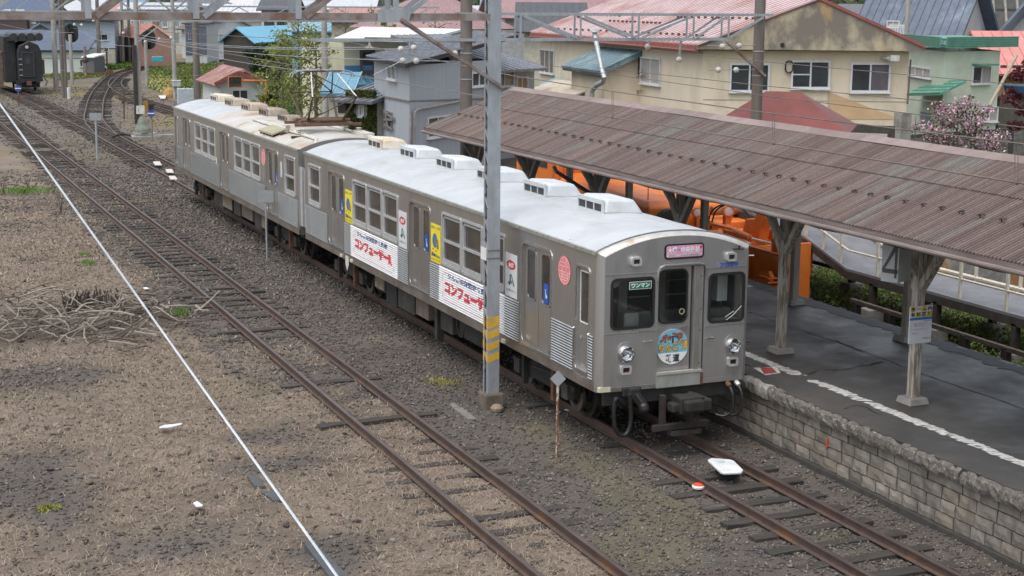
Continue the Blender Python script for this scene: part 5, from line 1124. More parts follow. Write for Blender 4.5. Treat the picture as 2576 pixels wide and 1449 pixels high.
for lb, e in (('wire running from the far yard poles to the upper insulators', (1008,123)), ('wire running from the far yard poles to the lower insulators', (1013,152)), ('wire ending at the arm lamp beside the white roof', (930,119))):
    wire(lb, [s0+Vector((random.uniform(-.5,.5), 0, random.uniform(-.3, .3))), gy(*e, G2-.3)], .012, galv, .25)
wire('wire slung between two far yard poles at left', [at(215, 85, 108), at(350, 115, 92)], .014, galv, .3)
wire('wire running left from the far signal pole', [at(-20, 55, 110), at(185, 82, 112)], .014, galv, .2)
wire('long wire from far poles behind the green tree', [at(350, 96, 92), at(760, 178, 60)], .012, galv, .2)
# guy cable: twisted bright strand close to the camera
A0, B0 = at(-60, 178, 15.5), at(905, 1530, 8.6); d = (B0-A0).normalized(); e1 = d.orthogonal().normalized(); e2 = d.cross(e1); gc = thing('guy_cable', B0, 'bright twisted steel guy cable slanting across the foreground', 'cable')
strandm = M('strand', (.62,.65,.68), (.5,.53,.56), 8, .35, .6)
Lc = (B0-A0).length
for k in range(5):
    n = 520; mb = MB(); mb.tube([A0+d*(Lc*i/n)+(e1*math.cos(k*1.2566+i*Lc/n*26)+e2*math.sin(k*1.2566+i*Lc/n*26))*.0048 for i in range(n+1)], .0044, 5); mb.build('strand', strandm, gc, smooth=True)
# far poles (position from the foot seen in the photograph)
for lb, px, py, r, m in (('stout concrete pole right of the black wagon', 142, 228, .21, concp), ('brown pole of a pair right of the black wagon', 160, 246, .15, polebr), ('brown pole standing tight beside its twin near the black wagon', 167, 246, .13, polebr),
                         ('slim pole in front of the blue grey house', 251, 182, .2, polebr), ('pole with white box in the middle of the yard', 352, 312, .16, concp), ('thick dark pole behind the rear train car', 497, 262, .25, polebr), ('pole with transformer beside the grassy bank', 441, 248, .16, concp),
                         ('left one of two thin poles before the brown house', 311, 166, .18, concp), ('right one of two thin poles before the brown house', 328, 166, .17, polebr), ('thin far pole before the white gabled house', 535, 152, .18, concp), ('tall grey pole behind the pantograph', 820, 372, .16, concp)):
    q = gz(px, py, -.2); pole(lb, q, r, r*.8, 9.5, m)
q = gz(820, 300, -.2); 
wsl = gz(344, 313, -.2); mb = MB(); mb.mm(wsl.x-.10, wsl.x+.12, wsl.y-.1, wsl.y+.1, -.3, 4.4); tag(mb.build('timber_post', woodd), 'black creosoted timber post against the boxed pole', 'post')
q = gz(352, 312, -.2); mb = MB(); z = at(354, 275, dep(q)).z; mb.mm(q.x-.24, q.x+.24, q.y-.38, q.y-.17, z-.24, z+.24); bx_ = tag(mb.build('junction_box', M('box_white', (.62,.62,.58)), bevel=.01), 'white junction box on the pole in the middle yard', 'junction box'); mb = MB(); mb.bar((q.x-.12, q.y-.385, z-.05), (q.x-.12, q.y-.385, z+.06), .02); mb.build('handle', blk, bx_)
q2 = gz(367, 302, -.2); mb = MB(); mb.mm(q2.x-.1, q2.x+.13, q2.y-.1, q2.y+.1, -.2+.35, .95); tag(mb.build('small_box', M('ochre', (.34,.20,.05))), 'ochre box low behind the white junction box', 'box')
# lattice beam far behind
fg = thing('catenary_gantry', (4, 95, 6.6), 'distant lattice beam across the far yard tracks', 'gantry')
for y in (94.8, 95.3):
    mb = MB(); mb.mm(-14, 14, y-.04, y+.04, 6.05, 6.17); mb.mm(-14, 14, y-.04, y+.04, 7.15, 7.27); mb.build('chord', galv, fg)
    mb = MB()
    for i in range(20): x = -14+i*1.4; mb.bar((x, y-.05, 6.12), (x+1.4, y-.05, 7.2) if i % 2 else (x+1.4, y-.05, 6.12), .02, .07) if i % 2 else mb.bar((x, y-.05, 7.2), (x+1.4, y-.05, 6.12), .02, .07)
    mb.build('lattice', galv, fg)
for px, py in ((205,63), (187,62), (310,83), (235,52), (365,105), (400,98), (430,95)):
    q = at(px, py, 105); insulator(fg, q, .10, (0,0,1))
fg2 = thing('catenary_gantry', (10, 70, 7), 'lattice beam joining far poles behind the near gantry', 'gantry')
for z in (5.75, 6.6): mb = MB(); mb.mm(3.2, 22, 71.2, 71.3, z, z+.09); mb.build('chord', galv, fg2)
mb = MB()
for i in range(12): x = 3.3+i*1.5; mb.bar((x, 71.18, 5.8 if i % 2 else 6.6), (x+1.5, 71.18, 6.6 if i % 2 else 5.8), .02, .06)
mb.build('lattice', galv, fg2)
for a, b in (((3.3, 71.1, 4.6), (4.9, 71.1, 5.75)), ((21, 71.1, 4.6), (19.4, 71.1, 5.75))): mb = MB(); mb.bar(a, b, .06); mb.build('knee_brace', galv, fg2)
# signals
def signal(label, px, pyh, pyb, pole_px):
    q = gz(pole_px, pyb, -.2); dd = dep(q); t = thing('colour_light_signal', q, label, 'signal', 'colour light signals'); c = at(px, pyh, dd-.3)
    mb = MB(); mb.cyl((q.x, q.y, -.3), (q.x, q.y, c.z-.1), .15, 12); mb.build('post', concp, t, smooth=True)
    v = Vector((FW.x, FW.y, 0)).normalized(); u = Vector((v.y, -v.x, 0)); mb = MB(); o = Vector((c.x, c.y, c.z))
    mb.slab([o+u*a*1.9+Vector((0,0,b*1.9)) for a, b in rr_loop(.62, .84, .30, 6)], v*.05); bd = mb.build('backboard', M('signal_black', (.012,.013,.014), None, 4, .6), t)
    for k in (.36, 0, -.36):
        mb = MB(); mb.rev(o+Vector((0,0,k*1.4))-v*.05, -v, [(0, .16), (.22, .17)], 14, caps=False); mb.build('visor', MATS['signal_black'], bd); 
        mb = MB(); disc(mb, o+Vector((0,0,k*1.4))-v*.055, u, (0,0,1), .15, 14); mb.build('lens', M('signal_lens_green', (.02,.10,.08), None, 4, .2) if k > .1 else M('signal_lens', (.03,.02,.015), None, 4, .2), bd)
    mb = MB(); mb.bar(o+Vector((0,0,-.95))-v*.1, Vector((q.x, q.y, o.z-.95)), .08); mb.build('bracket', galvr, t); mb = MB(); mb.mm(c.x-.5, c.x+.3, c.y-.15, c.y+.25, c.z-1.7, c.z-1.62); mb.build('step', galvr, t)
signal('round black signal head beside the paired brown poles', 179, 83, 214, 182); signal('round black signal head on the pole right of the boxed one', 374, 100, 216, 370)
# signs
def plate_sign(name, label, base, cz, w, h, m, rot=0., pm=galv, pr=.022, diamond=False, face=None, th=.01, cat='sign'):
    t = thing(name, base, label, cat); mb = MB(); mb.cyl((base.x, base.y, -.35), (base.x, base.y, cz+(h/2 if not diamond else 0)), pr, 8); mb.build('post', pm, t, smooth=True)
    v = Vector((math.sin(rot), math.cos(rot), 0)); u = Vector((v.y, -v.x, 0)); o = Vector((base.x, base.y, cz))-v*(pr+.012)
    pts = [(-w/2,-h/2),(w/2,-h/2),(w/2,h/2),(-w/2,h/2)] if not diamond else [(0,-h/2),(w/2,0),(0,h/2),(-w/2,0)]
    mb = MB(); mb.slab([o+u*a+Vector((0,0,b)) for a, b in pts], v*th); p = mb.build('plate', m, t); return t, o, u, v
b_ = gz(672, 655, -.19); dd = dep(b_); cz = at(672, 490, dd).z
plate_sign('track_sign', 'blank grey square sign on a slim post left of the train', b_, cz, 40*dd/3905, 30*dd/3905, M('sign_back', (.27,.29,.305), (.235,.25,.262), 4, .5), .35, galv, .03)
b_ = gz(1401, 1147, -.17); dd = dep(b_); cz = at(1401, 943, dd).z
plate_sign('track_sign', 'blank grey diamond sign on a rusty peeling post', b_, cz, 39*dd/3905, 42*dd/3905, MATS['sign_back'], .4, M('peeling_post', (.50,.46,.42), (.17,.075,.04), 16, .8, 0, .1, 60, (1,1,.5), (.46,.54)), .022, True)
b_ = gz(245, 402, -.19); dd = dep(b_); cz = at(245, 292, dd).z
plate_sign('track_sign', 'pale grey blank sign far up the yard by the switch', b_, cz, 29*dd/3905, 19*dd/3905, MATS['sign_back'], .25, galv, .05)
bluem = M('sign_blue', (.03,.05,.22), (.05,.07,.26), 5, .5)
for lb, px, pyb, pyc, r in (('blue disc with white bar on post beside the point lever', 383, 357, 284, 9.5), ('blue disc with white bar below the black wagon', 47, 240, 222, 8.5)):
    b_ = gz(px, pyb, -.2); dd = dep(b_); cz = at(px, pyc, dd).z; R_ = r*dd/3905; t = thing('switch_marker', b_, lb, 'switch marker', 'round blue switch markers'); v = Vector((FW.x, FW.y, 0)).normalized(); u = Vector((v.y, -v.x, 0))
    mb = MB(); mb.cyl((b_.x, b_.y, -.3), (b_.x, b_.y, cz+R_*1.6), .05, 8); mb.build('post', galvr, t)
    mb = MB(); mb.rev(Vector((b_.x, b_.y, cz))-v*.08, v, [(0, R_), (.03, R_)], 24); d_ = mb.build('disc', bluem, t); mb = MB(); o = Vector((b_.x, b_.y, cz))-v*.083; mb.poly([o+u*a*R_+Vector((0,0,c*R_)) for a, c in ((-.92,-.13),(.92,-.13),(.92,.13),(-.92,.13))]); mb.build('bar', whitep, d_)
    mb = MB(); mb.box((b_.x, b_.y, cz+R_*1.75), (.24, .24, .26)); mb.build('lamp', blk, t)
b_ = gz(270, 176, -.2); dd = dep(b_); cz = at(265, 124, dd).z; t, o, u, v = plate_sign('speed_sign', 'white speed board reading 25 on a rusty post', b_, cz, 13*dd/3905, 10*dd/3905, whitep, .4, rustm, .08); txt('25', .3, 'lettering', inkk, t, o-v*.02, u, (0,0,1), bold=.02, fit=(.4, .3))
# small trackside things
def slab_px(name, label, cat, px, z, th, m, bev=.02, grp=None):
    P = [gz(a, b, z) for a, b in px]; mb = MB(); mb.slab([(q.x, q.y, z-th) for q in P], (0,0,th)); o = mb.build(name, m, None, bevel=bev); return tag(o, label, cat, grp)
P_ = [gz(a, b, .0) for a, b in ((1800,1162),(1836,1164),(1852,1176),(1818,1178))]; mb = MB(); mb.slab([(q.x, q.y, -.22) for q in P_], (0,0,.2)); pm_ = mb.build('mount', blk)
o = slab_px('balise', 'white rounded plate lying between the rails before the train', 'plate', [(1780,1155),(1790,1151),(1838,1155),(1847,1158),(1870,1181),(1866,1186),(1822,1188),(1812,1185)], .03, .05, M('plate_clean', (.70,.73,.74), None, 3, .4)); 
child(pm_, o); q = gz(1815, 1163, .031); txt('03', .1, 'lettering', inkk, o, (q.x, q.y, .034), (1,0,0), (0,1,0), fit=(.1, .04))
q = gz(1757, 1227, -.12); t = thing('track_lamp', q, 'small white dome with red top beside the rail', 'marker'); mb = MB(); mb.rev(q, (0,0,1), [(0, .095), (.03, .10), (.045, .088)], 18); mb.build('base', whitep, t, smooth=True); mb = MB(); mb.rev(q+Vector((0,0,.046)), (0,0,1), [(0, .086), (.014, .075), (.02, .03)], 18); mb.build('cap', M('cap_red', (.62,.06,.03)), t, smooth=True)
for lb, px, py in (('white plate between rails behind the train, farthest', 395, 410), ('white plate between rails behind the train, middle', 426, 429), ('white plate between rails at the rear car corner', 434, 446)):
    w = 10; slab_px('balise', lb, 'plate', [(px-w, py-4), (px+w-3, py-4), (px+w+2, py+4), (px-w+4, py+4)], .02, .05, M('plate_worn', (.55,.53,.48), (.45,.43,.38), 4, .6), .015, 'white plates behind the train')
plank = M('concrete_plank', (.17,.168,.152), (.13,.127,.115), 6, .85, 0, .2, 60)
for lb, P in (('broken concrete plank, upper of two beside the siding', [(1130,1015),(1142,1012),(1158,1024),(1140,1024)]), ('concrete plank, lower of two beside the siding', [(1141,1026),(1163,1024),(1199,1053),(1178,1054)]), ('flat slate slab half buried under the cable', [(622,1195),(645,1193),(668,1222),(640,1222)]), ('flat slate slab, second under the cable', [(658,1236),(688,1233),(716,1256),(690,1259)]), ('dark slate slab at the bottom edge under the cable', [(765,1366),(790,1362),(880,1450),(830,1450)])):
    slab_px('slab', lb, 'slab', P, -.135, .08, plank if 'plank' in lb else M('slate', (.07,.075,.08)), .006)
q = gz(1250, 1028, -.12); mb = MB(); mb.rev(q, (0,0,1), [(-.1, .02), (-.04, .11), (.02, .12), (.07, .08), (.09, .02)], 9); o = mb.build('rock', M('rock_tan', (.26,.21,.16), (.2,.16,.12), 5, .9)); tag(o, 'tan rounded rock at the foot of the lattice mast', 'rock')
lit = M('litter_white', (.68,.69,.72), None, 4, .6)
P = [gz(*q, -.13) for q in ((400,1080),(415,1076),(435,1076),(457,1070),(458,1074),(437,1081),(420,1081),(402,1084))]; mb = MB(); mb.slab([(p_.x, p_.y, -.10+.01*(i % 3)) for i, p_ in enumerate(P)], (0,0,.012)); tag(mb.build('litter', lit), 'crumpled white plastic strip on the dead grass', 'litter')
P = [gz(*q, -.13) for q in ((486,1270),(496,1268),(511,1276),(508,1281),(494,1279))]; mb = MB(); mb.slab([(p_.x, p_.y, -.11+.015*(i % 2)) for i, p_ in enumerate(P)], (0,0,.012)); tag(mb.build('litter', lit), 'small white scrap on gravel near the bottom edge', 'litter')
P = [gz(*q, -.13) for q in ((360,726),(368,725),(376,728),(366,730))]; mb = MB(); mb.slab([(p_.x+0, p_.y, -.12) for p_ in P], (0,0,.02)); o = tag(mb.build('litter', lit), 'white scrap beside the siding above the brush', 'litter'); o.location.z = .0
P = [gz(*q, -.15) for q in ((1420,1034),(1430,1031),(1441,1034),(1432,1037))]; mb = MB(); mb.slab([(p_.x, p_.y, -.13) for p_ in P], (0,0,.01)); tag(mb.build('litter', lit), 'white scrap on the ballast beside the front wheel', 'litter')
# brush pile
stick = [M('branch_grey', (.21,.185,.155), (.14,.12,.10), 9, .9), M('branch_brown', (.12,.095,.078), (.075,.062,.052), 9, .9), M('branch_pale', (.31,.275,.23), (.23,.20,.165), 9, .9)]
c0 = gz(250, 800, -.15); bp_ = thing('brush_pile', c0, 'untidy heap of cut branches on the dead grass', 'brush pile'); rb = random.Random(21)
for i in range(230):
    px = rb.uniform(-20, 400) if i < 205 else rb.uniform(300, 500); py = rb.gauss(812, 32) if px < 400 else rb.gauss(778, 14)
    py = min(max(py, 745), 885); b0 = gz(px, py, -.12); L = rb.uniform(.4, 1.2)*(1 if rb.random() < .8 else 1.5); a = rb.gauss(.1, .8)+(0 if rb.random() < .5 else rb.choice((1.2, -1.1))); a += math.pi*(rb.random() < .5); tz_ = rb.uniform(.0, .34); P = []
    for k in range(6): t = k/5; P.append((b0.x+math.cos(a)*L*t, b0.y+math.sin(a)*L*t, -.07+tz_*1.5*(.5+.5*math.sin(t*2.4+i))+.03*(i % 5)/5)); a += rb.gauss(0, .10)
    r = rb.uniform(.012, .030); mb = MB(); mb.tube(P, [r*(1-.1*k) for k in range(6)], 5); mb.build('branch', stick[i % 3], bp_, smooth=True)
st_ = thing('stump', gz(225, 785, -.15), 'dark coppiced stump of short cut stems behind the branches', 'stump')
for i in range(90):
    q = gz(rb.uniform(160, 315), rb.gauss(778, 7), -.15); hgt = rb.uniform(.18, .48); mb = MB(); mb.tube([(q.x, q.y, -.25), (q.x+rb.uniform(-.05,.05), q.y+rb.uniform(-.05,.05), -.15+hgt*.5), (q.x+rb.uniform(-.1,.1), q.y+rb.uniform(-.1,.1), -.15+hgt)], [.028, .022, .012], 5); mb.build('stem', M('stump_dark', (.07,.055,.045), (.045,.037,.032), 9, .95), st_)
def sapling(label, px, pyb, hgt, n, seed):
    b0 = gz(px, pyb, -.18); t = thing('sapling', b0, label, 'sapling', 'leafless saplings'); r_ = random.Random(seed)
    for i in range(n):
        a = r_.uniform(0, 6.28); L = hgt*r_.uniform(.5, 1); mb = MB(); mb.tube([b0, b0+Vector((math.cos(a)*.05, math.sin(a)*.05, L*.4)), b0+Vector((math.cos(a)*L*.28, math.sin(a)*L*.28, L))], [.012, .009, .004], 5); mb.build('stem', stick[1], t)
sapling('bare sapling left of the cable above the brush', 153, 540, .9, 7, 1); sapling('bare sapling at the left picture edge', 8, 490, 1.0, 5, 2); sapling('bare sapling behind the bright green weed patch', 70, 478, .9, 6, 3)
# points, lever and gear beside the far switch
t = thing('point_machine', gz(365, 340, -.2), 'tarpaulin covered point lever on a concrete plinth', 'point machine'); q = gz(366, 350, -.2)
mb = MB()
for k, (w, d_, z0, z1) in enumerate(((1.5, 1.0, -.3, .0), (1.1, .8, .0, .15))): mb.mm(q.x-w/2, q.x+w/2, q.y-d_/2, q.y+d_/2, z0, z1)
mb.build('plinth', conc, t, bevel=.03)
mb = MB(); mb.rev((q.x-.1, q.y, .15), (-.1,0,1), [(0, .46), (.2, .42), (.4, .30), (.65, .2), (.8, .10), (.84, .03)], 12); mb.build('tarpaulin', M('tarp_green', (.19,.21,.18), (.13,.15,.125), 5, .8, 0, .4, 12), t)
mb = MB(); mb.tube(resample3([(q.x-.75, q.y, .0), (q.x-1.2, q.y+.1, .1), (q.x-1.7, q.y, -.05)], 4), .06, 8); mb.build('pipe', rubberh, t)
mb = MB(); q = gz(407, 350, -.2); mb.mm(q.x-.55, q.x+.65, q.y-.2, q.y+.2, -.25, .05); tag(mb.build('kerb_block', conc, bevel=.02), 'long concrete block on the dirt beside the rear car', 'block')
for lb, px, py in (('thin rusty stake beside the curved switch rails', 312, 300), ('red stake lying beside the wagon siding', 47, 268)):
    q = gz(px, py, -.2); mb = MB(); mb.tube([(q.x, q.y, -.3), (q.x+.05, q.y, 1.3 if px > 100 else .6)], .045, 8); mb.mm(q.x-.1, q.x+.1, q.y-.05, q.y+.05, .75 if px > 100 else .3, 1.0 if px > 100 else .5); tag(mb.build('stake', rustm), lb, 'stake', 'rusty stakes')
q = gz(167, 246, -.2)-Vector((.1,1.2,0)); mb = MB(); mb.cyl((q.x+.15, q.y, -.3), (q.x+.15, q.y, .62), .13, 12); mb.rev((q.x+.15, q.y, .36), (0,0,1), [(0, .135), (.04, .135)], 12); tag(mb.build('marker_post', M('marker_white', (.58,.60,.60))), 'short white marker post at the foot of the paired poles', 'post')
t = thing('switch_stand', gz(216, 193, -.2), 'rusty switch stand in front of the low white shed', 'switch stand'); q = gz(216, 193, -.2); mb = MB(); mb.cyl((q.x, q.y, -.3), (q.x, q.y, 2.6), .14, 8); mb.build('post', galvr, t); mb = MB(); mb.rev((q.x, q.y, 1.1), (0,0,1), [(0, .1), (.1, .35), (.3, .3), (.6, .12)], 10); mb.build('weight', wheelm, t); mb = MB(); mb.tube([(q.x, q.y, .1), (q.x+2.6, q.y, .05)], .08, 6); mb.rev((q.x+2.2, q.y, .1), (0,1,0), [(-.1, .35), (.1, .35)], 12); mb.build('lever', rustm, t)
q = gz(441, 248, -.2); dd = dep(q)
t = thing('relay_cabinet', q, 'pale grey cabinet hung on the transformer pole', 'cabinet'); a, b = at(433, 203, dd-.4), at(455, 218, dd-.4); mb = MB(); mb.box((a+b)/2, (.55, .4, .40)); mb.build('case', M('cab_bluegrey', (.42,.46,.50)), t, bevel=.02); mb = MB(); mb.box(((a+b)/2)+Vector((0,0,.23)), (.62, .46, .05)); mb.build('lid', whitep, t)
a, b = at(440, 92, dd), at(440, 92, dd); mb = MB(); mb.rev(a+Vector((0,-.1,-.45)), (0,0,1), [(0, .26), (.1, .28), (.75, .28), (.85, .2)], 12); mb.box(a+Vector((0,0,.62)), (.9, .1, .1)); tag(mb.build('transformer', M('transformer_grey', (.40,.46,.44))), 'grey green transformer drum on the bank side pole', 'transformer')
q = gz(427, 246, -.2); mb = MB(); mb.rev(q, (0,0,1), [(0, .55), (.25, .55), (.6, .40), (.75, .15), (.8, .08), (1.25, .06)], 14); mb.bar(q+Vector((-.45,0,1.2)), q+Vector((.45,0,1.2)), .08); tag(mb.build('hydrant_cover', M('ochre_tarp', (.36,.22,.07), (.28,.17,.06), 5, .8)), 'ochre covered lever mound beside the curved tracks', 'lever cover')
q = gz(408, 245, -.2); slab_px('tray', 'white tray on the dirt left of the ochre mound', 'tray', [(399,240),(418,240),(416,246),(404,246)], .0, .1, whitep)
q = gz(467, 262, -.2); dd = dep(q); mb = MB(); a = at(458, 222, dd); mb.mm(q.x-.55, q.x+.55, q.y-.3, q.y+.3, -.2, a.z); tag(mb.build('equipment_cabinet', M('cab_bluegrey', (.42,.46,.5)), bevel=.03), 'pale tall cabinet in the weeds behind the rear car', 'cabinet')
# ================================================================== ORANGE SNOW PLOUGH
pw = thing('snow_plough', (8.2, 14, -.2), 'bright orange rail snow plough standing behind the canopy posts', 'snow plough')
def ob(x0, x1, y0, y1, z0, z1, m=orange, nm='body', bev=.02): mb = MB(); mb.mm(x0, x1, y0, y1, z0, z1); return mb.build(nm, m, pw, bevel=bev)
# left wing blade
mb = MB(); n = 8; ny_ = 6; vv = []
for i in range(n+1):
    z = -.08+1.56*i/n; x = 7.30+.16*math.sin(math.pi*i/n)
    for j in range(ny_+1): vv.append((x+.0, 9.85-1.55*j/ny_, z-.10*(j/ny_)))
mb.add(vv, [(i*(ny_+1)+j, i*(ny_+1)+j+1, (i+1)*(ny_+1)+j+1, (i+1)*(ny_+1)+j) for i in range(n) for j in range(ny_)])
bl = mb.build('blade', orange, pw, smooth=True); sol = bl.modifiers.new('solid', 'SOLIDIFY'); sol.thickness = .03; sol.offset = 1
ob(7.2, 7.5, 8.28, 9.9, 1.42, 1.47, nm='blade_top_rib'); ob(7.24, 7.36, 8.3, 9.85, .60, .68, nm='cutting_edge')
mb = MB(); mb.add([(7.55, 9.8, -.1), (9.1, 9.8, -.1), (9.1, 9.8, 1.4), (7.55, 9.8, 1.4), (7.5, 9.9, -.1), (9.1, 9.9, -.1), (9.1, 9.9, 1.4), (7.5, 9.9, 1.4)], [(0,1,2,3),(7,6,5,4),(0,4,5,1),(3,2,6,7)]); mb.build('front_blade', orange, pw)
for y in (8.62, 8.42): ob(7.25, 7.42, y-.05, y+.05, 1.46, 1.78, nm='blade_lug')
t_ = MB(); t_.add([(7.3, 8.75, 1.48), (7.42, 8.75, 1.48), (7.42, 8.32, 1.48), (7.3, 8.32, 1.48), (7.32, 8.60, 1.82), (7.4, 8.60, 1.82), (7.4, 8.5, 1.82), (7.32, 8.5, 1.82)], [(0,1,5,4),(1,2,6,5),(2,3,7,6),(3,0,4,7),(4,5,6,7)]); t_.build('blade_bracket', orange, pw)
mb = MB(); mb.slab([(7.22, y, z) for y, z in ((8.85,.98),(8.55,1.03),(8.42,.9),(8.50,.74),(8.82,.78))], (-.10, 0, 0)); mb.mm(7.05, 7.3, 8.42, 8.86, .86, .89); mb.mm(7.05, 7.3, 8.42, 8.86, .76, .79); mb.build('blade_hinge', orange, pw)
mb = MB(); mb.cyl((7.7, 11.4, 1.62), (7.45, 9.9, 1.58), .085, 14); mb.build('cylinder', orange, pw, smooth=True); mb = MB(); mb.cyl((7.45, 9.9, 1.58), (7.36, 8.75, 1.62), .035, 10); mb.build('piston_rod', chrome, pw, smooth=True)
ob(7.0, 9.3, 10.0, 12.6, .55, 1.32, nm='front_frame'); ob(7.3, 8.9, 10.4, 12.2, 1.32, 1.45, nm='deck')
mb = MB(); mb.slab([(7.9, y, z) for y, z in ((11.1,1.4),(10.3,1.4),(10.2,1.75),(10.0,2.0),(10.0,2.25),(10.35,2.3),(10.5,1.95),(10.9,1.9))], (.28, 0, 0)); mb.build('lift_arm', orange, pw, bevel=.02)
ob(7.88, 8.22, 9.95, 10.4, 2.16, 2.34, nm='arm_head'); ob(7.5, 7.75, 10.6, 11.3, 1.45, 1.62, nm='bracket'); ob(8.3, 8.6, 10.2, 11, 1.45, 1.7, nm='bracket'); ob(7.55, 7.72, 10.9, 12, 1.6, 1.68, nm='arm')
ob(8.45, 8.62, 9.6, 9.78, 1.4, 1.75, nm='stub_post')
q = gx(1832, 531, 8.0); lz = q.z; ly = q.y
ob(7.92, 8.10, ly-.02, ly+.14, 1.3, lz-.02, nm='lamp_post')
def lamp(c, r=.16):
    mb = MB(); mb.rev(Vector(c), (-.25,-.95,-.05), [(-.18, .06), (-.15, r*.8), (0, r), (.05, r), (.06, r*.85)], 18); l = mb.build('headlamp', orange, pw, smooth=True); mb = MB(); mb.rev(Vector(c)+Vector((-.25,-.95,-.05))*.055, (-.25,-.95,-.05), [(0, r*.86), (.012, r*.5), (.015, .01)], 16); mb.build('lens', whitep, l, smooth=True)
lamp((8.0, ly, lz)); q = gx(1753, 534, 7.6); lamp(q, .14); ob(q.x+.1, q.x+.2, q.y+.2, q.y+.32, 1.2, q.z+.1, nm='lamp_post')
for k in range(2): mb = MB(); mb.tube(resample3([(7.7+k*.1, ly+.5, 1.45), (7.75+k*.12, ly+.35, 1.95), (8.0+k*.1, ly-.1, 2.15), (8.3, ly-.5, 1.9), (8.35, ly-.7, 1.5)], 5), .022, 6); mb.build('hydraulic_hose', rubberh, pw, smooth=True)
# hood and cab
mb = MB(); mb.add([(6.95, 14.2, .5), (9.4, 14.2, .5), (9.4, 20.2, .5), (6.95, 20.2, .5), (6.95, 14.2, 1.80), (9.4, 14.2, 1.80), (9.4, 20.2, 1.92), (6.95, 20.2, 1.92), (7.05, 14.45, 1.93), (9.3, 14.45, 1.93), (9.3, 20.2, 2.08), (7.05, 20.2, 2.08)], [(0,3,2,1),(0,1,5,4),(1,2,6,5),(3,0,4,7),(4,5,9,8),(5,6,10,9),(7,4,8,11),(8,9,10,11),(2,3,7,11,10,6)]); hd = mb.build('hood', orange, pw, bevel=.05)
for yy in (15.6, 17.2, 18.8): mb = MB(); mb.mm(6.943, 6.952, yy-.012, yy+.012, .55, 1.86); mb.build('panel_gap', gask, hd)
for yy in (16.4, 18.0): mb = MB(); mb.bar((6.93, yy-.08, 1.5), (6.93, yy+.08, 1.5), .02); mb.build('latch', blk, hd)
mb = MB(); mb.tube([(7.15, 14.6, 1.95), (7.15, 14.6, 2.3), (7.15, 19.9, 2.42), (7.15, 19.9, 2.05)], .02, 6); mb.build('hood_rail', orange, hd, smooth=True)
mb = MB(); mb.cyl((8.9, 17, 2.0), (8.9, 17, 2.75), .09, 12); mb.build('exhaust_stack', M('exhaust_rust', (.3,.12,.05)), hd, smooth=True)
mb = MB()
for k in range(5): mb.mm(6.92, 6.949, 14.8, 15.3, 1.25+k*.09, 1.29+k*.09)
mb.build('hood_louvres', orange, hd)
mb = MB(); mb.mm(6.9, 9.45, 20.2, 23.0, .5, 3.25); cb = mb.build('cab', orange, pw, bevel=.05)
mb = MB(); mb.mm(7.15, 8.05, 20.17, 20.195, 2.3, 2.95); mb.build('cab_window', dglass, cb); mb = MB(); mb.mm(8.3, 9.2, 20.17, 20.195, 2.3, 2.95); mb.build('cab_window', dglass, cb); mb = MB(); mb.mm(6.88, 6.899, 20.6, 21.5, 2.2, 2.95); mb.build('cab_window', dglass, cb)
mb = MB(); mb.mm(6.8, 9.55, 20.05, 23.1, 3.25, 3.33); mb.build('cab_roof', M('cab_roof_grey', (.35,.35,.34)), cb)
ob(6.95, 9.4, 14.0, 23, .35, .5, blk, 'chassis', 0); ob(6.92, 7.05, 19.8, 20.15, 1.9, 2.6, nm='stanchion'); ob(6.9, 7.15, 17.8, 20.0, 1.0, 1.12, nm='rail_trim')
mb = MB(); mb.rev((7.35, 13.9, 1.45), (0,-1,0), [(0, .36), (.25, .36), (.28, .25), (.28, .05)], 20); mb.build('blower', M('blower_dark', (.03,.025,.02)), pw, smooth=True); mb = MB(); mb.bar((7.0, 14.1, .9), (7.35, 13.8, 1.7), .08); mb.bar((7.7, 14.1, .9), (7.35, 13.8, 1.7), .08); mb.build('blower_stay', orange, pw)
mb = MB(); mb.cyl((8.4, 13.4, 1.75), (9.3, 13.4, 1.75), .12, 14); mb.build('exhaust', M('exhaust_rust', (.30,.12,.05)), pw, smooth=True); ob(8.2, 9.3, 12.7, 14.1, .6, 1.55, nm='engine_cover')
for y in (12, 15.5, 19, 22):
    for s in (-1, 1): mb = MB(); mb.rev((8.2+s*.48, y, .33), (s,0,0), [(0, .36), (.03, .36), (.04, .33), (.13, .33)], 20); mb.build('wheel', wheelm, pw, smooth=True)
# ================================================================== RAMP WALKWAY
rp = thing('walkway_ramp', (9.6, 5, 0), 'grey decked walkway with cream railings on dark steel trestles', 'walkway')
deckm = M('walkway_deck', (.17,.175,.19), (.135,.14,.15), 3, .7, 0, .2, 120)
RL = [(9.15, -12, 1.0), (9.15, 8.4, 1.0), (9.15, 10.15, 1.5), (9.15, 12.8, 1.78), (9.15, 18, 1.95), (9.15, 26, 2.2)]
for (x, y0, z0), (x1, y1, z1) in zip(RL, RL[1:]):
    mb = MB(); mb.add([(9.15, y0, z0), (10.85, y0, z0), (10.85, y1, z1), (9.15, y1, z1), (9.15, y0, z0-.06), (10.85, y0, z0-.06), (10.85, y1, z1-.06), (9.15, y1, z1-.06)], [(0,1,2,3),(7,6,5,4),(0,4,5,1),(1,5,6,2),(2,6,7,3),(3,7,4,0)]); mb.build('deck', deckm, rp)
    for x in (9.2, 10.8): mb = MB(); mb.bar((x, y0, z0-.15), (x, y1, z1-.15), .10, .18); mb.build('girder', woodd, rp)
cream = M('cream_rail_paint', (.56,.53,.45), (.47,.43,.35), 6, .6, c3=(.22,.10,.06), s3=5, r3=(.62,.7)); steelrail = M('top_rail', (.50,.48,.46), (.36,.28,.24), 6, .5, .3)
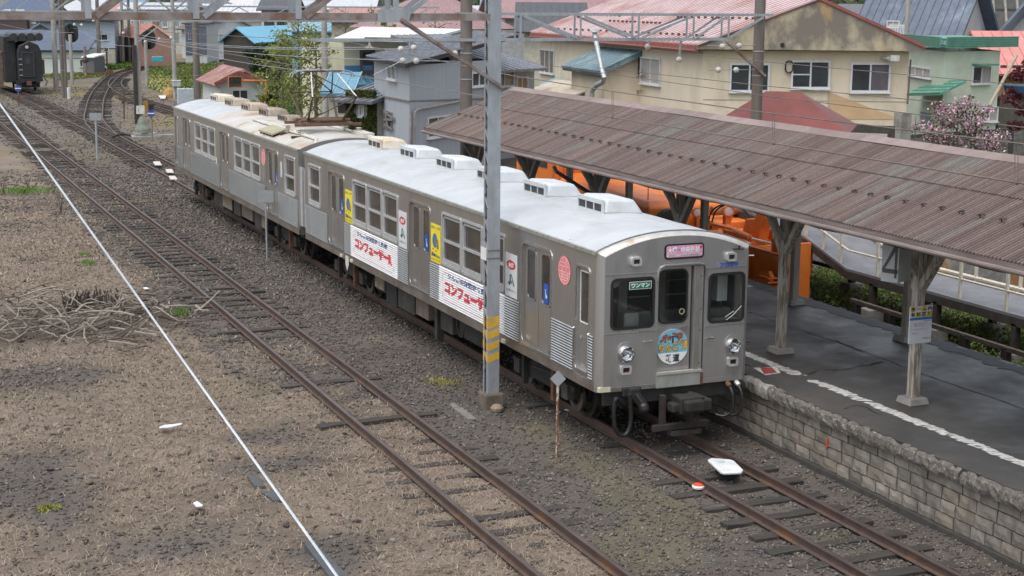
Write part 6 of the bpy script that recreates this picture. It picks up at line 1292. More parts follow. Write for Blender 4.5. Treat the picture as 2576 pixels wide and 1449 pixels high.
def rz(y):
    for (x, y0, z0), (x1, y1, z1) in zip(RL, RL[1:]):
        if y0 <= y <= y1: return z0+(z1-z0)*(y-y0)/(y1-y0)
    return 1.0
for X, m2 in ((9.2, steelrail), (10.8, cream)):
    for hh, w in ((.98, .05), (.42, .055)) if X < 10 else ((.98, .05), (.10, .09)):
        mb = MB(); mb.tube([(X, y, rz(y)+hh) for y in (-12, 0, 8.4, 10.15, 12.8, 18, 26)], w*.55, 6); mb.build('rail', m2 if hh > .9 else cream, rp, smooth=True)
    y = -11.6
    while y < 25:
        mb = MB(); mb.mm(X-.028, X+.028, y-.028, y+.028, rz(y)-.02, rz(y)+.98); mb.build('railing_post', cream, rp); y += 1.45 if y < 8 else .75
for y in (-8, -5, -2.2, .3, 2.6, 5.1, 7.4, 10.4, 13.5, 17):
    for X in (9.22, 10.75):
        mb = MB(); mb.mm(X-.07, X+.07, y-.07, y+.07, -.1, rz(y)-.2); mb.build('trestle_leg', woodd, rp)
        mb = MB(); mb.mm(X-.2, X+.2, y-.2, y+.2, -.3, .22); mb.build('footing', conc, rp, bevel=.02)
for X in (10.75,):
    mb = MB(); mb.bar((X, -8, .55), (X, 17, .45), .07, .09); mb.build('side_beam', woodd, rp)
for y in (0.5, 3.0, 5.4, 8.0, -2):      # old cut timber piles beyond
    mb = MB(); mb.mm(11.5, 11.75, y-.12, y+.12, -.3, 1.75); o = mb.build('old_pile', M('old_pile_rust', (.42,.37,.28), (.26,.13,.06), 4, .9, stretch=(1,1,.5))); tag(o, 'rust stained cream stub post behind the walkway, %s' % {.5: 'second from the right', 3.0: 'third from the right', 5.4: 'fourth from the right', 8.0: 'farthest left', -2: 'rightmost'}[y], 'stub post', 'stub posts behind the walkway')
# old low timber fence under the walkway
lf = thing('timber_fence', (8.5, 2, -.2), 'low dark timber rail fence in the weeds under the walkway', 'fence')
for i in range(9):
    y = 7-i*1.25; mb = MB(); mb.mm(8.42, 8.58, y-.07, y+.07, -.3, .50); mb.build('fence_post', woodd, lf)
mb = MB(); mb.bar((8.5, 7.2, .50), (8.5, -3.2, .44), .10, .09); mb.build('fence_rail', M('fence_weathered', (.13,.10,.085), (.08,.065,.055), 5, .85), lf)
# meter box and post by the plough
q = gx(1885, 553, 10.2); t = thing('control_box', q, 'white metal control box on a grey post behind the plough', 'control box'); mb = MB(); mb.cyl((q.x+.1, q.y, -.3), (q.x+.1, q.y, 3.4), .15, 12); mb.build('post', concp, t, smooth=True)
for px0, px1 in ((1859,1895), (1903,1914)):
    a, b = gy(px0, 538, q.y-.22), gy(px1, 579, q.y-.22); mb = MB(); mb.mm(a.x, b.x, q.y-.25, q.y-.05, b.z, a.z); mb.build('case', M('case_white', (.52,.52,.48), (.45,.44,.4), 5, .6), t, bevel=.01)
# ================================================================== HOUSES
Zv = Vector((0,0,1))
winw = M('window_frame_white', (.58,.59,.60), (.5,.51,.52), 5, .5); wind = M('window_frame_dark', (.10,.085,.07), None, 5, .6)
def V2(p, z): return Vector((p.x, p.y, z))
class House:
    def __init__(s, label, A, B, z0, z1, back, wall, name='house', cat='house'):
        s.A, s.B, s.z0, s.z1 = A, B, z0, z1; u = (B-A).normalized(); n = Vector((u.y, -u.x, 0))
        if n.dot(CP-A) < 0: n = -n
        s.u, s.n = u, n
        s.back = back if isinstance(back, Vector) else -n*back
        s.t = thing(name, V2((A+B)/2, z0), label, cat, 'houses around the station'); s.Cb = A+s.back; s.Db = B+s.back; s.wallm = wall
    def walls(s, zback=None, gable=None):
        """gable: ridge height for a gable on front (and back)"""
        zb = s.z1 if zback is None else zback; mb = MB(); A, B, C, D = s.A, s.B, s.Cb, s.Db; z0, z1 = s.z0, s.z1
        if gable is not None:
            m1, m2 = (A+B)/2, (C+D)/2
            mb.poly([V2(A,z0), V2(B,z0), V2(B,z1), V2(m1,gable), V2(A,z1)]); mb.poly([V2(C,z0), V2(D,z0), V2(D,z1), V2(m2,gable), V2(C,z1)])
        else:
            mb.poly([V2(A,z0), V2(B,z0), V2(B,z1), V2(A,z1)]); mb.poly([V2(C,z0), V2(D,z0), V2(D,zb), V2(C,zb)])
        mb.poly([V2(A,z0), V2(C,z0), V2(C,zb), V2(A,z1)]); mb.poly([V2(B,z0), V2(D,z0), V2(D,zb), V2(B,z1)])
        s.wall = mb.build('wall', s.wallm, s.t); return s
    def plate(s, pts, m, th=.12, name='roof', ribs=0, ribm=None, rw=.03, rh=.035, par=None):
        """pts: eave0, eave1, top1, top0"""
        P = [Vector(q) for q in pts]; n = (P[1]-P[0]).cross(P[3]-P[0]).normalized()
        if n.z < 0: n = -n
        mb = MB(); mb.slab(P, -n*th); o = mb.build(name, m, par or s.t)
        if ribs:
            L = max((P[1]-P[0]).length, (P[2]-P[3]).length); k = int(L/ribs); mb = MB()
            for i in range(k+1):
                t = i/k; a = P[0].lerp(P[1], t)+n*(rh/2-.005); b = P[3].lerp(P[2], t)+n*(rh/2-.005); mb.bar(a, b, rw, rh, up=n)
            mb.build('roof_seams', ribm or m, o)
        return o
    def gableF(s, zr, m, of=.5, oe=.5, th=.13, **k):
        b = s.back.normalized(); A = s.A-b*of; B = s.B-b*of; C = s.Cb+b*of; D = s.Db+b*of; w = (s.B-s.A).length/2; sl = (zr-s.z1)/w; e = s.u*oe; ze = s.z1-sl*oe
        m1, m2 = (A+B)/2, (C+D)/2; up = Vector((0,0,th*.9))
        s.roofL = s.plate([V2(A-e, ze)+up, V2(C-e, ze)+up, V2(m2, zr)+up, V2(m1, zr)+up], m, th, **k); s.roofR = s.plate([V2(B+e, ze)+up, V2(D+e, ze)+up, V2(m2, zr)+up, V2(m1, zr)+up], m, th, **k); return s
    def gableS(s, zr, m, of=.5, oe=.5, th=.13, **k):
        b = s.back.normalized(); L = s.back.length/2; sl = (zr-s.z1)/L; A = s.A-s.u*oe; B = s.B+s.u*oe; f = -b*of; ze = s.z1-sl*of; up = Vector((0,0,th*.9)); h = s.back/2
        s.plate([V2(A+f, ze)+up, V2(B+f, ze)+up, V2(B+h, zr)+up, V2(A+h, zr)+up], m, th, **k); A2, B2 = s.Cb-s.u*oe, s.Db+s.u*oe
        s.plate([V2(A2-f, ze)+up, V2(B2-f, ze)+up, V2(B+h, zr)+up, V2(A+h, zr)+up], m, th, **k)
        mb = MB()
        for p, q in ((s.A, s.Cb), (s.B, s.Db)): mb.poly([V2(p, s.z1), V2(q, s.z1), V2((p+q)/2, zr)])
        mb.build('gable', s.wallm, s.t); return s
    def shed(s, zb, m, of=.5, oe=.4, th=.12, **k):
        b = s.back.normalized(); L = s.back.length; sl = (zb-s.z1)/L; up = Vector((0,0,th)); A, B = s.A-b*of-s.u*oe, s.B-b*of+s.u*oe; C, D = s.Cb+b*of-s.u*oe, s.Db+b*of+s.u*oe
        s.plate([V2(A, s.z1-sl*of)+up, V2(B, s.z1-sl*of)+up, V2(D, zb+sl*of)+up, V2(C, zb+sl*of)+up], m, th, **k); return s
    def hip(s, zr, m, o=.5, th=.12, frac=.3, **k):
        b = s.back.normalized(); A, B, C, D = s.A-b*o-s.u*o, s.B-b*o+s.u*o, s.Cb+b*o-s.u*o, s.Db+b*o+s.u*o; r1 = (s.A+s.Cb)/2+(s.B-s.A)*frac; r2 = (s.B+s.Db)/2-(s.B-s.A)*frac; z = s.z1; up = Vector((0,0,th))
        for q in ([A, B, r2, r1], [D, C, r1, r2]): s.plate([V2(q[0],z)+up, V2(q[1],z)+up, V2(q[2],zr)+up, V2(q[3],zr)+up], m, th, **k)
        for q in ([C, A, r1], [B, D, r2]): mb = MB(); mb.slab([V2(q[0],z)+up, V2(q[1],z)+up, V2(q[2],zr)+up], (0,0,-th)); mb.build('roof', m, s.t)
        return s
    def face(s, w):
        return {'front': (s.A, s.B), 'left': (s.Cb, s.A), 'right': (s.B, s.Db)}[w]
    def pt(s, px, py, w='front', off=0.):
        a, b = s.face(w); u = (b-a).normalized(); n = Vector((u.y, -u.x, 0)); n = n if n.dot(CP-a) > 0 else -n; d = sight(px, py); t = ((a+n*off-CP).dot(n))/d.dot(n); return CP+d*t, u, n
    def win(s, px0, py0, px1, py1, w='front', panes=2, m=None, fm=None, sill=True, cross=False, fr=.06, name='window'):
        p, u, n = s.pt(px0, py0, w); q, _, _ = s.pt(px1, py1, w); W_ = abs((q-p).dot(u)); o = Vector(((p.x+q.x)/2, (p.y+q.y)/2, 0)); z1, z0 = p.z, q.z; m = m or hglass; fm = fm or winw; mb = MB(); ax = (u, n, Zv)
        zc = (z0+z1)/2; H = z1-z0; c = lambda a, z, d: V2(o+u*a+n*d, z)
        for a in (-W_/2, W_/2): mb.box(c(a, zc, .035), (fr, .09, H+fr), ax)
        for z in (z0, z1): mb.box(c(0, z, .035), (W_-fr, .088, fr), ax)
        for k in range(1, panes): mb.box(c(-W_/2+W_*k/panes, zc, .03), (fr*.8, .06, H-fr), ax)
        if cross: mb.box(c(-W_/4, zc, .03), (W_/2-fr, .05, fr*.6), ax)
        if sill: mb.box(c(0, z0-fr*.8, .06), (W_+.12, .16, fr*.6), ax)
        f = mb.build(name, fm, s.t)
        for k in range(panes):
            mb = MB(); a = -W_/2+W_*(k+.5)/panes; mb.box(c(a, zc, .012), (W_/panes-.01, .01, H-.01), ax); mb.build('pane', m if not isinstance(m, (list, tuple)) else m[k % len(m)], f)
        return f
    def rect(s, name, m, px0, py0, px1, py1, w='front', d0=0., d1=.05, par=None):
        p, u, n = s.pt(px0, py0, w); q, _, _ = s.pt(px1, py1, w); W_ = abs((q-p).dot(u)); o = V2((p+q)/2+n*(d0+d1)/2, (p.z+q.z)/2); mb = MB(); mb.box(o, (W_, d1-d0, p.z-q.z), (u, n, Zv)); return mb.build(name, m, par or s.t)
# ---- cream house
creamw = M('cream_stucco', (.63,.555,.43), (.57,.495,.375), 1.2, .85, 0, .15, 40, (1,1,.5), c3=(.44,.375,.285), s3=.6, r3=(.55,.75))
gablem = M('stained_gable', (.40,.35,.25), (.17,.152,.125), .75, .85, 0, .2, 30, (1,1,.7), (.40,.54), c3=(.40,.25,.115), s3=1.3, r3=(.6,.7), st3=(1,1,.4))
pinkr = M('pink_metal_roof', (.33,.15,.14), (.29,.125,.11), .8, .42, .15, 0, 60, c3=(.40,.15,.10), s3=.35, r3=(.5,.72)); pinks = M('pink_seam_highlight', (.70,.58,.58), (.58,.43,.42), .8, .35, .3, c3=(.42,.18,.13), s3=.35, r3=(.5,.72))  # pale seams: highlight along the ribs painted into their colour
A, B = col_at(1768, 61), col_at(2286, 61.5); C = col_at(1359, 82)
H = House('large cream stucco house with pink metal roof and stained gable', A, B, -.6, 5.25, C-A, creamw); H.walls()
zE, zR = 5.22, at(2060, -4, 60.6).z
fa_, fb_ = H.pt(1752, 124, 'front', .55)[0], H.pt(2327, 129, 'front', .55)[0]; ap = H.pt(2062, -4, 'front', .55)[0]
mb = MB(); g0 = [V2(fa_, fa_.z), V2(fb_, fb_.z), V2(fb_, fb_.z+.22), V2(ap, ap.z-.12), V2(fa_, fa_.z+.22)]; mb.slab(g0, -H.n*.55); mb.build('gable_board', gablem, H.t)
bv = H.back*1.03
rf = H.plate([V2(fa_, fa_.z+.16), V2(fa_+bv, fa_.z+.16), V2(ap+bv, ap.z), V2(ap, ap.z)], pinkr, .10, ribs=.455, ribm=pinks, rw=.17, rh=.07)
H.plate([V2(fb_, fb_.z+.16), V2(fb_+bv, fb_.z+.16), V2(ap+bv, ap.z), V2(ap, ap.z)], pinkr, .10, ribs=.455, ribm=pinks)
mb = MB(); trimm = M('roof_trim_red', (.26,.09,.075), (.20,.07,.06), 4, .6)
mb.bar(V2(fa_, fa_.z+.17)+H.n*.03, V2(ap, ap.z+.0)+H.n*.03, .06, .12); mb.bar(V2(fb_, fb_.z+.17)+H.n*.03, V2(ap, ap.z)+H.n*.03, .06, .12); mb.build('verge_trim', trimm, H.t)
mb = MB(); mb.bar(V2(fa_, fa_.z+.02), V2(fa_+bv, fa_.z+.02), .10, .24); mb.build('eave_fascia', trimm, H.t)
# snow guards on the slope
sgm = M('guard_rust', (.10,.05,.04), None, 5, .8); mb = MB(); mb.box((0,0,.05), (.05,.20,.14)); mb.box((.06,0,.02), (.16,.05,.05)); g_ = mb.build('snow_guard', sgm); gd = g_.data; bpy.data.objects.remove(g_)
e0, e1, t0 = V2(fa_, fa_.z+.16), V2(fa_+bv, fa_.z+.16), V2(ap, ap.z)
nr = (e1-e0).cross(t0-e0).normalized(); nr = nr if nr.z > 0 else -nr
def on_roof(px, py): d = sight(px, py); return CP+d*((e0-CP).dot(nr)/d.dot(nr))
for (xa, ya), (xb, yb), n_ in (((1375,75),(1768,95),27), ((1484,41),(1558,44),8), ((1535,57),(1660,63),13), ((1706,48),(1895,52),12)):
    for i in range(n_):
        q = on_roof(xa+(xb-xa)*i/(n_-1), ya+(yb-ya)*i/(n_-1)); o = bpy.data.objects.new('snow_guard', gd); COL.objects.link(o); child(o, H.t); o.location = q+nr*.02; o.rotation_euler = (0, 0, math.atan2(bv.y, bv.x)-math.pi/2)
dkw = M('deep_glass', (.025,.032,.038), (.045,.055,.06), .7, .07, spec=.6)
H.win(1838, 161, 1932, 229, panes=2, m=dkw, fr=.08); H.win(1993, 154, 2084, 221, panes=2, m=dkw, cross=True, fr=.08); H.win(2142, 160, 2235, 230, panes=2, m=[MATS['deep_glass'], M('mauve_glass', (.10,.09,.105), (.13,.12,.14), 2, .12)], fr=.08)
H.win(1615, 144, 1662, 214, 'left', 2, [cglass], fr=.07); H.win(1361, 124, 1395, 186, 'left', 3, [M('amber_glass', (.20,.165,.12), (.13,.11,.085), 3, .15)], fr=.07); H.rect('shutter', M('shutter_dark', (.05,.04,.035)), 1592, 138, 1614, 188, 'left')
H.rect('wall_patch', M('ochre_patch', (.62,.37,.17), (.56,.33,.15), 2, .85), 2085, 240, 2086, 241) if False else None
pO = [H.pt(x, y, 'front', .006)[0] for x, y in ((2084,300),(2086,234),(2100,236),(2160,260),(2262,298),(2240,300))]; mb = MB(); mb.slab(pO, H.n*.01); mb.build('ochre_patch', M('ochre_patch', (.52,.36,.21), (.46,.31,.18), 1.2, .85), H.t)
mb = MB(); q0, u_, n_ = H.pt(2218, 145); mb.bar(q0, q0+n_*.5+u_*.15, .10); mb.box(q0+n_*.55+u_*.35, (.34,.2,.22), (u_, n_, Zv)); mb.build('wall_lamp', M('lamp_grey', (.5,.5,.48)), H.t)
mb = MB(); q0 = H.pt(1968, 113, 'front', .56)[0]; mb.rev(q0, H.n, [(0,.09),(.02,.09)], 12); mb.build('gable_vent', gask, H.t)
mb = MB(); a, b = H.pt(2291, 150, 'front', .05)[0], H.pt(2283, 262, 'front', .05)[0]; mb.tube([a, b], .04, 6); mb.build('downpipe', M('pipe_brown', (.16,.12,.10)), H.t)
# bathroom annex with blue roof and stove pipe
a, b = H.pt(1438, 200, 'left', 1.6)[0], H.pt(1520, 200, 'left', 1.6)[0]; aa, u_, n_ = H.pt(1438, 200, 'left')
za, zb_ = at(1438, 165, dep(a)).z, at(1500, 132, dep(a)-1).z
mb = MB(); P = [V2(a,0), V2(b,0), V2(b-n_*1.6,0), V2(a-n_*1.6,0)]; mb.add([V2(p, -.6) for p in P]+[V2(P[0], za), V2(P[1], za), V2(P[2], zb_), V2(P[3], zb_)], [(0,1,5,4),(1,2,6,5),(2,3,7,6),(3,0,4,7),(4,5,6,7)]); an = mb.build('annex', creamw, H.t)
blue_r = M('blue_metal', (.11,.20,.24), (.085,.155,.195), 2, .4, .2, c3=(.26,.33,.34), s3=1.4, r3=(.5,.65)); ue = u_*.35
H.plate([V2(a+n_*.4-ue, za-.02), V2(b+n_*.4+ue, za-.02), V2(b-n_*1.6+ue, zb_+.22), V2(a-n_*1.6-ue, zb_+.22)], blue_r, .22, name='annex_roof', ribs=.45, ribm=M('blue_seam', (.36,.44,.45), None, 3, .4, .2), par=an)
pp = [H.pt(x, y, 'left', 2.0)[0] for x, y in ((1489,245),(1490,228),(1502,214),(1517,206),(1521,196),(1514,175),(1507,140),(1500,108),(1496,82))]; mb = MB(); mb.tube(pp, .11, 10); mb.rev(pp[-1], (0,0,1), [(0,.11),(.02,.24),(.10,.22),(.16,.08)], 12); mb.build('stove_pipe', M('pipe_galv', (.40,.43,.44), (.32,.34,.35), 4, .5, .4), H.t, smooth=True)
mb = MB(); a, b = H.pt(1355, 214, 'left', .9)[0], H.pt(1437, 228, 'left', .9)[0]; mb.slab([a, b, b+Vector((0,0,.35))-H.n*.0-n_*.8, a+Vector((0,0,.35))-n_*.8], (0,0,-.08)); mb.build('lean_to_roof', M('pale_blue_roof', (.20,.40,.48), (.16,.33,.42), 3, .5), H.t)
a, b = H.pt(1330, 226, 'left', 2.2)[0], H.pt(1440, 240, 'left', 2.2)[0]; mb = MB(); mb.slab([a, b, b-n_*1.4+Vector((0,0,.5)), a-n_*1.4+Vector((0,0,.5))], (0,0,-.08)); mb.build('lean_to_roof', M('cream_roof', (.50,.46,.38), (.42,.33,.24), 3, .6), H.t)
# small fittings on the cream house
q0, u_, n_ = H.pt(1984, 168); mb = MB(); ring(mb, q0+n_*.06, u_, Zv, n_, .34, .5, .05, .16, .05); mb.build('cable_coil', blackw, H.t)
mb = MB(); mb.bar(H.pt(1768, 250, 'front', .01)[0], H.pt(2283, 256, 'front', .01)[0], .015, .02); mb.build('wall_joint', M('joint_grey', (.36,.32,.26)), H.t)
mb = MB(); mb.bar(H.pt(2083, 150, 'front', .01)[0], H.pt(2084, 300, 'front', .01)[0], .02, .02); mb.build('wall_joint', M('joint_grey', (.36,.32,.26)), H.t)
mb = MB(); mb.tube([fa_+Vector((0,0,-.05))+H.n*.0, fa_+bv+Vector((0,0,-.05))], .07, 8); mb.build('gutter', trimm, H.t, smooth=True)
# climbing vine
vn = thing('vine', H.pt(1590, 255, 'left', .05)[0], 'leafless climbing vine on the cream house side wall', 'vine'); rv_ = random.Random(5)
mb = MB(); mb.tube([H.pt(x, y, 'left', .06)[0] for x, y in ((1588,262),(1589,235),(1591,205),(1588,190),(1580,178))], [.05,.045,.035,.025,.02], 6); mb.build('trunk', stick[1], vn)
for i in range(34):
    x, y = 1589+rv_.uniform(-2, 3), rv_.uniform(180, 240); s_ = rv_.choice((-1, 1)); P = []
    for k in range(5): P.append(H.pt(x, y, 'left', .07)[0]); x += s_*rv_.uniform(3, 11); y += rv_.uniform(-6, 5)
    mb = MB(); mb.tube(P, [.018,.015,.012,.01,.006], 4); mb.build('shoot', stick[1], vn)
# red hip roof outbuilding before the cream house
redr = M('red_metal_roof', (.17,.042,.034), (.13,.033,.028), 1.5, .5, .1, 0, 60, c3=(.20,.075,.06), s3=.8, r3=(.55,.75)); redseam = M('red_seam', (.13,.03,.025), None, 3, .5)
A, B = col_at(1800, 46), col_at(2120, 45); HR = House('small outbuilding with dark red hipped metal roof', A, B, -.5, 3.30, 3.2, creamw); HR.walls(); HR.hip(4.38, redr, .3, .08, .36)
# concrete block wall by the cream house
def block_wall(label, pA, pB, z0, z1, bw, bh, m, th=.15, grp='block walls'):
    t = thing('block_wall', V2((pA+pB)/2, z0), label, 'wall', grp); u = (pB-pA); L = u.length; u.normalize(); n = Vector((u.y, -u.x, 0)); n = n if n.dot(CP-pA) > 0 else -n
    mb = MB(); mb.box(V2((pA+pB)/2-n*.02, (z0+z1)/2-.01), (L, th, z1-z0-.02), (u, n, Zv)); mb.build('core', mortar, t)
    ry = int((z1-z0)/bh); cx = int(L/bw); b0 = MB(); b0.box((0,0,0), (bw-.014, .04, bh-.014), (u, n, Zv)); ob_ = b0.build('block', m); me = ob_.data; bpy.data.objects.remove(ob_)
    for j in range(ry):
        for i in range(cx):
            o = bpy.data.objects.new('block', me); COL.objects.link(o); child(o, t); o.location = V2(pA+u*(bw*(i+.5))+n*(th/2-.012), z0+bh*(j+.5))
    return t
lb_ = M('block_pale', (.42,.40,.36), (.33,.31,.275), 2.5, .9, 0, .2, 50, c3=(.22,.20,.18), s3=1.1, r3=(.55,.72)); db_ = M('block_dark', (.17,.165,.15), (.10,.098,.09), 2, .9, 0, .2, 50)
block_wall('pale concrete block wall below the ochre patch', col_at(2095, 52), col_at(2270, 51), 2.55-.0, 3.15, .40, .20, lb_) if False else block_wall('pale concrete block wall below the ochre patch', col_at(2060, 54), col_at(2272, 53), .9, 2.98, .62, .30, lb_)
q = col_at(2277, 53); mb = MB(); mb.mm(q.x-.2, q.x+.26, q.y-.2, q.y+.2, -.3, 3.45); tag(mb.build('gate_pillar', conc, bevel=.02), 'grey concrete pillar at the cream house corner', 'pillar')
block_wall('dark mossy block wall behind the pink blossom', col_at(2283, 58), col_at(2560, 62), .3, 2.25, .40, .20, db_)
block_wall('dark block wall at the far right edge', col_at(2552, 62.2), col_at(2660, 64), .3, 2.30, .40, .20, db_)
# ---- green house
grnw = M('mint_stucco', (.47,.53,.43), (.41,.46,.37), 1.2, .85, 0, .1, 40, c3=(.33,.36,.29), s3=.7, r3=(.58,.8)); grnr = M('green_metal', (.09,.27,.19), (.06,.20,.14), 1.2, .45, .1, c3=(.22,.38,.31), s3=1.2, r3=(.55,.7)); grns = M('green_seam', (.13,.33,.25), None, 3, .4)
A, B = col_at(2377, 70), col_at(2515, 72); C = col_at(2284, 76)
H = House('mint green house with deep green ribbed parapet', A, B, -.5, 5.0, C-A, grnw); H.walls()
zt0, zt1 = at(2400, 120, 69.5).z, at(2400, 94, 69.5).z
def fascia(p, q, n, za, zb, m, sm, t, k=6, out=.35):
    d = (q-p).normalized(); mb = MB(); P = [V2(p, za)+n*out, V2(q, za)+n*out, V2(q, zb)+n*out, V2(p, zb)+n*out]; mb.slab(P, -n*.08); o = mb.build('parapet', m, t); mb = MB()
    for i in range(k+1): z = za+(zb-za)*i/k; w = out; mb.bar(V2(p, z)+n*(w+.015), V2(q, z)+n*(w+.015), .03, .03)
    mb.build('parapet_ribs', sm, o); mb = MB(); mb.slab([V2(p, za+.02)+n*(out-.1), V2(q, za+.02)+n*(out-.1), V2(q, za+.02)-n*.3, V2(p, za+.02)-n*.3], (0,0,.06)); mb.build('soffit', m, t)
e_ = H.u*.5; fascia(H.A-H.u*.30, H.B+e_*1.6, H.n, zt0, zt1, grnr, grns, H.t); mb = MB(); mb.slab([V2(q, zt1-.15) for q in (H.A, H.B, H.Db, H.Cb)], (0,0,.08)); mb.build('roof', grnr, H.t); lu = (H.A-H.Cb).normalized(); ln = H.pt(2330, 150, 'left')[2]; fascia(H.Cb-lu*.5, H.A+lu*.25, ln, zt0, zt1, grnr, grns, H.t)
H.win(2286, 165, 2343, 197, 'left', 3, [cglass, MATS['curtain_glass']], fr=.07); H.win(2446, 168, 2489, 209, panes=2, m=[hglass, cglass], fr=.07); q, u_, n_ = H.pt(2467, 162); mb = MB(); mb.box(q+n_*.3, (1.15,.6,.08), (u_, n_, Zv)); mb.build('awning', grnr, H.t)
H.win(2468, 272, 2506, 304, panes=2, m=[cglass], fr=.07); 
a, b = H.pt(2280, 236, 'left', .8)[0], H.pt(2366, 234, 'left', .8)[0]; mb = MB(); lnv = ln*1.1; mb.slab([a, b, b-lnv+Vector((0,0,.55)), a-lnv+Vector((0,0,.55))], (0,0,-.1)); sk_ = mb.build('skirt_roof', grnr, H.t); mb = MB()
for i in range(5): mb.bar(a.lerp(a-lnv+Vector((0,0,.55)), i/4)+Vector((0,0,.02)), b.lerp(b-lnv+Vector((0,0,.55)), i/4)+Vector((0,0,.02)), .03, .03)
mb.build('skirt_ribs', grns, sk_); H.rect('side_door', M('door_teal', (.20,.27,.26)), 2318, 280, 2340, 318, 'left')
# ---- navy tiled house, behind
navy = M('navy_tile', (.055,.075,.11), (.08,.105,.145), 1.5, .45, 0, 0, 60, c3=(.16,.20,.26), s3=.5, r3=(.55,.75)); navys = M('navy_seam', (.035,.05,.075), None, 3, .5); pale = M('pale_wall', (.50,.49,.46), (.44,.43,.40), 1, .85)
A, B = col_at(2160, 98), col_at(2378, 95); H = House('house with dark blue tiled roof behind the cream gable', A, B, -.3, 4.6, 9, pale); H.walls(); H.gableS(8.6, navy, .8, .8, .15, ribs=.5, ribm=navys)
H.win(2233, 53, 2262, 68, panes=2, m=[cglass]); 
mb = MB(); p, u_, n_ = H.pt(2238, 68, 'front', .7); q = H.pt(2282, 80, 'front', .7)[0]; W_ = (q-p).dot(u_)
for i in range(12): mb.box(p+u_*(W_*i/11)+Vector((0,0,-.15)), (.05,.05,.55), (u_, n_, Zv))
mb.bar(p+Vector((0,0,.12)), p+u_*W_+Vector((0,0,.12)), .06); mb.build('balcony_rail', winw, H.t)
q = col_at(2277, 84); pole('grey utility pole in front of the dark blue tiled roof', q, .14, .12, 9.5, concp)
# ---- right edge houses
A, B = col_at(2436, 118), col_at(2475, 118); H = House('small house with brown tiled roof below the retaining wall', A, B, -.3, 5.0, 6, pale); H.walls(); H.gableS(6.4, M('brown_tile', (.24,.15,.11), (.18,.11,.08), 3, .6), .6, .5, ribs=.5)
A, B = col_at(2520, 100), col_at(2680, 96); H = House('white gabled house with pale blue metal roof at right edge', A, B, -.3, 4.9, 10, M('white_wall', (.58,.60,.61), (.52,.54,.55), 1, .8)); H.walls(gable=7.3); H.gableF(7.3, M('pale_blue_metal', (.36,.42,.50), (.30,.36,.44), .8, .35, .3), 1.0, 1.5, ribs=.6)
salm = M('salmon_metal', (.56,.24,.22), (.48,.19,.17), 1, .45, .1); A, B = col_at(2516, 80), col_at(2640, 80); H = House('timber house with salmon metal roof at right edge', A, B, -.3, 3.8, 7, M('ochre_boards', (.33,.22,.11), (.22,.145,.075), 3, .85, stretch=(6,6,.3))); H.walls(); H.gableS(5.6, salm, .6, .6, ribs=.5, ribm=M('salmon_seam', (.46,.18,.16)))
H.win(2545, 165, 2576, 200, panes=3, m=[hglass], fm=wind); H.win(2518, 165, 2528, 205, panes=1, m=[hglass], fm=wind)
q = at(2565, 222, 74); mb = MB(); mb.rev(V2(q, q.z-.35), (0,0,1), [(0,.55),(.05,.62),(.45,.75),(.5,.75)], 16); tag(mb.build('blue_tub', M('tub_blue', (.03,.11,.22))), 'blue tub standing by the timber house', 'tub'); mb = MB(); mb.mm(q.x-1.3, q.x+2.2, q.y-.2, q.y+1.2, -.3, q.z-.36); tag(mb.build('lean_to', M('lean_to_wood', (.10,.085,.07)), bevel=.02), 'dark timber lean-to under the blue tub', 'lean-to')
mb = MB(); a, b = at(2558, 138, 66), at(2510, 228, 66); mb.tube([a, b, b+(b-a)*.6], .07, 8); tag(mb.build('leaning_pole', M('pole_beige', (.42,.36,.28))), 'beige pole leaning beside the green house', 'pole')
# retaining wall grid
A, B = col_at(2370, 150), col_at(2700, 150); rt = thing('retaining_wall', V2((A+B)/2, 0), 'dark hillside retaining wall with pale concrete ribs', 'retaining wall'); u_ = (B-A).normalized(); mb = MB(); n_ = Vector((u_.y, -u_.x, 0)); n_ = n_ if n_.dot(CP-A) > 0 else -n_
mb.slab([V2(A,-.3)+n_*3, V2(B,-.3)+n_*3, V2(B,14)-n_*3, V2(A,14)-n_*3], -n_*.5); mb.build('slope', M('slope_dark', (.06,.062,.06), (.09,.09,.085), .8, .9), rt)
for i in range(12): a = A+u_*(i*1.15); mb = MB(); mb.bar(V2(a,-.3)+n_*3.1, V2(a,14)-n_*2.9, .22, .2); mb.build('rib', conc, rt)
for j in range(5): t_ = .15+j*.17; z = -.3+14.3*t_; o_ = n_*(3.05-6*t_); mb = MB(); mb.bar(V2(A,z)+o_, V2(B,z)+o_, .18, .16); mb.build('cross_beam', M('beam_dark', (.10,.10,.095)), rt)
q = col_at(2441, 110); pole('thin far pole before the retaining wall', q, .1, .09, 9.5, polebr)
# ---- grey house
gw = M('grey_cladding', (.36,.385,.42), (.32,.345,.38), 1.5, .7, 0, .05, 30, (6,6,.3), c3=(.29,.31,.335), s3=.5, r3=(.55,.8)); dgr = M('dark_grey_roof', (.15,.165,.19), (.22,.24,.27), 2, .35, .3); dgs = M('dark_grey_seam', (.34,.365,.40), (.2,.21,.23), 3, .35, .3)
A, B = col_at(1030, 60), col_at(1226, 66); C = col_at(941, 67)
H = House('grey clad two storey house with dark ribbed roof', A, B, -.6, 4.62, C-A, gw); H.walls()
zc, zd = at(925, 139, 67.5).z, at(1290, 85, 72).z
P0, P1, P2, P3 = V2(H.Cb+(H.Cb-H.A).normalized()*.4-H.u*.5, 4.72), V2(H.A-H.u*.5-(H.Cb-H.A).normalized()*.4, 4.72), V2(H.B+H.u*3, 5.65), V2(H.Db+H.u*3, 5.65)
H.plate([P0, P1, P2, P3], dgr, .14, ribs=.42, ribm=dgs, rw=.06, rh=.045)
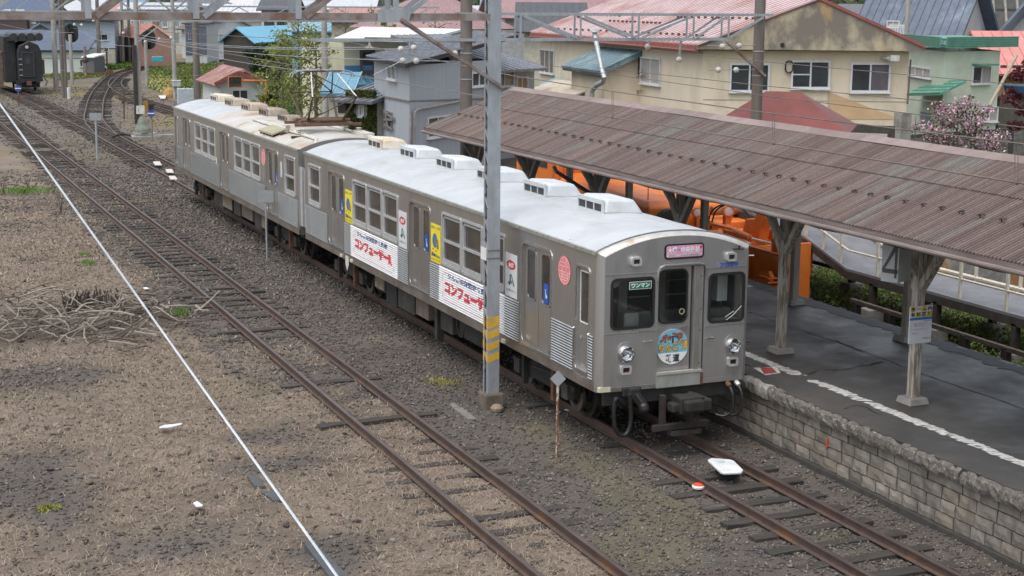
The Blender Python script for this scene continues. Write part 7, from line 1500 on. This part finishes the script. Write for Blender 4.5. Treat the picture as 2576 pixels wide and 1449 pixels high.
for p_, q_ in ((P0, P1), (P1, P2)): mb = MB(); mb.bar(p_-Zv*.08, q_-Zv*.08, .05, .16); mb.build('eave_trim', M('trim_black', (.03,.03,.035)), H.t)
H.win(977, 163, 999, 202, 'left', 2, [M('grey_glass', (.14,.16,.17), (.2,.22,.23), 2, .15)], fr=.06); f_ = H.win(967, 277, 988, 327, 'left', 1, [hglass], fm=M('grey_wood', (.20,.19,.18)), sill=False)
for a, b in (((965,281),(989,298)), ((966,300),(988,301)), ((966,312),(986,326)), ((968,284),(976,328))): p, q = H.pt(*a, 'left', .12)[0], H.pt(*b, 'left', .12)[0]; mb = MB(); mb.bar(p, q, .03, .10); mb.build('board', M('grey_wood', (.28,.27,.255)), f_)
H.win(1074, 297, 1150, 335, 'front', 3, [dkw], fr=.07); H.win(1185, 184, 1222, 214, 'front', 2, [dkw], fr=.07)
p, q, r = H.pt(961, 242, 'left', .02)[0], H.pt(1029, 255, 'left', .02)[0], H.pt(1226, 248, 'front', .02)[0]; mb = MB(); mb.bar(p, q, .05, .07); mb.bar(V2(q, q.z), V2(r, r.z), .05, .07); mb.build('belt_course', M('belt_brown', (.20,.17,.155)), H.t)
mb = MB(); pp = [H.pt(x, y, 'front', .12)[0] for x, y in ((1042,362),(1043,282),(1050,276),(1162,254))]; mb.tube(pp, .06, 8); pp = [H.pt(x, y, 'front', .12)[0] for x, y in ((1031,362),(1033,290))]; mb.tube(pp, .05, 8); mb.build('drain_pipe', M('pipe_mauve', (.26,.24,.24)), H.t, smooth=True)
A, B = col_at(1225, 71), col_at(1345, 74); H = House('low grey annex between grey house and cream house', A, B, -.6, 4.0, 5, gw); H.walls(); H.shed(5.2, dgr, .6, .2, ribs=.42, ribm=dgs); H.win(1245, 178, 1290, 215, panes=2, m=[M('amber_glass', (.2,.165,.12))]); H.win(1298, 195, 1325, 225, panes=2, m=[M('tan_door', (.35,.22,.12))], fr=.07)
# ---- ivy house, blue and cream house
ivw = M('ivory_wall', (.55,.53,.46), (.48,.46,.40), 1.5, .85); A, B = col_at(872, 66), col_at(948, 65); H = House('small ivory house overgrown with ivy beside the grey house', A, B, -.5, 2.95, 3, ivw); H.walls(); H.shed(3.55, dgr, .7, .3, ribs=.38, ribm=dgs, rw=.06, rh=.045)
H.win(884, 266, 892, 289, panes=1, m=[dkw], fr=.07); H.win(906, 266, 917, 291, panes=2, m=[dkw], fr=.09)
IV = H
A, B = col_at(826, 70), col_at(874, 70); H = House('cream walled house end with dark door and light blue roof', A, B, -.5, 2.95, 3, M('pale_cream_wall', (.56,.55,.43), (.5,.49,.38), 1, .85)); H.walls(); H.shed(3.5, M('sky_blue_metal', (.09,.23,.33), (.14,.30,.40), 2.5, .4, .2), .6, .3, ribs=.4, ribm=M('sky_seam', (.20,.36,.45)), rw=.06); H.rect('door', M('door_maroon', (.05,.03,.035)), 850, 236, 872, 284)
A, B = col_at(866, 80), col_at(1100, 82); H = House('cream and blue house under a broad white roof', A, B, -.5, 5.0, 8, M('butter_wall', (.58,.57,.42), (.53,.52,.38), 1, .85)); H.walls()
q0, q1, q2, q3 = at(839, 96, 78), at(1060, 99, 78.5), at(1165, 80, 86), at(910, 70, 87); zr_ = 5.25; H.plate([V2(q0, 5.18), V2(q1, 5.12), V2(q2, 5.55), V2(q3, 5.62)], M('white_metal_roof', (.72,.74,.77), (.66,.68,.71), 1, .35, .1), .12)
H.rect('blue_band', M('band_blue', (.05,.17,.32), (.07,.20,.36), 1, .7), 866, 165, 1000, 188, d1=.04); H.win(908, 128, 940, 180, panes=1, m=[dkw], fm=wind, fr=.14); H.plate([V2(H.A-H.u*.5+H.n*1.4, 2.85), V2(H.B+H.n*1.4, 2.85), V2(H.B, 3.3), V2(H.A-H.u*.5, 3.3)], M('sky_blue_metal', (.13,.33,.47)), .08, name='lower_roof', ribs=.4, ribm=M('sky_seam', (.42,.58,.66)), rw=.06)
# ---- far houses right of centre
red2 = M('rose_metal', (.30,.19,.19), (.25,.15,.15), .8, .45, .1); red2s = M('rose_seam', (.42,.31,.31)); A, B = col_at(1108, 112), col_at(1262, 116)
H = House('far house with rose hipped roof behind the white roof', A, B, -.3, 4.95, 9, M('far_white', (.50,.53,.54))); H.walls(); H.hip(7.4, red2, .8, .1, .3, ribs=.5, ribm=red2s)
A, B = col_at(1318, 108), col_at(1460, 108); H = House('far house with charcoal roof behind the pink roof', A, B, -.3, 5.2, 9, M('far_cream', (.45,.44,.36))); H.walls(); H.gableS(6.9, M('charcoal_roof', (.075,.08,.09)), .8, .6, ribs=.5)
A, B = col_at(1270, 128), col_at(1560, 130); H = House('long far house with faded rose roof above the gantry', A, B, -.3, 6.0, 9, M('far_grey', (.36,.37,.38))); H.walls(); H.gableS(8.2, red2, .8, .6, ribs=.6, ribm=red2s)
A, B = col_at(820, 150), col_at(935, 150); H = House('far white building behind bare trees', A, B, -.3, 6.2, 9, M('far_white', (.5,.53,.54))); H.walls(); H.gableS(7.6, M('far_silver', (.45,.47,.5)), .5, .5)
A, B = col_at(835, 128), col_at(985, 128); H = House('low far house with salmon roof behind bare trees', A, B, -.3, 5.4, 8, M('far_cream', (.45,.44,.36))); H.walls(); H.gableS(6.4, M('salmon_far', (.36,.21,.19)), .6, .5, ribs=.5)
A, B = col_at(735, 135), col_at(1000, 132); H = House('long steel blue shed behind the leafy trees', A, B, -.3, 4.4, 6, M('steel_blue_wall', (.13,.24,.33), (.16,.28,.37), .7, .6)); H.walls(); H.shed(5.6, M('steel_blue_roof', (.20,.36,.46)), .5, .5, ribs=.6)
A, B = col_at(660, 170), col_at(735, 170); H = House('white and black timber framed far house', A, B, -.3, 6.0, 8, M('far_white', (.5,.53,.54))); H.walls(); H.gableS(7.2, M('charcoal_roof', (.075,.08,.09)), .6, .5); H.win(665, 55, 690, 78, panes=4, m=[hglass], fm=wind); H.win(697, 55, 722, 78, panes=4, m=[hglass], fm=wind)
# ---- left background
A, B = col_at(563, 150), col_at(640, 146); D_ = col_at(760, 158); H = House('old dark timber barn with bright sky blue roof', A, B, -.2, 3.2, D_-B, M('barn_wood', (.055,.047,.04), (.035,.03,.027), 2, .9, stretch=(4,4,.3))); H.walls(gable=4.35); H.gableF(4.35, M('cyan_metal', (.13,.38,.52), (.11,.34,.48), .6, .4, .1), .5, .6)
A, B = col_at(552, 95), col_at(668, 97); C = col_at(508, 101); H = House('small white hut with rusty pink roof behind the train', A, B, -.3, 1.95, C-A, M('hut_white', (.55,.59,.57), (.5,.54,.52), 1, .7)); H.walls(gable=2.72); rusty = M('rusty_pink_roof', (.40,.24,.23), (.30,.16,.13), 1.3, .55, .1, c3=(.52,.42,.42), s3=.9, r3=(.5,.7)); H.gableF(2.72, rusty, .45, .4, ribs=.6, ribm=M('rusty_seam', (.3,.15,.13)))
H.win(583, 227, 623, 250, panes=2, m=[dkw], fr=.07); b_ = H.n*.5; mb = MB(); p1, p2, p3 = H.pt(540, 212, 'front', .48)[0], H.pt(600, 182, 'front', .48)[0], H.pt(672, 214, 'front', .48)[0]; mb.bar(p1, p2, .05, .22); mb.bar(p2, p3, .05, .22); mb.build('barge_board', trimm, H.t)
t = thing('traffic_mirror', H.pt(590, 235, 'front', 1.2)[0], 'square orange framed convex mirror in front of the hut', 'mirror'); p, q = H.pt(573, 192, 'front', 1.2)[0], H.pt(609, 220, 'front', 1.2)[0]; u_, n_ = H.u, H.n; c_ = (p+q)/2; mb = MB(); ring(mb, c_, u_, Zv, n_, abs((q-p).dot(u_)), p.z-q.z, .05, .06, .06); mb.build('frame', M('mirror_orange', (.50,.18,.10)), t); mb = MB(); rplate(mb, c_+n_*.02, u_, Zv, abs((q-p).dot(u_))-.08, p.z-q.z-.08, .04); mb.build('mirror_glass', M('mirror_glass', (.35,.36,.36), None, 3, .05, 1.), t); mb = MB(); a, b = H.pt(606, 203, 'front', 1.1)[0], H.pt(668, 203, 'front', 1.1)[0]; mb.tube([a, b, V2(b, -.3)], .07, 8); mb.build('arm', M('arm_orange', (.70,.20,.05)), t)
A, B = col_at(347, 166), col_at(432, 162); C = col_at(300, 176); brn = M('brown_cladding', (.24,.145,.115), (.20,.12,.095), 1, .8); H = House('brown clad house with red gable trim beyond the curve', A, B, -.3, 3.0, C-A, brn); H.walls(gable=4.25); H.gableF(4.25, M('rust_far_roof', (.36,.17,.14), (.28,.12,.10), 1, .6), .5, .6)
q = at(396, 149, 160); mb = MB(); mb.box(q, (1.05, .6, .56)); tag(mb.build('tank', M('tank_teal', (.06,.38,.42)), bevel=.05), 'turquoise box against the brown house wall', 'tank')
blg = M('pale_blue_cladding', (.38,.45,.52), (.34,.41,.48), 1, .7); A, B = col_at(160, 165), col_at(291, 166); H = House('pale blue and beige two storey house behind the shed', A, B, -.3, 4.75, 8, blg); H.walls(); H.rect('lower_wall', M('beige_wall', (.45,.42,.36)), 160, 123, 291, 168, d1=.06); H.shed(5.2, M('roof_thin_dark', (.06,.065,.075)), .8, .8); H.win(238, 86, 271, 101, panes=2, m=[hglass]); H.win(256, 132, 264, 147, panes=1, m=[cglass]); H.rect('belt', M('trim_black', (.03,.03,.035)), 160, 121, 291, 123, d1=.09)
A, B = col_at(95, 168), col_at(165, 168); H = House('pale blue house wing with flat dark roof', A, B, -.3, 4.5, 8, blg); H.walls(); H.shed(4.8, M('roof_thin_dark', (.06,.065,.075)), .6, .6); H.win(107, 78, 133, 89, panes=3, m=[hglass], fm=wind)
A, B = col_at(-60, 150), col_at(212, 151); H = House('low pale green shed with navy metal roof', A, B, -.3, 2.05, 8, M('shed_pale', (.50,.56,.50), (.45,.51,.46), 1, .8)); H.walls(); H.shed(3.6, M('navy_metal', (.035,.055,.095), (.06,.085,.13), .6, .35, .1, c3=(.11,.14,.19), s3=.6, r3=(.58,.75)), .5, .5); H.rect('belt', M('belt_brown', (.2,.17,.155)), 20, 145, 212, 147); H.win(201, 150, 209, 167, panes=1, m=[hglass]); H.rect('green_trim', M('trim_green', (.08,.17,.12)), 20, 127, 212, 131)
A, B = col_at(208, 148), col_at(236, 148); H = House('small dark grey garage with pale car before it', A, B, -.3, 1.45, 4, M('garage_dark', (.13,.13,.14))); H.walls(); H.shed(1.6, whitep, .2, .1)
cr = gz(243, 181, -.2); t = thing('parked_car', cr, 'pale green car nose parked by the slim pole', 'car'); mb = MB(); mb.slab([(cr.x+x, cr.y, z) for x, z in ((-1.1,-.1),(1.0,-.1),(1.1,.25),(.7,.55),(.45,.95),(-.4,1.0),(-.8,.6),(-1.1,.4))], (0, 3.2, 0)); mb.build('body', M('car_mint', (.45,.55,.52), None, 3, .3), t, bevel=.12); mb = MB(); mb.slab([(cr.x+x, cr.y-.02, z) for x, z in ((-.62,.58),(.5,.58),(.36,.9),(-.34,.92))], (0, .03, 0)); mb.build('windscreen', hglass, t)
for s in (-.7, .7): mb = MB(); mb.rev((cr.x+s, cr.y+.1, .05), (0,1,0), [(-.1,.26),(.1,.26)], 12); mb.build('wheel', gask, t)
A, B = col_at(467, 172), col_at(521, 172); H = House('narrow dark blue and white house beyond the bank', A, B, -.3, 4.3, 7, M('far_white', (.5,.53,.54))); H.walls(); H.rect('upper_cladding', M('slate_blue', (.10,.12,.155)), 466, 66, 521, 138, d1=.08); H.shed(4.5, M('roof_thin_dark', (.06,.065,.075)), .3, .3); H.win(474, 82, 480, 98, panes=1, m=[cglass])
A, B = col_at(520, 185), col_at(640, 188); H = House('white gabled house with dark brown trim far left of barn', A, B, -.3, 3.6, 9, M('far_white', (.5,.53,.54))); H.walls(gable=5.0); H.gableF(5.0, M('brown_roof_far', (.13,.10,.09)), .4, .7); H.win(538, 86, 561, 104, panes=2, m=[M('mint_glass', (.35,.42,.38))])
A, B = col_at(305, 205), col_at(475, 205); H = House('broad cream apartment block far beyond the brown house', A, B, -.3, 5.6, 10, M('far_beige', (.45,.42,.36))); H.walls(); H.gableS(6.4, M('far_silver', (.45,.47,.5)), .4, .4, ribs=.6)
for x in (330, 352, 385, 410, 440): H.win(x, 52, x+11, 68, panes=2, m=[hglass], fr=.12)
H.rect('brown_bay', brn, 385, 46, 400, 80, d1=.5)
A, B = col_at(505, 225), col_at(720, 225); H = House('long far shed with pale corrugated roof', A, B, -.3, 4.2, 10, M('far_grey', (.36,.37,.38))); H.walls(); H.gableS(6.2, M('far_silver', (.45,.47,.5)), .4, .4, ribs=.7, ribm=M('silver_seam', (.62,.63,.65)), rw=.12)
A, B = col_at(-40, 175), col_at(72, 175); H = House('dark brown house at the upper left edge', A, B, -.3, 5.0, 9, M('dark_brown_wall', (.07,.05,.045))); H.walls(); H.shed(5.4, whitep, .3, .3, th=.2)
A, B = col_at(72, 176), col_at(118, 176); H = House('beige house end with white framed window at upper left', A, B, -.3, 5.3, 8, M('far_beige', (.45,.42,.36))); H.walls(); H.gableS(6.3, M('navy_far', (.07,.10,.17)), .5, .5); H.win(80, 43, 103, 57, panes=2, m=[cglass], fr=.14)
A, B = col_at(-30, 215), col_at(108, 215); H = House('far house with navy blue roof in the upper left corner', A, B, -.3, 5.2, 9, M('far_beige', (.45,.42,.36))); H.walls(); H.gableS(6.9, M('navy_far', (.07,.10,.17)), .5, .5)
A, B = col_at(62, 160), col_at(148, 161); H = House('small tan house with dark blue gable roof behind the shed', A, B, -.3, 3.2, 6, M('tan_wall', (.42,.36,.29))); H.walls(gable=4.3); H.gableF(4.3, M('navy_metal', (.035,.055,.095)), .4, .6)
rh = random.Random(8)
fr_mats = [M('far_roof_%d' % i, c) for i, c in enumerate([(.42,.44,.47), (.16,.24,.34), (.40,.20,.18), (.12,.13,.15), (.50,.50,.51)])]; wl_mats = [M('far_wall_%d' % i, c) for i, c in enumerate([(.5,.49,.45), (.42,.45,.48), (.46,.41,.33), (.34,.33,.32)])]
for i, (px, d_, w) in enumerate(((150,240,9), (205,255,10), (255,235,8), (420,250,10), (560,270,12), (640,250,9), (745,245,10), (800,215,8), (905,235,10), (1000,210,9), (1060,190,9), (1215,200,11), (1330,215,10), (2130,180,12))):
    A = col_at(px, d_); u_ = Vector((RT.x, RT.y, 0)).normalized(); B = A+u_*w; zz = rh.uniform(4.6, 5.8); rn = ['silver', 'steel blue', 'brick red', 'charcoal', 'pale'][i % 5]
    H = House('distant house with %s roof, number %s from the left in the far row' % (rn, ['one','two','three','four','five','six','seven','eight','nine','ten','eleven','twelve','thirteen','fourteen'][i]), A, B, -.3, zz, 8, wl_mats[i % 4]); H.walls(); (H.gableS if i % 3 else H.hip)(zz+rh.uniform(1.2, 2.2), fr_mats[i % 5])
    yb = 724.5-(zz-1.3-CP.z)*3905/d_*.985-723; px2 = px+w*3905/d_
    for k in range(2): a = px+(px2-px)*(.15+.45*k); y0 = -(zz-1.0-CP.z)*3905/d_+1.5; H.win(a, y0, a+22, y0+20, panes=2, m=[hglass], fr=.14)
# ================================================================== VEGETATION
leafm = leafmat('leaf'); barkm = M('bark', (.13,.105,.085), (.08,.065,.055), 4, .95, 0, .3, 30)
def leaves(name, pts, size, cols, parent, seed=0, flat=.0, aspect=.6):
    r_ = np.random.default_rng(seed); n = len(pts); a = r_.normal(0, 1, (n, 3)); a /= np.linalg.norm(a, axis=1, keepdims=True); b = r_.normal(0, 1, (n, 3)); b -= (b*a).sum(1, keepdims=True)*a; b /= np.linalg.norm(b, axis=1, keepdims=True)
    s = r_.uniform(size[0], size[1], (n, 1)); a *= s; b *= s*aspect
    V = np.stack([pts-a, pts+b*.9-a*.1, pts+a, pts-b*.9-a*.1], 1).reshape(-1, 3); F = np.arange(4*n).reshape(-1, 4)
    cols = np.array(cols); c = cols[r_.integers(0, len(cols), n)]*r_.uniform(.65, 1.3, (n, 1)); return np_mesh(name, V, F, leafm, np.repeat(c, 4, 0), parent)
def clumps(centers, n, seed, r):
    r_ = np.random.default_rng(seed); C = np.array([(*c[:3],) for c in centers]); R = np.array([c[3] for c in centers]); w = R**2; k = r_.choice(len(C), n, p=w/w.sum()); d = r_.normal(0, 1, (n, 3)); d /= np.linalg.norm(d, axis=1, keepdims=True); rr_ = R[k]*r_.random(n)**.45
    return C[k]+d*rr_[:, None]*np.array([1, 1, .8])
def tree(label, base, hgt, spread, n, size, cols, seed, nl=14, trunk_r=.12, low=.25, name='tree', cat='tree', extra=None, shape=1.0):
    r_ = random.Random(seed); t = thing(name, V2(base, base.z), label, cat); mb = MB(); top = Vector((base.x, base.y, base.z+hgt))
    mb.tube([base-Zv*.3, base.lerp(top, .35)+Vector((r_.uniform(-.1,.1), 0, 0)), base.lerp(top, .7), top], [trunk_r, trunk_r*.75, trunk_r*.45, trunk_r*.15], 8); C = []
    for i in range(nl):
        f = low+(1-low)*(i+.5)/nl; a = i*2.4+r_.uniform(-.4, .4); L = spread*(math.sin(math.pi*min(1, (f-low)/(1-low)*.8+.15))**.7)*r_.uniform(.65, 1.05)*shape; p = base.lerp(top, f*.92); q = p+Vector((math.cos(a)*L, math.sin(a)*L, L*r_.uniform(.1, .5)))
        mb.tube([p, p.lerp(q, .5)+Zv*.08*L, q], [trunk_r*.35, trunk_r*.2, trunk_r*.06], 5)
        for k in range(3): c = p.lerp(q, .45+.28*k)+Vector((r_.uniform(-.2,.2), r_.uniform(-.2,.2), r_.uniform(-.1,.25)))*spread*.4; C.append((c.x, c.y, c.z, spread*r_.uniform(.14, .30)))
    mb.build('trunk', barkm, t, smooth=True); pts = clumps(C, n, seed, 0); leaves('crown', pts, size, cols, t, seed)
    if extra: leaves(extra[0], clumps(C, extra[1], seed+1, 0)+np.array([0, 0, .04]), extra[2], extra[3], t, seed+2)
    return t
LG = [(.17,.22,.05), (.22,.27,.07), (.14,.18,.045), (.27,.29,.10)]; DG = [(.025,.055,.022), (.035,.07,.03), (.02,.04,.018)]
def gpt(px, d_, z=-.2): q = col_at(px, d_); return Vector((q.x, q.y, z))
tree('fresh light green tree in the garden behind the train', gpt(752, 82), 6.3, 2.2, 2500, (.05, .10), LG, 3, 20); tree('slender light green tree beside the cream house end', gpt(795, 80), 5.6, 1.5, 1300, (.05, .10), LG+[(.18,.15,.06)], 4, 14); tree('light green tree top left of the tall grey pole', gpt(712, 88), 5.6, 1.7, 1300, (.05,.11), LG, 14, 12)
tree('dark clipped pine in front of the barn', gpt(655, 105), 4.4, 1.4, 5200, (.05, .12), DG, 5, 12, shape=1.1, low=.15); tree('low dark pine shrub beside the barn', gpt(680, 100), 2.6, 1.3, 3200, (.05, .11), DG+[(.06,.10,.03)], 6, 10, low=.1)
tree('yellow green garden shrub by the rusty hut', gpt(668, 92), 1.7, .9, 1500, (.04, .09), [(.22,.24,.04), (.16,.19,.04)], 7, 8, low=.1, cat='shrub', name='shrub'); tree('yellow green shrub between barn and hut', gpt(590, 118), 1.3, .9, 1200, (.05,.1), [(.22,.24,.04),(.16,.19,.04)], 17, 8, low=.1, cat='shrub', name='shrub')
PK = [(.62,.34,.48), (.70,.46,.58), (.52,.24,.40), (.75,.55,.62)]
tree('large pink blossoming shrub before the green house', gpt(2418, 50, .2), 3.9, 1.45, 3600, (.03, .075), [(.10,.11,.055), (.13,.12,.07), (.075,.085,.045)], 8, 22, .08, .12, extra=('blossom', 2600, (.03, .07), PK))
tree('dark red maple at the right picture edge', gpt(2592, 58), 5.6, 1.1, 2600, (.05, .1), [(.10,.03,.035), (.14,.045,.05), (.07,.02,.025)], 9, 12, .08, .45)
tree('bare multi-stemmed tree by the green house wall', gpt(2312, 55), 3.4, 1.0, 60, (.03, .05), [(.15,.12,.06)], 10, 14, .06, .2)
for lb, px, d_, hh, sd in (('leafless garden tree behind the white roof, left', 935, 118, 7, 31), ('leafless garden tree behind the white roof, middle', 990, 122, 7.5, 32), ('leafless garden tree before the rose hipped roof', 1095, 105, 6.6, 33), ('bare tree with first leaves by the far white building', 870, 125, 6.8, 34)):
    tree(lb, gpt(px, d_), hh, 1.9, 260, (.06,.12), [(.20,.17,.06), (.14,.10,.06)], sd, 22, .1, .25)
tree('yellow green young tree above the blue shed', gpt(968, 112), 6.4, .9, 900, (.06,.12), [(.26,.28,.05), (.2,.22,.05)], 35, 8, .08, .6)
# ivy on the small house
p, u_, n_ = IV.pt(884, 300); r_ = np.random.default_rng(3); pts = []
for i in range(15000):
    px, py = r_.uniform(871, 945), r_.uniform(228, 352); e = ((px-907)/21)**2+((py-278)/27)**2
    if e < .85+.35*math.sin(px*.6)*math.cos(py*.35): continue
    if px < 880 and r_.random() < .3: continue
    q = IV.pt(px, py, 'front', r_.uniform(.02, .22))[0]; pts.append(tuple(q))
iv = thing('ivy', V2(p, -.3), 'green ivy covering the small ivory house front', 'ivy'); leaves('foliage', np.array(pts), (.05, .11), [(.06,.085,.022), (.085,.11,.03), (.045,.06,.02), (.12,.13,.04)], iv, 4)
# ground vegetation: banks, weeds
def weeds(name, label, poly_px, z, n, hgt, size, cols, seed, flowers=None, mound=0.):
    r_ = np.random.default_rng(seed); P = [gz(a, b, z) for a, b in poly_px]; xs_ = [q.x for q in P]; ys_ = [q.y for q in P]; out = []
    def inside(x, y):
        c = False; j = len(P)-1
        for i in range(len(P)):
            if (P[i].y > y) != (P[j].y > y) and x < (P[j].x-P[i].x)*(y-P[i].y)/(P[j].y-P[i].y)+P[i].x: c = not c
            j = i
        return c
    while len(out) < n:
        x, y = r_.uniform(min(xs_), max(xs_)), r_.uniform(min(ys_), max(ys_))
        if inside(x, y): out.append((x, y))
    out = np.array(out); zz = z+r_.random(n)**1.6*hgt*(.5+fbm(out[:, 0], out[:, 1], .4, 5)); out = np.column_stack([out, zz])
    t = tag(leaves(name, np.array(out), size, cols, None, seed), label, kind='stuff')
    return t
weeds('grass_bank', 'bright green grassy bank with yellow flowers beside the curve', [(374,175),(400,168),(490,158),(545,155),(548,175),(500,250),(470,262),(425,240),(372,222)], -.2, 14000, .3, (.07, .16), [(.10,.155,.035), (.14,.19,.045), (.19,.21,.07), (.09,.125,.035)], 11)
weeds('yellow_flowers', 'yellow and white flowers on the grassy bank', [(374,196),(440,200),(450,236),(425,238),(374,220)], .0, 800, .35, (.05, .10), [(.50,.45,.07), (.55,.5,.14), (.5,.5,.4)], 12)
weeds('garden_greens', 'leafy green garden ground behind the train roof', [(650,235),(700,205),(850,205),(880,300),(830,330),(700,300)], -.1, 9000, .7, (.07, .17), [(.07,.13,.03), (.10,.18,.04), (.05,.09,.025), (.13,.2,.06)], 13)
weeds('yard_grass', 'yellow green grass before the low shed', [(100,192),(170,186),(260,183),(262,194),(150,204)], -.22, 5000, .14, (.08, .18), [(.17,.18,.05), (.14,.17,.04)], 15); weeds('yard_grass', 'green verge under the pale blue house', [(255,168),(335,164),(330,172),(270,178)], -.22, 2500, .4, (.1, .22), [(.08,.15,.03), (.12,.18,.04)], 16)
weeds('under_ramp_weeds', 'green weeds and moss under the walkway', [(1990,745),(2120,640),(2300,680),(2576,790),(2640,1010),(2500,935),(2330,852)], -.2, 26000, .38, (.025, .06), [(.15,.24,.05), (.19,.28,.065), (.10,.15,.04), (.24,.22,.11)], 18)
weeds('beyond_ramp_weeds', 'bushy green weeds beyond the walkway rail', [(2180,560),(2300,560),(2650,640),(2650,760),(2500,740),(2280,690)], -.2, 9000, 1.3, (.04, .09), [(.10,.165,.035), (.15,.22,.045), (.20,.27,.06), (.07,.10,.03)], 19)
weeds('garden_lawn', 'green lawn strip below the blossoming shrub', [(2300,348),(2440,345),(2640,352),(2640,420),(2400,412)], .2, 7000, .2, (.05, .12), [(.10,.17,.03), (.14,.2,.05), (.2,.2,.08)], 20)
rubm = M('stone_bank', (.12,.118,.11), (.07,.068,.064), 4, .9, 0, .6, 20)
mb = MB(); mb.slab([(12.2, -14, -.3), (12.2, 24, -.3), (13.2, 24, 1.5), (13.2, -14, 1.5)], (.4, 0, 0)); tag(mb.build('stone_bank', rubm), 'dark rubble bank behind the walkway', 'bank')
# lawn plateau that the garden and pillars stand on
mb = MB(); mb.slab([(13.4, -14, .15), (60, -14, .15), (60, 42, .15), (13.4, 30, .15)], (0,0,-.4)); tag(mb.build('garden_ground', M('garden_soil', (.10,.115,.05), (.14,.12,.085), 1.2, .95, 0, .4, 12)), 'garden ground beyond the walkway', kind='structure')
# wooded hills closing the view
hx, hy = np.meshgrid(np.linspace(-200, 420, 80), np.linspace(235, 520, 30)); hz = -2+np.clip((hy-250)/270, 0, 1)**1.1*75*(0.55+.9*vnoise(hx*.008, hy*.006, 4))
n1, n2 = hx.shape; I = np.arange(n1*n2).reshape(n1, n2); GF = np.stack([I[:-1,:-1].ravel(), I[:-1,1:].ravel(), I[1:,1:].ravel(), I[1:,:-1].ravel()], 1)
hl = np_mesh('hills', np.column_stack([hx.ravel(), hy.ravel(), hz.ravel()]), GF, M('hill_green', (.045,.065,.028), (.03,.045,.02), .08, .95), smooth=True); tag(hl, 'wooded hills behind the town', kind='structure')
r_ = np.random.default_rng(6); n = 26000; X = r_.uniform(-120, 330, n); Y = 245+r_.random(n)**1.3*150; Z = -2+np.clip((Y-250)/270, 0, 1)**1.1*75*(0.55+.9*vnoise(X*.008, Y*.006, 4))
tag(leaves('far_wood', np.column_stack([X, Y, Z+r_.uniform(0, 7, n)]), (.5, 1.4), [(.04,.06,.022), (.06,.085,.03), (.03,.045,.02), (.10,.12,.04), (.085,.075,.05)], None, 7), 'far wooded hillside above the roofs', kind='stuff')
# ================================================================== BLACK WAGON
wg = thing('snow_plough_wagon', (0, 104, -.1), 'black snow plough wagon with rolled tarps on its roof', 'rail wagon')
wb = M('wagon_black', (.011,.013,.016), (.02,.022,.026), 2, .5, c3=(.05,.05,.05), s3=1.5, r3=(.6,.75)); wd_ = M('wagon_dark', (.02,.022,.024), None, 3, .6); wbr = M('wagon_brown', (.10,.06,.045), (.16,.13,.10), 3, .8)
q0, q1 = at(6, 230, 119), at(110, 230, 119); ya = 101.6
def wx(px): return gy(px, 160, ya).x
x0, x1 = wx(14), wx(106)
mb = MB(); xm = (x0+x1)/2; hw_ = (x1-x0)/2; pr_ = [(x0+.9, .9), (x1, .9), (x1, 3.05), (x1-.22, 3.55), (x1-.8, 3.82), (x0+1.7, 3.82), (x0+1.05, 3.5), (x0+.9, 3.0)]; mb.slab([(x, ya, z) for x, z in pr_], (0, 10, 0)); bd_ = mb.build('body', wb, wg, bevel=.06)
mb = MB(); mb.mm(x0, x0+.9, ya+1.2, ya+9, .7, 4.15); mb.build('side_wing', wb, wg, bevel=.05)
mb = MB(); mb.mm(x0-.35, x0-.02, ya+2, ya+9, .5, 3.0); mb.build('side_boards', wbr, wg); mb = MB(); mb.mm(x1+.02, x1+.28, ya+1, ya+8, 1.3, 2.4); mb.build('side_boards', wbr, wg)
for k in range(4): xx = x0+.75+k*.62; mb = MB(); mb.cyl((xx, ya+.9, 4.12), (xx, ya+5, 4.12), .30, 14); mb.build('rolled_tarp', M('tarp_black', (.035,.038,.042), (.02,.022,.025), 4, .45), wg, smooth=True)
mb = MB(); mb.mm(x0+.3, x1-.3, ya+.7, ya+6, 3.82, 3.95); mb.build('roof_rack', wd_, wg)
mb = MB(); mb.mm(xm-.15, xm+.72, ya-.06, ya, 1.3, 3.05); dr_ = mb.build('end_door', wd_, wg); mb = MB(); ring(mb, (xm+.28, ya-.06, 2.1), (1,0,0), Zv, (0,-1,0), .95, 1.85, .09, .05, .04); mb.build('door_frame', M('wagon_grey', (.04,.043,.048)), dr_); mb = MB(); mb.mm(xm+.1, xm+.46, ya-.085, ya-.062, 2.15, 2.75); mb.build('pane', hglass, dr_)
mb = MB(); mb.mm(x0+.9, x1, ya-.14, ya, .82, 1.0); mb.mm(x0+1.0, x0+1.3, ya-.35, ya, .75, 1.0); mb.mm(x1-.5, x1-.2, ya-.35, ya, .75, 1.0); mb.build('buffer_beam', wd_, wg); mb = MB(); mb.mm(xm+.1, xm+.45, ya-.5, ya, .55, .85); mb.build('coupler', rustm, wg)
mb = MB(); mb.rev((xm+.25, ya-.08, 3.4), (0,-1,0), [(0,.12),(.1,.12)], 12); mb.build('lamp', alu, wg); mb = MB()
for z in (1.3, 1.7, 2.1, 2.5): mb.bar((x0+.95, ya-.1, z), (x0+1.2, ya-.1, z), .04)
mb.build('ladder', alu, wg); mb = MB(); mb.tube([(x1, ya+.2, 1.3), (x1+.3, ya-.1, .8), (x1+.15, ya-.2, .5)], .05, 6); mb.build('side_arm', wd_, wg)
for y in (ya+2, ya+7):
    for s in (-1, 1): mb = MB(); mb.rev((xm+.35+s*.5, y, .42), (s,0,0), [(0,.43),(.12,.43)], 20); mb.build('wheel', wheelm, wg, smooth=True)
mb = MB(); mb.mm(x0+1.1, x1-.2, ya+.3, ya+9.6, .35, .85); mb.build('underframe', wd_, wg)
bpy.data.scenes.remove(TS)
